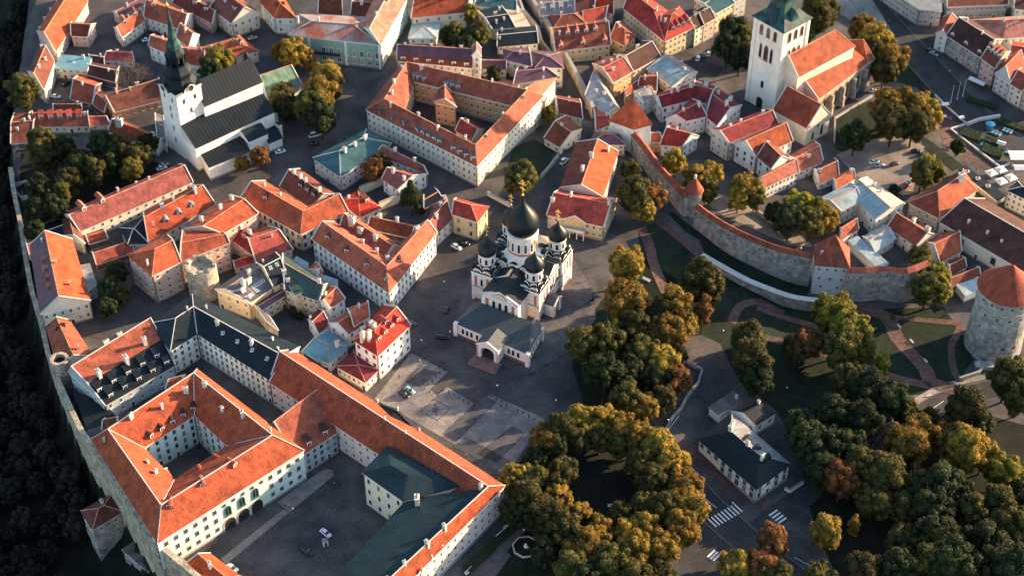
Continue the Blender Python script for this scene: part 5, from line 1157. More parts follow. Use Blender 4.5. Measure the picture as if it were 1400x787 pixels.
for (x0, z0), (x1, z1) in zip(arc, arc[1:]): km.face([(x0*1.08,-.35,z0*1.08),(x1*1.08,-.35,z1*1.08),(x1*1.08,1.6,z1*1.08),(x0*1.08,1.6,z0*1.08)], DOM)
KOK = keep(km, 'kokoshnik')
def ring_items(name, me, x, y, r, z, num, sc_, parent, a0=0.0):
    for k in range(num):
        an = a0+2*math.pi*k/num; inst(name, me, parent, (x+r*math.cos(an), y+r*math.sin(an), z), an+math.pi/2, sc_)
for a, c in ((-1,-1),(1,-1),(1,1),(-1,1)):
    x, y = a*9.7, c*9.7
    t = MB(); t.box((x,y), X1, Y1, 3.4, 3.4, 13.8, 15.6, NSD); t.lathe((x,y), [(3.5,15.4),(3.05,16.6),(3.05,20.4),(3.4,20.6),(3.4,21.0),(2.7,21.1)], 16, NW, smooth=False)
    dr = t.build('drum', nev)
    for k in range(4):
        an = k*math.pi/2
        for s in (-1.9, 1.9): inst('kokoshnik', KOK, dr, (x+3.9*math.cos(an)-s*math.sin(an), y+3.9*math.sin(an)+s*math.cos(an), 13.7), an+math.pi/2, (1.95, 1.3, 1.9))
    ring_items('kokoshnik', KOK, x, y, 3.3, 15.3, 8, (1.4, 1.2, 1.6), dr, math.pi/8)
    ring_items('window', WINM['slot', 'w'], x, y, 3.02, 17.2, 8, (1.5, 1.4, 3.0), dr, math.pi/8)
    o = MB(); o.lathe((x,y), onion(3.75, 21, 29.4), 28, DOM); do = o.build('onion_dome', dr); cross(x, y, 29.2, .85, do)
t = MB(); t.box((0,0), X1, Y1, 7.2, 7.2, 13, 16.6, NP); t.box((0,0), X1, Y1, 7.5, 7.5, 16.3, 16.8, NW)
t.lathe((0,0), [(7.2,16.8),(6.0,18.0),(5.5,18.4),(5.5,27.2),(5.9,27.5),(5.9,28.2),(5,28.4)], 24, NW, smooth=False); t.lathe((0,0), [(5.6,20),(5.7,20.2),(5.7,20.6),(5.5,20.8)], 24, TC)
dr = t.build('drum', nev)
for an in range(4):
    a_ = an*math.pi/2
    for s in (-4.6, 0, 4.6): inst('kokoshnik', KOK, dr, (7.5*math.cos(a_)-s*math.sin(a_), 7.5*math.sin(a_)+s*math.cos(a_), 15.2), a_+math.pi/2, (2.15, 1, 2.3))
ring_items('window', WINM['slot', 'w'], 0, 0, 5.45, 21.2, 14, (1.3, 1.6, 4.6), dr)
o = MB(); o.lathe((0,0), onion(6.1, 28.2, 44.6), 36, DOM); do = o.build('onion_dome', dr); cross(0, 0, 44.3, 1.15, do)
# gabled front
fA = L2(*un(*P('r', 153, 487), 12)); fB = L2(*un(*P('r', 332, 520), 12))
fx0, fx1, fy = fA[0], fB[0]-1.5, -22
b = MB(); b.prism([(fx0,fy),(fx1,fy),(fx1,-12),(fx0,-12)], -2, 12.4, NP)
for x in (fx0+.5, fx1-.5): b.box((x,fy), X1, Y1, .7, .35, -2, 12.2, NW)
b.prism([(fx0-.3,fy-.35),(fx1+.3,fy-.35),(fx1+.3,-12),(fx0-.3,-12)], 11.9, 12.5, NW)
mx = (fx0+fx1)/2
b.face([(fx0,fy,12.4),(fx1,fy,12.4),(mx,fy,16.0)], NP); b.bar((fx0-.3,fy-.1,12.6),(mx,fy-.1,16.2), .6, .5, NW); b.bar((fx1+.3,fy-.1,12.6),(mx,fy-.1,16.2), .6, .5, NW)
fr_ = b.build('front_gable', nev)
b = MB(); b.face([(fx0-.6,fy-.5,12.5),(mx,fy-.5,16.6),(mx,-7,16.6),(fx0-.6,-7,12.5)], NSD); b.face([(fx1+.6,fy-.5,12.5),(mx,fy-.5,16.6),(mx,-7,16.6),(fx1+.6,-7,12.5)], NSD); b.build('front_gable_roof', fr_)
for k in (-1, 0, 1): inst('window', WINM['slot', 'w'], fr_, (mx+k*2.5, fy-.03, 6.6), 0, (1.9, 1.6, 4.6))
inst('kokoshnik', KOK, fr_, (mx, fy-.05, 12.6), 0, (2.3, .8, 2.0))
pn = MB(); pn.box((0,0), X1, Y1, .5, .05, 0, 1, TC); PN = keep(pn, 'terracotta_panel')
for x in (fx0+2, fx1-2): inst('terracotta_panel', PN, fr_, (x, fy-.04, 6.4), 0, (1.1, 1, 4.6))
# panels and windows of the main walls
for sgn, ax, lo_, hi_ in ((-1,'v',-13.8,13.8),(1,'u',-13.8,13.8),(-1,'u',-13.8,13.8)):
    for k in range(11):
        s = -12.3+2.46*k; tw = abs(abs(s)-9.7) < 4.2; d = 13.8 if tw else 12.85
        if ax == 'v' and fx0-1 < s < fx1+1: continue
        if ax == 'v': loc, rz = (s, -d, 0), 0
        else: loc, rz = (sgn*d, s, 0), (math.pi/2 if sgn > 0 else -math.pi/2)
        if k % 2: inst('window', WINM['slot', 'w'], nev, (loc[0], loc[1], 7.2), rz, (1.5, 1.4, 4.2)); inst('window', WINM['slot', 'w'], nev, (loc[0], loc[1], 1.8), rz, (1.1, 1.4, 2.6))
        else: inst('terracotta_panel', PN, nev, (loc[0], loc[1], 7.2), rz, (1.15, 1, 4.6))
# low narthex
q4 = [L2(*un(*P('r', *p), 6)) for p in [(40,608),(338,735),(395,630),(110,528)]]
b = MB(); b.prism(q4, -2, 5.6, NW); b.prism(offs(q4, -.2, True), 5.2, 5.7, NW); b.prism(offs(q4, -.15, True), -2, .9, GRN)
for p in q4[:3]: b.box(p, X1, Y1, .75, .75, -2, 6.1, NW)
na = b.build('narthex', nev)
b = MB(); inn = [(q4[0][0]+3,-23.5),(q4[1][0]-3,-23.5)]
e = offs(q4, -.35, True)
b.face([(*e[0],5.8),(*e[1],5.8),(q4[1][0]-5,-23,8.2),(q4[0][0]+5,-23,8.2)], NSL); b.face([(*e[1],5.8),(*e[2],5.8),(q4[1][0]-5,-20,8.2),(q4[1][0]-5,-23,8.2)], NSL); b.face([(*e[3],5.8),(*e[0],5.8),(q4[0][0]+5,-23,8.2),(q4[0][0]+5,-20,8.2)], NSL)
b.build('narthex_roof', na)
a, c = q4[0], q4[1]; L = math.hypot(c[0]-a[0], c[1]-a[1]); an = math.atan2(c[1]-a[1], c[0]-a[0])
for t in (.1, .16, .22, .3, .66, .74, .8, .87): inst('window', WINM['slot', 'w'], na, (a[0]+(c[0]-a[0])*t, a[1]+(c[1]-a[1])*t, 1.7), an, (1.6, 1.4, 3.0))
a, c = q4[1], q4[2]; an = math.atan2(c[1]-a[1], c[0]-a[0])
for t in (.2, .4, .6, .8): inst('window', WINM['slot', 'w'], na, (a[0]+(c[0]-a[0])*t, a[1]+(c[1]-a[1])*t, 1.7), an, (1.6, 1.4, 3.0))
def porch(cx, cy, an, w, d, h, rise, nm='porch'):
    p = MB(); u = (math.cos(an), math.sin(an)); v = (-u[1], u[0])
    def q(s, t, z): return (cx+u[0]*s+v[0]*t, cy+u[1]*s+v[1]*t, z)
    for s in (-1, 1):
        p.box(q(s*(w-.8), -d+.8, 0)[:2], u, v, .8, .8, -2, h, NW); p.box(q(s*(w-.35), 0, 0)[:2], u, v, .3, d, -2, h, NP)
    nn = 10; pts = [(-w,h),(w,h),(0,h+rise)]
    ar = [((w-1.6)*math.cos(math.pi*k/nn), h-2.4+2.0*math.sin(math.pi*k/nn)) for k in range(nn+1)]
    for (x0, z0), (x1, z1) in zip(ar, ar[1:]):
        p.face([q(x0,-d,z0), q(x1,-d,z1), q(x1,-d,h+.02), q(x0,-d,h+.02)], NW); p.face([q(x0,-d,z0), q(x1,-d,z1), q(x1,-d+1.4,z1), q(x0,-d+1.4,z0)], NW)
    p.face([q(-w,-d,h), q(w,-d,h), q(0,-d,h+rise)], NP); p.bar(q(-w-.2,-d-.1,h), q(0,-d-.1,h+rise+.1), .5, .45, NW); p.bar(q(w+.2,-d-.1,h), q(0,-d-.1,h+rise+.1), .5, .45, NW)
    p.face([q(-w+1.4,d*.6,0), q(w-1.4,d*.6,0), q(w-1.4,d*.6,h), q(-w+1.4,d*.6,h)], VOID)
    po = p.build(nm, nev); r_ = MB()
    r_.face([q(-w-.3,-d-.3,h), q(0,-d-.3,h+rise+.2), q(0,d+3,h+rise+.2), q(-w-.3,d+3,h)], NSL); r_.face([q(w+.3,-d-.3,h), q(0,-d-.3,h+rise+.2), q(0,d+3,h+rise+.2), q(w+.3,d+3,h)], NSL)
    r_.build('porch_roof', po)
f0, f1 = L2(*un(*P('r', 118, 693), 6)), L2(*un(*P('r', 228, 725), 6)); porch((f0[0]+f1[0])/2, (f0[1]+f1[1])/2+2, 0, 4.3, 2.6, 6.2, 2.6)
b = MB(); b.box(((f0[0]+f1[0])/2, (f0[1]+f1[1])/2-2.2), X1, Y1, 5, 2.2, -1, .35, GRN); b.box(((f0[0]+f1[0])/2, (f0[1]+f1[1])/2-2.8), X1, Y1, 5.6, 2.8, -1, .17, GRN); b.build('steps', nev)
s0 = L2(*un(*P('r', 495, 535), 6)); porch(15.6, s0[1]+1, math.pi/2, 3.1, 2.3, 5.4, 1.9, 'side_porch')
# apse
b = MB(); b.lathe((1,11.5), [(7.5,-2),(7.5,10),(7.9,10.2),(7.9,10.7)], 24, NW, smooth=False); ap_ = b.build('apse', nev)
b = MB(); b.lathe((1,11.5), [(8.0,10.7),(5.5,12.4),(3,13.2),(.001,13.4)], 24, mat('apse_copper_sunlit', (.36,.27,.2), .6, .2, .3)); b.build('apse_roof', ap_)  # beige of the low sun on the copper is put into the roof colour
for k in range(9):
    an = -.5+k*.52; inst('window', WINM['slot', 'w'], ap_, (1+7.47*math.cos(an), 11.5+7.47*math.sin(an), 4.6), an+math.pi/2, (1.3, 1.4, 4))
# ---------------------------------------------------------------- ground surfaces
def px(pts): return [G('x', *p)[:2] for p in pts]
def area(name, c, pts, m, up, label=None, **k): return drape(name, [[G(c, *p)[:2] for p in pts]], m, up, label=label, **k)
def road(name, c, pts, w, m, up, label=None, kerb=False, **k):
    q = smooth([G(c, *p)[:2] for p in pts], 4); drape(name, strip(q, w), m, up, label=label, **k)
    if kerb:
        for s in (1, -1): drape('kerb', strip(offs(q, s*(w/2+.2)), .4), KERB, .0, thick=.13)
area('lawn', 'x', [(872,312),(905,302),(960,348),(1020,378),(1100,408),(1200,422),(1290,420),(1335,485),(1300,535),(1245,540),(1165,590),(1120,640),(1085,600),(1060,560),(1010,520),(985,470),(945,450),(905,430),(880,390)], GRASS, .03)
area('lawn', 'x', [(790,455),(835,395),(880,350),(955,400),(972,440),(925,468),(910,520),(870,590),(800,558),(782,500)], GRASS, .03)
area('lawn', 'x', [(722,612),(790,562),(860,570),(920,610),(955,670),(950,735),(880,800),(780,830),(740,740),(700,720),(694,660)], SOIL, .03)
area('lawn', 'E', [(170,800),(275,655),(250,630),(372,488),(520,580),(660,640),(660,820)], GRASS, .03)
area('lawn', 'x', [(1105,690),(1160,625),(1250,565),(1330,560),(1440,590),(1440,860),(1180,860),(1140,780)], SOIL, .03)
area('lawn', 'x', [(1140,165),(1190,137),(1218,168),(1206,203),(1172,214),(1142,205)], GRASS, .03)
area('lawn', 'd', [(720,250),(850,340),(1015,485),(910,545),(790,470),(690,440),(640,330)], GRASS, .03)
area('lawn', 'v', [(290,240),(370,290),(540,420),(480,450),(420,400),(330,330)], GRASS, .03)
area('lawn', 'x', [(700,203),(730,190),(760,206),(745,240),(705,262),(690,252)], GRASS, .03)
area('lawn', 'x', [(30,190),(215,222),(245,232),(95,300),(45,312),(28,250)], SOIL, .03)
area('lawn', 'w', [(232,368),(300,440),(352,470),(372,520),(470,575),(560,622),(680,668),(768,690),(780,640),(640,595),(500,530),(350,440),(255,365)], GRASS, .03)
area('car_park', 'x', [(1143,212),(1195,190),(1232,185),(1264,200),(1248,262),(1205,257),(1170,240)], DIRT, .04)
area('terrace', 'w', [(385,300),(420,290),(560,350),(640,395),(760,455),(790,500),(700,490),(560,430),(440,375),(380,330)], DIRT, .04)
area('brick_terrace', 'v', [(380,110),(450,115),(545,190),(460,232),(600,330),(735,430),(740,470),(560,415),(440,300),(395,210)], BRICKP, .05)
area('cafe_terrace', 'v', [(560,415),(740,470),(866,500),(820,580),(770,565),(600,460)], PAVED, .04)
for pts, w in (([(480,118),(640,170),(700,290),(840,440),(880,520),(1010,560)], 5.5), ([(655,168),(900,192),(1030,215),(985,330),(1000,450),(1035,520)], 2.6), ([(-60,270),(120,310),(320,372),(500,430),(700,500),(880,540)], 3.6), ([(-60,120),(150,190),(330,240)], 3)):
    road('park_path', 'l', pts, w, BRICKP, .06)
road('park_path', 'g', [(690,430),(735,520),(765,640),(830,790)], 4.2, BRICKP, .06)
road('park_path', 'g', [(770,400),(880,480),(1010,590)], 3, BRICKP, .06)
road('park_path', 'k', [(1180,200),(1230,110),(1330,90),(1460,150)], 3.5, BRICKP, .06)
road('street', 'x', [(855,560),(890,600),(935,655),(990,712),(1060,770),(1160,850)], 11, ROADM, .035, kerb=True)
road('street', 'x', [(1012,742),(1060,706),(1105,672),(1130,640)], 8, ROADM, .045)
road('street', 'x', [(1000,735),(960,775),(920,830)], 9, ROADM, .04)
road('street', 'x', [(1440,505),(1360,531),(1300,545),(1262,566),(1225,596),(1190,640)], 8, ROADM, .04, kerb=True)
road('pavement', 'x', [(1440,488),(1355,512),(1295,527),(1252,548),(1215,575)], 2.6, PAVE, .06)
road('street', 'x', [(1150,-40),(1205,25),(1262,85),(1340,165),(1440,235)], 15, ROADM, .04, kerb=True)
area('square', 'x', [(1128,-10),(1185,-12),(1215,35),(1225,58),(1190,45),(1150,20)], PAVE, .05)
road('street', 'x', [(985,100),(955,88),(930,75),(910,62)], 9, ROADM, .04)
road('pavement', 'x', [(560,262),(610,290),(655,312)], 2.2, PAVED, .05)
area('square', 'x', [(562,482),(612,508),(588,532),(598,541),(612,529),(655,556),(670,538),(745,573),(692,650),(640,618),(512,545)], PAVE, .04)
def band(c, pts, m, up): return area('paving_band', c, pts, m, up)
band('j', [(800,520),(905,445),(985,470),(880,545)], PAVED, .06)
band('u', [(730,690),(935,500),(1000,535),(800,730)], PAVED, .06)
band('u', [(900,790),(1073,650),(1140,690),(1000,830)], PAVED, .06)
band('n', [(1060,90),(1130,40),(1377,170),(1300,220)], PAVED, .06)
STARM = mat('star_stone', (.085,.085,.085), .9, .2, .5)
# compass star set in the square
sx, sy, _z = G('u', 700, 572); Ru = 4.1; th0 = R(8)
fr = [(sx+Ru*1.25*math.cos(th0+k*math.pi/2), sy+Ru*1.25*math.sin(th0+k*math.pi/2)) for k in range(4)]
for k in range(4): drape('star_frame', [strip([fr[k], fr[(k+1) % 4]], .4)[0]], PAVED, .08)
for k in range(8):
    an = th0+k*math.pi/4; ln = Ru*(.92 if k % 2 == 0 else .6); w = .65
    drape('compass_star', [[(sx, sy), (sx+w*1.3*math.cos(an-.4), sy+w*1.3*math.sin(an-.4)), (sx+ln*math.cos(an), sy+ln*math.sin(an)), (sx+w*1.3*math.cos(an+.4), sy+w*1.3*math.sin(an+.4))]], STARM, .08+.004*k)
area('cathedral_apron', 'x', [(640,382),(617,452),(640,482),(723,512),(772,485),(815,436),(808,392),(782,350),(762,300),(700,298)], PAVED, .03, thick=.12)
area('pavement', 'F', [(510,615),(935,280),(975,300),(545,655)], PAVE, .05); area('pavement', 'F', [(898,230),(1045,115),(1120,180),(978,300)], PAVE, .055)
area('pavement', 'F', [(1045,113),(1230,0),(1275,15),(1280,50),(1122,180)], PAVE, .06)
area('pavement', 'E', [(0,787),(60,720),(270,470),(330,430),(450,400),(560,470),(540,560),(372,486),(250,630),(275,652),(165,800)], PAVED, .045)
area('pavement', 'x', [(905,605),(940,600),(1060,690),(1085,668),(1095,680),(1062,705)], BRICKP, .04)
def zebra(c, p0, p1, n, ln, w=.55):
    a, b_ = G(c, *p0)[:2], G(c, *p1)[:2]; dx, dy = b_[0]-a[0], b_[1]-a[1]; L = math.hypot(dx, dy); u = (dx/L, dy/L); v = (-u[1], u[0])
    for k in range(n):
        t = (k+.5)/n; x, y = a[0]+dx*t, a[1]+dy*t
        drape('crossing_stripe', [[(x-u[0]*w/2-v[0]*ln/2, y-u[1]*w/2-v[1]*ln/2), (x+u[0]*w/2-v[0]*ln/2, y+u[1]*w/2-v[1]*ln/2), (x+u[0]*w/2+v[0]*ln/2, y+u[1]*w/2+v[1]*ln/2), (x-u[0]*w/2+v[0]*ln/2, y-u[1]*w/2+v[1]*ln/2)]], LINE, .07)
zebra('o', (1068,505), (1225,415), 9, 4.2); zebra('o', (1065,660), (1110,690), 3, 4, .7); zebra('p', (20,440), (85,495), 4, 4, .6)
def dash(c, p0, p1, w=.18, up=.075): drape('road_line', [strip([G(c, *p0)[:2], G(c, *p1)[:2]], w)[0]], LINE, up)
dash('o', (980,320), (1100,420)); dash('p', (140,685), (300,770)); dash('x', (1290,548), (1225,592)); dash('k', (830,790), (900,700))
# ---------------------------------------------------------------- where things stand, in words
LM = [(716,400,'the onion-domed cathedral'),(260,130,'the black-roofed church'),(1062,110,'the great orange-roofed church'),(1365,430,'the round cannon tower'),(1132,380,'the square wall tower'),
 (953,275,'the round wall turret'),(1015,620,'the white classical house'),(800,290,'the columned-porch house'),(540,620,'the baroque palace wing'),(250,620,'the castle ring'),(600,190,'the central courtyard block'),
 (450,60,'the green palace'),(838,165,'the orange pyramid tower'),(910,60,'the yellow corner house'),(1185,290,'the pale blue metal roofs'),(1330,310,'the long brown hall roof'),(1200,222,'the gravel car park'),
 (1363,244,'the cafe parasols'),(1335,110,'the right-hand townhouse row'),(600,550,'the compass-star paving'),(990,705,'the widest zebra crossing'),(730,220,'the little walled lawn'),(470,215,'the large teal roof'),
 (500,350,'the white corner building'),(200,275,'the long salmon roof'),(80,90,'the turquoise flat roof'),(170,110,'the dark brown sheds'),(718,745,'the octagonal flower bed'),(1280,460,'the lawn below the cannon tower'),
 (1000,330,'the long curved town wall'),(980,385,'the low outer wall'),(560,480,'the crimson-roofed corner building'),(370,400,'the yellow court'),(420,690,'the castle courtyard'),(640,40,'the dark slate roofs'),
 (1240,30,'the grey office block'),(830,640,'the oval tree ring'),(970,520,'the curving park ramp'),(1130,640,'the dark lower park'),(620,85,'the slim white stair tower'),(150,390,'the tall salmon building'),(780,60,'the upper lane wall'),(380,120,'the green copper chapel'),(1390,620,'the right edge')]
LMW = [(*G('x', a, b_)[:2], t) for a, b_, t in LM]
USED = {}
def dirword(dx, dy):
    a = math.degrees(math.atan2(dy, dx)) % 360
    return ['right of', 'above and right of', 'above', 'above and left of', 'left of', 'below and left of', 'below', 'below and right of'][int(((a+22.5) % 360)//45)]
def where(desc, x, y, extra=()):
    near = sorted(LMW, key=lambda l: math.hypot(l[0]-x, l[1]-y))[:5]
    cand = []
    for k, (a, b_, t) in enumerate(near[:3]):
        d = math.hypot(a-x, b_-y); pre = '' if d > 22 else 'just '
        cand.append(f'{desc} {pre}{dirword(x-a, y-b_)} {t}')
    for (a, b_, t) in near[1:4]: cand.append(f'{cand[0]}, facing {t}')
    for e in extra:
        for c in cand[:3]: cand.append(c.replace(desc, f'{e} {desc}', 1))
    for c in cand:
        if c not in USED and len(c.split()) <= 16: USED[c] = 1; return c
    for e in ('second', 'third', 'fourth', 'fifth', 'sixth', 'seventh', 'eighth'):
        for c in cand[:3]:
            c2 = f'{e} {c}'
            if c2 not in USED and len(c2.split()) <= 16: USED[c2] = 1; return c2
    return cand[0]
# ---------------------------------------------------------------- trees
LEAF = {'G': mat('leaf_dark_green', (.042,.056,.017), .75, .35, .5, 'leaf', col2=(.022,.036,.014)), 'O': mat('leaf_olive', (.13,.11,.025), .75, .35, .5, 'leaf', col2=(.045,.05,.016)),
  'A': mat('leaf_amber', (.38,.225,.035), .75, .3, .5, 'leaf', col2=(.1,.095,.02)), 'Y': mat('leaf_yellow_green', (.3,.24,.03), .75, .35, .5, 'leaf', col2=(.07,.085,.02)),
  'R': mat('leaf_rust', (.24,.09,.03), .75, .35, .5, 'leaf', col2=(.12,.06,.025)), 'B': mat('bare_twigs', (.16,.12,.09), .9, .3, .8, 'leaf', col2=(.08,.06,.045))}
BARK = mat('bark', (.07,.05,.035), .95, .3, 1.5)
def crown_mesh(seed, shape, leafn, size, core=.8, m=None, lob=None):
    r = random.Random(seed); v = []; f = []; lobes = []
    n = {'round': 58, 'tall': 44, 'wide': 60, 'cone': 30}[shape]
    for k in range(n):
        while True:
            d = Vector((r.uniform(-1,1), r.uniform(-1,1), r.uniform(-.75,1)))
            if .35 < d.length < 1: break
        d = d.normalized()*r.uniform(.55, .86)
        c = d.copy(); rad = r.uniform(.13, .27)
        if shape == 'tall': c = Vector((c.x*.6, c.y*.6, c.z*1.7)); rad *= .8
        if shape == 'cone': z = r.uniform(-1, 1.3); w = (1.3-z)/2.3*.8; a = r.uniform(0, 6.28); c = Vector((w*math.cos(a), w*math.sin(a), z)); rad = .13+.14*w
        if shape == 'wide': c = Vector((c.x*1.08, c.y*1.08, c.z*.75))
        lobes.append((c, rad))
    lobes.append((Vector((0,0,0)), .66 if shape != 'tall' else .42))
    if shape == 'tall': lobes += [(Vector((0,0,.5)), .38), (Vector((0,0,-.5)), .38)]
    tot = sum(l[1]**2 for l in lobes)
    for c, rad in lobes:
        for _ in range(int(leafn*rad*rad/tot)):
            z = r.uniform(-1,1); a = r.uniform(0, 6.283); s = math.sqrt(1-z*z); nn = Vector((s*math.cos(a), s*math.sin(a), z))
            p = c+nn*rad*r.uniform(.88, 1.12)
            if any((p-c2).length < r2*.82 for c2, r2 in lobes): continue
            nn = (nn+Vector((r.uniform(-1,1), r.uniform(-1,1), r.uniform(-1,1)))*.75).normalized()
            t = nn.orthogonal().normalized(); b_ = nn.cross(t); an = r.uniform(0, 6.28); t, b_ = t*math.cos(an)+b_*math.sin(an), b_*math.cos(an)-t*math.sin(an)
            h = size*r.uniform(.6, 1.25); i = len(v)
            v += [p-t*h-b_*h*.35, p+t*h*.2-b_*h*.75, p+t*h+b_*h*.3, p-t*h*.2+b_*h*.8]; f.append((i, i+1, i+2, i+3))
    if core:
        import bmesh as _b
        bm = _b.new()
        for c, rad in lobes: _b.ops.create_icosphere(bm, subdivisions=2, radius=rad*core, matrix=Matrix.Translation(c))
        for q in bm.verts: q.co += Vector((r.uniform(-1,1), r.uniform(-1,1), r.uniform(-1,1)))*.025
        bm.verts.ensure_lookup_table(); i0 = len(v); v += [q.co.copy() for q in bm.verts]; f += [tuple(i0+w.index for w in fc.verts) for fc in bm.faces]; bm.free()
    me = bpy.data.meshes.new('crown'); me.from_pydata([tuple(q) for q in v], [], f); me.materials.append(m); me.uv_layers.new(name='UVMap'); return me
CR = {}
def crown(shape, col, k):
    key = (shape, col, k)
    if key not in CR: CR[key] = crown_mesh(hash((shape, k)) % 1000 if False else {'round':10,'tall':40,'wide':70,'cone':90}[shape]+k, shape, 9000 if col != 'B' else 2200, .04 if col != 'B' else .03, .84 if col != 'B' else 0, LEAF[col])
    return CR[key]
def trunk_mesh(seed):
    r = random.Random(seed); b = MB(); n = 7
    def limb(p, q, r0, r1):
        p, q = Vector(p), Vector(q); d = (q-p).normalized(); t = d.orthogonal().normalized(); s = d.cross(t)
        A = [p+(t*math.cos(6.283*k/n)+s*math.sin(6.283*k/n))*r0 for k in range(n)]; B = [q+(t*math.cos(6.283*k/n)+s*math.sin(6.283*k/n))*r1 for k in range(n)]
        for k in range(n): b.face([A[k], A[(k+1) % n], B[(k+1) % n], B[k]], BARK, True)
    limb((0,0,-.3), (.02,.02,.45), .07, .045)
    for k in range(6):
        a = k*1.05+r.uniform(-.3,.3); q = (.28*math.cos(a), .28*math.sin(a), .8+r.uniform(-.1,.15)); limb((.02,.02,.35+.03*k), q, .036, .016)
        limb(q, (q[0]*2+r.uniform(-.1,.1), q[1]*2, q[2]+.4), .016, .004)
    return keep(b, 'trunk')
TR = [trunk_mesh(3), trunk_mesh(8)]
CN = {'G':'dark green','O':'olive green','A':'amber-gold','Y':'yellow-green','R':'rust-coloured','B':'bare grey-brown'}
TG = {}
def tree(px_, py_, rp, col, shape='round'):
    z = 0.0; zc = 1.5; rp *= 1.07
    for _ in range(14):
        X, Y = un(px_, py_, z+zc); dep = math.sqrt((X-CXc)**2+(Y-CYc)**2+(CZc-z)**2); rad = rp/(CF/dep); rp = rp; hv = {'round':1.02,'tall':1.75,'wide':.85,'cone':1.3}[shape]*rad
        zc = .55*rad+hv if shape != 'cone' else .3*rad+hv
        z = .5*z+.5*ter(X, Y)
    kind = {'round':'leafy', 'tall':'slender tall', 'wide':'broad', 'cone':'conical'}[shape]
    size = 'big ' if rad > 8 else 'small ' if rad < 5 else ''
    if size and kind == 'leafy': kind = ''
    desc = f'{size}{CN[col]} {kind} tree'.replace('  ', ' ')
    o = empty('tree', (X, Y, z), where(desc, X, Y, ('densest', 'roundest', 'paler')), 'tree', rz=rng.uniform(0, 6.28))
    inst('trunk', TR[rng.randrange(2)], o, (0, 0, -.1), 0, (rad, rad, (zc)/.75))
    c = inst('crown', crown(shape, col, rng.randrange(3 if shape == 'round' else 2)), o, (0, 0, zc), rng.uniform(0, 6.28), (rad*rng.uniform(.95,1.08), rad*rng.uniform(.95,1.08), rad*rng.uniform(.95,1.08)*(1.0 if shape in ('tall','cone') else 1.06)))
    return o
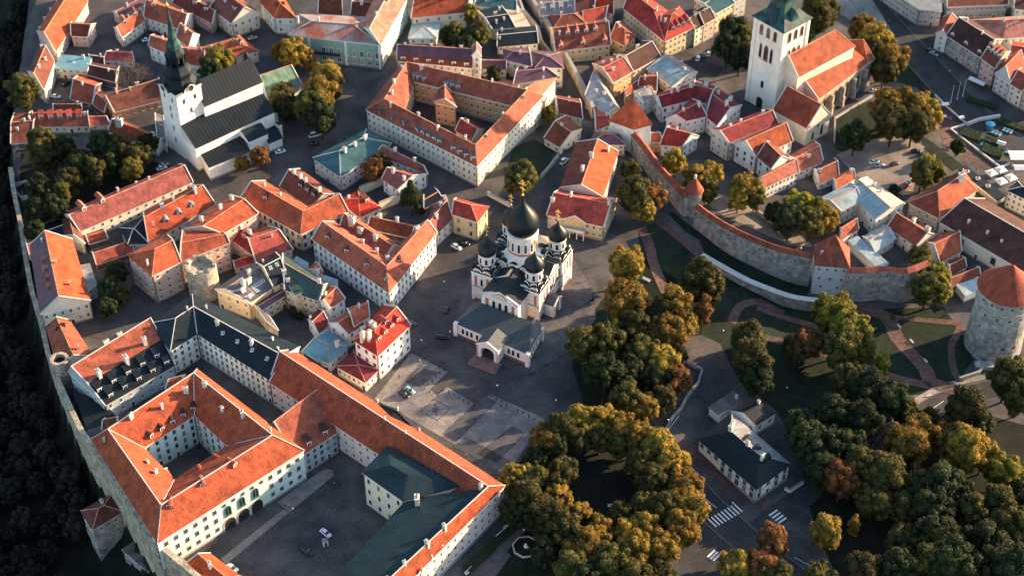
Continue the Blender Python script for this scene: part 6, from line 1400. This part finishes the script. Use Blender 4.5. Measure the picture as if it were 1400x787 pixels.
T_ = '''856,360,25,A 962,383,30,O 942,398,20,O 858,410,30,A 895,432,24,G 922,418,28,A 962,425,17,R,tall 797,468,24,O 830,462,26,O 868,448,24,O 912,455,26,A 935,445,20,A 880,480,24,O 906,492,24,A 828,508,25,G 814,500,18,G
858,545,24,O 880,556,20,A 905,545,20,O 925,520,20,R 928,485,13,G 850,520,20,G 862,505,22,G 895,520,20,G
745,600,22,A 768,588,24,O 795,578,24,A 822,577,24,A 848,584,24,A 872,598,24,A 897,612,26,A 920,634,26,A 935,662,26,A 940,692,26,A 932,722,26,A 905,748,26,A 868,752,26,A 835,768,28,O 800,752,28,A 772,728,28,O 748,704,28,O 722,682,26,O 704,655,22,A 735,628,17,G 700,700,20,G 745,752,22,G 780,775,26,O 865,790,28,O 905,785,22,O 880,722,22,A 855,728,20,A 908,695,24,O 893,655,24,O 715,665,20,G 730,705,24,G 800,790,24,G 765,682,20,A 792,704,20,A 820,722,20,A 846,606,20,O 770,640,20,O 880,690,22,O 850,705,20,O 730,655,22,O 760,665,18,O 925,690,22,A 760,610,20,G 815,735,22,A 785,755,22,A 876,632,22,O 905,665,20,O 820,598,20,O 790,600,20,O
1025,462,24,O 1028,492,28,O 1035,515,22,G 1102,468,22,R 1090,475,20,O 1140,428,28,Y 1162,452,28,Y 1150,478,26,O 1175,478,22,Y 1207,497,17,Y,tall 1160,520,26,O 1188,535,30,G 1215,545,28,G 1140,565,26,G 1180,575,28,G 1235,560,20,O 1110,600,28,G 1092,580,22,G 1140,610,26,G
1240,605,30,A 1258,590,24,A 1270,575,18,O 1322,560,30,O 1338,575,24,G 1300,600,24,A 1320,615,30,A 1345,622,22,A 1372,645,24,Y 1385,650,20,O 1378,515,28,O 1395,540,24,O 1255,665,28,G 1285,660,30,G 1310,680,26,G 1275,695,30,G 1235,690,24,O 1210,650,30,O 1180,640,28,O 1150,655,26,R 1195,685,24,O 1120,640,24,G 1165,610,24,G
1055,740,24,R 1128,726,24,A 1168,718,13,A,tall 1040,770,22,R 1005,772,22,A 1060,785,22,O 1285,735,32,G 1305,770,34,G 1270,770,28,O 1345,740,30,G 1385,720,30,O 1375,770,34,G 1230,780,28,G 1235,735,24,O 1330,700,26,O 1365,690,26,O 1180,780,26,O 1120,790,24,O 1395,680,22,G
714,240,22,O 702,250,14,A 750,155,11,Y 868,268,26,O 892,268,20,R 880,285,18,A 862,232,14,O 923,222,18,A 952,245,20,A 972,238,18,A 965,258,18,O 1018,255,22,A 1010,270,16,A 1032,268,16,O 1092,280,20,Y 1112,290,20,Y 1080,300,22,G 1128,300,18,A 1107,305,20,O 1060,290,14,G 1267,225,14,Y 1262,237,20,O 1278,235,16,Y
1212,145,22,A 1235,140,20,A 1258,145,22,A 1222,165,26,O 1250,168,24,O 1270,158,18,A 1112,22,24,O 1128,15,20,O 1100,40,18,G 1180,38,18,A 1198,55,22,A 1190,72,20,O 1218,78,22,A 1210,95,18,O 1003,45,22,G 1018,50,22,O 995,65,20,G 1012,75,20,G 1170,185,20,G 1258,350,16,O 1262,372,20,O 1282,378,18,Y 1268,395,22,O 1285,395,18,Y 1250,380,16,G 1222,262,9,G
400,70,20,A 418,80,14,A 388,72,16,A 387,128,16,O 380,140,16,O 446,102,20,A 438,130,24,A 425,145,22,O 455,120,16,O 438,160,22,G 395,150,16,G 355,213,13,R 330,222,10,A 640,18,13,Y 656,45,16,O 622,45,15,O 612,50,12,G 635,60,14,G 675,102,12,G
562,268,19,G,cone 510,232,16,R 520,222,13,O 298,80,20,Y 288,95,18,G 310,85,14,O 32,125,22,O 176,100,20,B 195,105,14,B 55,195,20,O 60,215,18,O 90,205,18,G 110,225,20,G 140,200,20,G 130,235,18,O 165,205,20,O 188,212,18,O 180,232,16,Y 200,195,14,G 150,225,16,G 85,262,16,O,tall 55,255,18,G 50,290,18,G 75,285,18,G 95,245,18,O 48,315,14,G 1295,470,1,G'''
for w in T_.split():
    a = w.split(',')
    if float(a[2]) < 3: continue
    tree(float(a[0]), float(a[1]), float(a[2]), a[3], a[4] if len(a) > 4 else 'round')
for a in [(158,372,16,'G'),(150,395,16,'G'),(165,402,14,'O'),(148,420,14,'G'),(400,425,7,'G'),(410,432,6,'G'),(1310,200,10,'G')]: tree(*a)
# woodland below the cliff: nobody could count it
r_ = random.Random(5); src = [crown_mesh(200+k, 'round', 1500, .085, .9, LEAF['G']) for k in range(2)]
vv = []; ff = []; pts = []
tries = 0
while len(pts) < 190 and tries < 9000:
    tries += 1; x = r_.uniform(-240, -55); y = r_.uniform(-165, 300); d = float(wall_dist(np.array([x]), np.array([y]))[0])
    p_ = (700+CF*(x-CXc)/((y-CYc)*_c-(-12-CZc)*_s))
    if d < (7 if y < 70 else 2.5) or (math.hypot(x+134, y+99) < 19) or p_ < -70 or any(math.hypot(x-a, y-b_) < 7.5 for a, b_ in pts): continue
    pts.append((x, y)); s = r_.uniform(4, 7); z = ter(x, y)+s*.9; me = src[len(pts) % 2]; co = np.empty(len(me.vertices)*3); me.vertices.foreach_get('co', co); co = co.reshape(-1, 3)
    a = r_.uniform(0, 6.28); c_, s_ = math.cos(a), math.sin(a); i0 = sum(len(q) for q in vv)
    vv.append(np.stack([x+s*(co[:,0]*c_-co[:,1]*s_), y+s*(co[:,0]*s_+co[:,1]*c_), z+s*co[:,2]*1.1], 1)); ff += [tuple(i0+i for i in pl.vertices) for pl in me.polygons]
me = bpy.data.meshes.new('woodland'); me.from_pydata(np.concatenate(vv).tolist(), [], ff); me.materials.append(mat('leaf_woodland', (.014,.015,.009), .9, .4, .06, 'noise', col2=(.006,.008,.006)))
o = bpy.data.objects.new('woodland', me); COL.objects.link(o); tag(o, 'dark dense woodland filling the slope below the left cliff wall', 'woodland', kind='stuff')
# ---------------------------------------------------------------- cars
PAINT = {'white': flat('paint_white', (.75,.76,.76), .25), 'black': flat('paint_black', (.012,.013,.016), .2), 'silver': flat('paint_silver', (.4,.42,.44), .25, .4), 'red': flat('paint_red', (.35,.02,.02), .25),
         'teal': flat('paint_teal', (.25,.42,.45), .25), 'grey': flat('paint_dark_grey', (.06,.065,.07), .25)}
TYRE = flat('tyre_rubber', (.01,.01,.01), .8); CGL = flat('car_glass', (.02,.03,.04), .05, 0, .9); LAMPW = flat('headlamp', (.8,.8,.75), .2); LAMPR = flat('tail_lamp', (.4,.02,.02), .3)
def sect(b, secs, m, cap=True):
    for A, B in zip(secs, secs[1:]):
        n = len(A)
        for k in range(n): b.face([A[k], A[(k+1) % n], B[(k+1) % n], B[k]], m, True)
    b.face(secs[0][::-1], m); b.face(secs[-1], m)
CARM = {}
def car_parts(col, kind):
    if (col, kind) in CARM: return CARM[col, kind]
    P_ = PAINT[col]; L = {'car': 2.2, 'suv': 2.3, 'van': 2.7}[kind]; H = {'car': 0, 'suv': .25, 'van': .65}[kind]
    def S(x, w, z0, z1): return [(x,-w,z0),(x,w,z0),(x,w,z0+(z1-z0)*.6),(x,w*.9,z1),(x,-w*.9,z1),(x,-w,z0+(z1-z0)*.6)]
    b = MB(); sect(b, [S(-L,.75,.35,.8), S(-L+.15,.86,.3,.92), S(-L+.9,.9,.28,.98), S(0,.92,.28,1.0), S(L-1.1,.9,.28,.95), S(L-.3,.84,.3,.8), S(L,.7,.36,.68)], P_); body = keep(b, 'body')
    t = 1.42+H; b = MB(); rear = -L+.35 if kind != 'car' else -1.55
    sect(b, [S(rear,.8,.9,1.0), S(rear+.45,.74,.92,t), S(.3,.74,.92,t+.03), S(1.15 if kind != 'van' else 1.7,.8,.9,1.0)], CGL); cab = keep(b, 'cabin_glass')
    b = MB(); b.prism([(rear+.5,-.62),(.25,-.62),(.25,.62),(rear+.5,.62)], t-.02, t+.06, P_); rf = keep(b, 'car_roof')
    b = MB()
    pr = [(.001,-.11),(.2,-.11),(.32,-.1),(.34,0),(.32,.1),(.2,.11),(.001,.11)]; n = 12
    for (r0, y0), (r1, y1) in zip(pr, pr[1:]):
        for k in range(n):
            a0, a1 = 6.2832*k/n, 6.2832*(k+1)/n
            b.face([(r0*math.cos(a0),y0,r0*math.sin(a0)),(r1*math.cos(a0),y1,r1*math.sin(a0)),(r1*math.cos(a1),y1,r1*math.sin(a1)),(r0*math.cos(a1),y0,r0*math.sin(a1))], TYRE)
    wh = keep(b, 'wheel')
    b = MB(); b.box((L-.08,0), X1, Y1, .05, .12, .55, .68, LAMPW); hl = keep(b, 'headlight'); b = MB(); b.box((-L+.05,0), X1, Y1, .05, .12, .6, .78, LAMPR); tl = keep(b, 'tail_light')
    CARM[col, kind] = (body, cab, rf, wh, hl, tl, L); return CARM[col, kind]
def car(c, x, y, head, col, kind='car', up=.05):
    X, Y, Z = G(c, x, y, .5); body, cab, rf, wh, hl, tl, L = car_parts(col, kind)
    w = {'car':'car','suv':'estate car','van':'van'}[kind]
    a = R(head); e = .8; gx_ = (ter(X+math.cos(a)*e, Y+math.sin(a)*e)-ter(X-math.cos(a)*e, Y-math.sin(a)*e))/(2*e)
    r = empty('parked_'+('van' if kind == 'van' else 'car'), (X, Y, Z+up), where(f"{'dark grey' if col == 'grey' else col} {w} parked", X, Y, ('further',)), 'van' if kind == 'van' else 'car')
    r.rotation_euler = (0, -math.atan(gx_), a)
    bo = inst('body', body, r, (0,0,0)); inst('cabin_glass', cab, r, (0,0,0)); inst('car_roof', rf, r, (0,0,0))
    for s in (-1, 1):
        inst('wheel', wh, r, (L-.85, s*.82, .34)); inst('wheel', wh, r, (-L+.8, s*.82, .34)); inst('headlight', hl, bo, (0, s*.6, 0)); inst('tail_light', tl, bo, (0, s*.6, 0))
for a in [('f',1078,542,-38,'white','suv'),('f',1122,521,-25,'black','car'),('j',828,563,-48,'teal','car'),('j',797,587,-48,'black','suv'),('j',1025,132,80,'black','car'),('j',1003,277,-5,'black','van'),('j',835,200,-30,'grey','car'),
  ('k',436,60,75,'black','suv'),('n',375,556,-42,'white','car'),('n',274,655,-38,'black','suv'),('m',1250,742,-35,'white','car'),('a',790,215,30,'white','car'),('a',300,520,-10,'white','car'),('a',352,452,60,'black','car'),('a',840,180,35,'grey','car'),
  ('c',1000,315,75,'white','car'),('c',1032,298,75,'grey','car'),('c',1057,290,75,'white','car'),('c',1080,270,75,'black','car'),('h',572,85,20,'white','car'),('h',600,103,20,'silver','car'),('h',680,95,25,'grey','car'),('h',795,27,5,'black','car'),('h',828,45,5,'grey','car'),
  ('h',745,214,45,'red','car'),('h',765,193,45,'white','car'),('h',80,465,-35,'white','van'),('g',280,82,58,'white','van'),('g',278,18,60,'grey','car'),('d',872,272,-40,'black','car'),('d',892,290,-40,'silver','car'),('b',318,728,25,'white','van'),('b',346,697,25,'silver','car'),
  ('b',315,775,10,'black','car'),('f',130,28,25,'white','car'),('d',565,490,10,'white','car'),('v',155,225,30,'silver','car'),('e',870,118,30,'white','car'),('e',880,100,30,'silver','car'),('q',440,158,25,'silver','car'),('q',555,628,25,'white','car')]: car(*a)
# ---------------------------------------------------------------- street furniture
def P3(c, x, y, up=0): return G(c, x, y, up)
b = MB(); b.lathe((0,0), [(.24,0),(.24,.15),(.17,.2),(.17,1.05),(.24,1.1),(.24,1.2),(.001,1.35)], 8, DARKT); BOL = keep(b, 'bollard')
def bollards(c, pts, step, lab, grp):
    q = g2(c, pts)
    for (x0, y0), (x1, y1) in zip(q, q[1:]):
        L = math.hypot(x1-x0, y1-y0); n = max(1, round(L/step))
        for k in range(n):
            t = k/n; x, y = x0+(x1-x0)*t, y0+(y1-y0)*t
            o = bpy.data.objects.new('bollard', BOL); COL.objects.link(o); o.location = (x, y, ter(x, y)+.04); tag(o, lab, 'bollard', grp)
bollards('u', [(578,283),(740,380),(645,470),(700,500)], 2.2, 'short dark bollard on the line between cathedral street and paved square', 'bollards of the upper paved corner')
bollards('u', [(740,478),(885,555),(945,493),(1073,560)], 2.2, 'short dark bollard on the line beside the compass-star paving', 'bollards beside the compass star')
bollards('k', [(-60,650),(0,665),(60,690),(150,740)], 2.2, 'short dark bollard at the right-hand edge of the paved square', 'bollards at the right edge of the square')
b = MB(); b.lathe((0,0), [(.14,0),(.14,.5),(.07,.6),(.055,4.6),(.001,4.7)], 8, DARKT); PST = keep(b, 'post')
b = MB(); b.lathe((0,0), [(.08,4.5),(.22,4.7),(.3,5.1),(.001,5.35)], 8, WHITE); LMP = keep(b, 'lamp_head')
for c, x, y in [('x',608,398),('j',1045,300),('x',577,478),('x',637,300),('k',95,455),('k',1130,295),('g',380,430),('x',716,737),('x',746,739),('E',245,340),('x',780,650),('l',95,600),('l',235,715),('x',1000,700),('w',740,540),('d',968,430),('o',835,-0),('x',680,540),('x',760,560),('F',1010,340),('x',830,460),('x',828,480)]:
    X, Y, Z = P3(c, x, y); r = empty('street_lamp', (X, Y, Z), where('slim dark street lamp with white head', X, Y), 'lamp'); inst('post', PST, r, (0,0,0)); inst('lamp_head', LMP, r, (0,0,0))
# benches
b = MB(); [b.box((0,k*.16), X1, Y1, 1.1, .06, .44, .5, WHITE) for k in (-1,0,1)]; ST_ = keep(b, 'seat'); b = MB(); [b.box((0,.3), X1, Y1, 1.1, .03, z, z+.1, WHITE) for z in (.6,.78)]; BK_ = keep(b, 'backrest'); b = MB(); b.box((0,0), X1, Y1, .06, .25, 0, .44, DARKT); LG_ = keep(b, 'leg')
def bench(c, x, y, an, s=1.0):
    X, Y, Z = P3(c, x, y); r = empty('park_bench', (X, Y, Z+.05), where('white park bench', X, Y, ('lower',)), 'bench', rz=R(an)); r.scale = (s,s,s)
    inst('seat', ST_, r, (0,0,0)); inst('backrest', BK_, r, (0,0,0))
    for k in (-.8, .8): inst('leg', LG_, r, (k,0,0))
for a in [('E',255,475,48,1.6),('E',210,528,48,1.6),('E',8,765,48,1.6),('l',770,305,-62),('l',845,410,-62),('l',703,225,-62),('o',537,415,8,1.3),('g',720,725,-35,1.5),('l',862,597,20),('n',-5,0,20)][:-1]: bench(*a)
# plain small things
def simple(name, c, x, y, label, cat, fn, an=0, up=.05):
    X, Y, Z = P3(c, x, y); r = empty(name, (X, Y, Z+up), label, cat, rz=R(an)); fn(r); return r
def parts(r, d):
    for nm, b in d: b.build(nm, r)
def booth(r):
    a = MB(); a.box((0,0), X1, Y1, .8, .8, 0, 2.3, WHITE); c = MB(); c.lathe((0,0), [(1.25,2.3),(.001,2.9)], 4, ROOF['grey'], math.pi/4, False); d = MB(); d.box((0,-.82), X1, Y1, .4, .03, .1, 1.9, DARKT); parts(r, [('wall', a), ('roof', c), ('door', d)])
simple('guard_booth', 'n', 374, 618, 'small white guard booth beside the white car in the castle courtyard', 'booth', booth, 20)
def fount(r):
    a = MB(); a.lathe((0,0), [(4.6,0),(4.6,.5),(4.1,.5),(4.1,.15)], 8, LITEST, math.pi/8, False); c = MB(); c.lathe((0,0), [(4.1,.2),(.001,.35)], 8, GRASS, math.pi/8, False); d = MB(); d.lathe((0,0), [(.7,.2),(.7,1.0),(.35,1.1),(.3,1.9),(.001,2.2)], 8, WHITE); d.box((.9,-.6), X1, Y1, .6, .2, .3, .7, WHITE); parts(r, [('rim', a), ('planting', c), ('pedestal', d)])
simple('flower_bed', 'E', 372, 602, 'octagonal stone-rimmed flower bed with a small pale pedestal on the dark lawn', 'flower bed', fount, 10)
def parasol(r):
    a = MB(); a.lathe((0,0), [(.06,0),(.05,2.9)], 6, DARKT); c = MB(); c.lathe((0,0), [(2.9,2.35),(2.9,2.5),(.001,3.3)], 4, flat('parasol_canvas', (.72,.68,.6), .8), math.pi/4, False); d = MB(); d.lathe((0,0), [(.45,0),(.45,.12),(.001,.14)], 10, STONEB); parts(r, [('pole', a), ('canopy', c), ('base', d)])
for x, y, w in [(685,482,'leftmost'),(735,465,'topmost'),(738,527,'lowest'),(790,507,'rightmost')]: simple('parasol', 'v', x, y, f'square cream cafe parasol, {w} of the four beside the teal-roofed block', 'parasol', parasol, 25)
def kiosk(r):
    a = MB(); a.lathe((0,0), [(1.7,0),(1.7,2.4)], 8, flat('kiosk_blue', (.05,.2,.33), .5), 0, False); c = MB(); c.lathe((0,0), [(2.1,2.4),(.001,3.4)], 8, flat('kiosk_roof', (.1,.4,.6), .5), 0, False); parts(r, [('wall', a), ('roof', c)])
simple('kiosk', 'v', 680, 218, 'round bright blue kiosk on the terraces near the right edge', 'kiosk', kiosk)
def canopy(m, w, d, h):
    def f(r):
        a = MB(); [a.box((sx_*w*.9, sy_*d*.9), X1, Y1, .08, .08, 0, h, DARKT) for sx_ in (-1,1) for sy_ in (-1,1)]; c = MB(); c.face([(-w,-d,h),(w,-d,h),(w,0,h+.7),(-w,0,h+.7)], m); c.face([(-w,0,h+.7),(w,0,h+.7),(w,d,h),(-w,d,h)], m); c.box((0,0), X1, Y1, w, d, h-.1, h, m); parts(r, [('post', a), ('awning', c)])
    return f
CANV = flat('awning_canvas', (.62,.66,.64), .7); TEALC = flat('awning_aqua', (.25,.42,.46), .6)
simple('market_tent', 'v', 835, 392, 'large white tent roof at the right edge above the parasols', 'tent', canopy(CANV, 4.5, 3.2, 2.8), 0)
simple('market_tent', 'v', 845, 455, 'smaller grey-white tent just below the large white tent', 'tent', canopy(CANV, 3.2, 1.8, 2.6), 0)
simple('street_awning', 'd', 1120, 462, 'pale awning over the pavement in front of the salmon pink townhouse', 'awning', canopy(CANV, 4, 1.6, 2.6), -42)
simple('street_awning', 'v', 738, 320, 'small cream awning roof between dark hedges on the terraces', 'awning', canopy(CANV, 1.8, 1.4, 2.3), -30)
simple('sail_canopy', 'v', 435, 110, 'white sail canopy at the upper end of the red brick terrace', 'canopy', canopy(WHITE, 1.7, 1.1, 2.3), 10)
simple('sail_canopy', 'v', 420, 174, 'white sail canopy beside the amber trees on the brick terrace', 'canopy', canopy(WHITE, 1.9, .9, 2.3), -10)
simple('sail_canopy', 'v', 522, 182, 'white sail canopy near the corner of the pale terrace wall', 'canopy', canopy(WHITE, 1.3, 1.0, 2.3), 20)
for x, y, w in [(715,250,'near the blue kiosk'),(775,238,'right of the blue kiosk'),(655,315,'beside the left dark hedge'),(790,356,'just above the large white tent')]:
    def seats(r):
        for i in range(3):
            a = MB(); a.box((i*1.6-1.6, 0), X1, Y1, .55, .9, .35, .6, TEALC); a.box((i*1.6-1.6, .9), X1, Y1, .55, .1, .35, 1.1, TEALC); a.build('lounge_seat', r)
    simple('lounge_set', 'v', x, y, f'row of aqua lounge seats on the terraces {w}', 'seating', seats, -35)
HG = mat('hedge_leaf', (.022,.042,.014), .9, .45, 1.5, col2=(.02,.035,.012), bump=.2)
def hedge(w, d, h):
    def f(r):
        a = MB(); rr = random.Random(int(w*10+d)); a.box((0,0), X1, Y1, w, d, 0, h, HG)
        for _ in range(int(w*d*40)):
            p = Vector((rr.uniform(-w,w), rr.uniform(-d,d), h+rr.uniform(-.1,.2))); s = rr.uniform(.15,.3); t = Vector((rr.uniform(-1,1), rr.uniform(-1,1), rr.uniform(-.4,.4))).normalized()*s; q = t.cross(Vector((0,0,1))).normalized()*s
            a.face([p-t, p+q, p+t, p-q], HG)
        o_ = a.build('foliage', r); o_['kind'] = 'stuff'
    return f
for c, x, y, w, d, h, an, lab in [('v',578,262,4.5,3,1.6,-30,'square clipped hedge just below the pale ramp wall on the terraces'),('v',695,352,4.5,3,1.6,-30,'square clipped hedge right of the brick terrace, above the parasols'),('v',690,298,3.5,2,1.6,-30,'small dark clipped hedge between the two larger square hedges'),
  ('v',640,90,7,1.5,1.2,-32,'long dark planted bed below the right-hand townhouse row'),('v',820,215,7,1.8,1.2,-35,'long dark hedge on the terrace right of the blue kiosk'),('E',200,560,7,1.3,1,48,'dark clipped hedge bed at the park front of the baroque palace wing'),('E',70,680,6,1.6,1,48,'second dark hedge bed lower along the baroque palace park front')]:
    simple('hedge', c, x, y, lab, 'hedge', hedge(w, d, h), an)
RED = mat('flower_red', (.45,.05,.035), .9, .5, 3, col2=(.1,.06,.03))
for x, y, w, lab in [(450,160,1.4,'red flower bed near the upper end of the brick terrace'),(460,310,1.6,'long red flower bed in the middle of the brick terrace'),(530,300,1.1,'small red flower bed beside the pale terrace wall'),(230+220,330,1.0,'little red flower bed lowest on the brick terrace')]:
    def fb(r, w=w):
        a = MB(); a.box((0,0), X1, Y1, w*1.5, w*.7, 0, .25, STONEB); c = MB(); rr = random.Random(3)
        for _ in range(120):
            p = Vector((rr.uniform(-1.4,1.4)*w, rr.uniform(-.6,.6)*w, .4)); s = .15; c.face([p+Vector((-s,0,0)), p+Vector((0,-s,.05)), p+Vector((s,0,0)), p+Vector((0,s,.1))], RED)
        a.build('planter', r); o_ = c.build('flowers', r); o_['kind'] = 'stuff'
    simple('flower_planter', 'v', x, y, lab, 'flower bed', fb, -25)
acm = MB(); acm.box((0,0), X1, Y1, .9, .7, 0, 1.0, WALL['palegrey']); acm.lathe((0,0), [(.5,1.0),(.5,1.12),(.001,1.12)], 10, DARKT)
for x, y in [(560,455),(617,492),(672,532)]:
    zt_ = ter(*G('v', x, y)[:2])+3.0; X, Y = un(*P('v', x, y), zt_+.2); o = acm.build('air_conditioner'); o.location = (X, Y, zt_+.02); tag(o, {560:'uppermost air-conditioning unit on the long flat dark terrace roof',617:'middle air-conditioning unit on the long flat dark terrace roof',672:'lowest air-conditioning unit on the long flat dark terrace roof'}[x], 'air conditioner')
# flagpoles by the terraces
for k, (x, y) in enumerate([(470,82),(505,62),(535,48)]):
    def pole(r):
        a = MB(); a.lathe((0,0), [(.22,0),(.22,.4),(.1,.5),(.05,9),(.12,9.1),(.001,9.3)], 8, WHITE); a.build('pole', r); b_ = MB(); b_.lathe((0,0), [(.5,0),(.45,.3),(.001,.32)], 8, STONEB); b_.build('base', r)
    simple('flagpole', 'v', x, y, ['left', 'middle', 'right'][k]+' of three bare white flagpoles above the dark planted bed', 'flagpole', pole)
# ---------------------------------------------------------------- people
SKIN = flat('skin', (.45,.27,.19), .6); CLO = {'dark': flat('cloth_dark', (.02,.022,.03), .9), 'red': flat('cloth_red', (.35,.04,.04), .9), 'pale': flat('cloth_pale', (.55,.52,.48), .9), 'blue': flat('cloth_blue', (.05,.1,.2), .9)}
HAIR = flat('hair_brown', (.05,.03,.02), .8)
PM = {}
def person_meshes(col, pose):
    if (col, pose) in PM: return PM[col, pose]
    b = MB(); cl, tr = CLO[col], CLO['dark' if col != 'dark' else 'blue']; st = .22 if pose else .06
    def limb(p, q, r0, r1, m, n=8):
        p, q = Vector(p), Vector(q); d = (q-p).normalized(); t = d.orthogonal().normalized(); s = d.cross(t)
        A = [p+(t*math.cos(6.283*k/n)+s*math.sin(6.283*k/n))*r0 for k in range(n)]; B = [q+(t*math.cos(6.283*k/n)+s*math.sin(6.283*k/n))*r1 for k in range(n)]
        for k in range(n): b.face([A[k], A[(k+1) % n], B[(k+1) % n], B[k]], m, True)
        b.face(B, m, True)
    for s in (-1, 1):
        k = (.1*s, st*s*.4, .48); f = (.1*s, st*s, .06)
        limb((.09*s,0,.9), k, .095, .065, tr); limb(k, f, .065, .045, tr); limb((f[0],f[1]+.05,.05), (f[0],f[1]-.18,.04), .05, .04, SOOT)
        e = (.27*s, -.02-st*s*.4, 1.14); limb((.19*s,0,1.42), e, .055, .045, cl); limb(e, (.28*s,-.08-st*s*.8,.9), .042, .032, cl); limb((.28*s,-.08-st*s*.8,.9), (.28*s,-.1-st*s*.9,.8), .035, .02, SKIN)
    secs = []
    for z, w, d in ((.86,.16,.11),(1.0,.15,.1),(1.15,.155,.105),(1.32,.19,.12),(1.44,.17,.1),(1.49,.06,.06)): secs.append([(w*math.cos(k*.785), d*math.sin(k*.785), z) for k in range(8)])
    sect(b, secs, cl); limb((0,0,1.47), (0,-.01,1.56), .05, .045, SKIN)
    b.lathe((0,-.01), [(.001,1.52),(.06,1.54),(.085,1.6),(.09,1.67),(.07,1.74),(.001,1.77)], 10, SKIN); bm_ = keep(b, 'body')
    h = MB(); h.lathe((0,.015), [(.09,1.62),(.1,1.69),(.08,1.76),(.001,1.79)], 10, HAIR); PM[col, pose] = (bm_, keep(h, 'hair')); return PM[col, pose]
pk = 0
for c, x, y in [('n',385,285),('n',420,290),('n',447,300),('n',440,420),('n',465,413),('n',490,413),('n',155,410),('n',178,410),('n',205,475),('n',330,575),('j',770,490),('j',915,325),('j',663,515),('j',880,408),('n',1110,135),('n',1133,140),('k',417,95),('k',95,470),('j',1180,745),('x',700,560),('x',735,585),('g',440,640),
  ('g',405,715),('l',1000,140),('l',560,210),('l',580,235),('l',890,345),('w',455,350),('w',470,355),('o',800,15),('x',905,640),('v',400,60),('v',480,260),('v',610,440),('x',1180,262),('H',640,330),('x',470,190),('x',420,190),('x',740,470),('x',1010,735),('s',500,550),('s',620,520),('b',520,430),('x',1215,30),('x',1180,15),('d',870,420),('d',1010,560)]:
    X, Y, Z = P3(c, x, y, .8); col = ('dark', 'pale', 'dark', 'red', 'dark', 'blue')[pk % 6]; pose = pk % 2; bm_, hm = person_meshes(col, pose)
    r = empty('person', (X, Y, Z+.08), where(f"person in {'dark' if col == 'dark' else col} clothes {'walking' if pose else 'standing'}", X, Y, ('nearer',)), 'person', rz=rng.uniform(0, 6.28)); r.scale = (1.1,1.1,1.1)
    inst('body', bm_, r, (0,0,0)); inst('hair', hm, r, (0,0,0)); pk += 1
print('objects', len(bpy.data.objects))
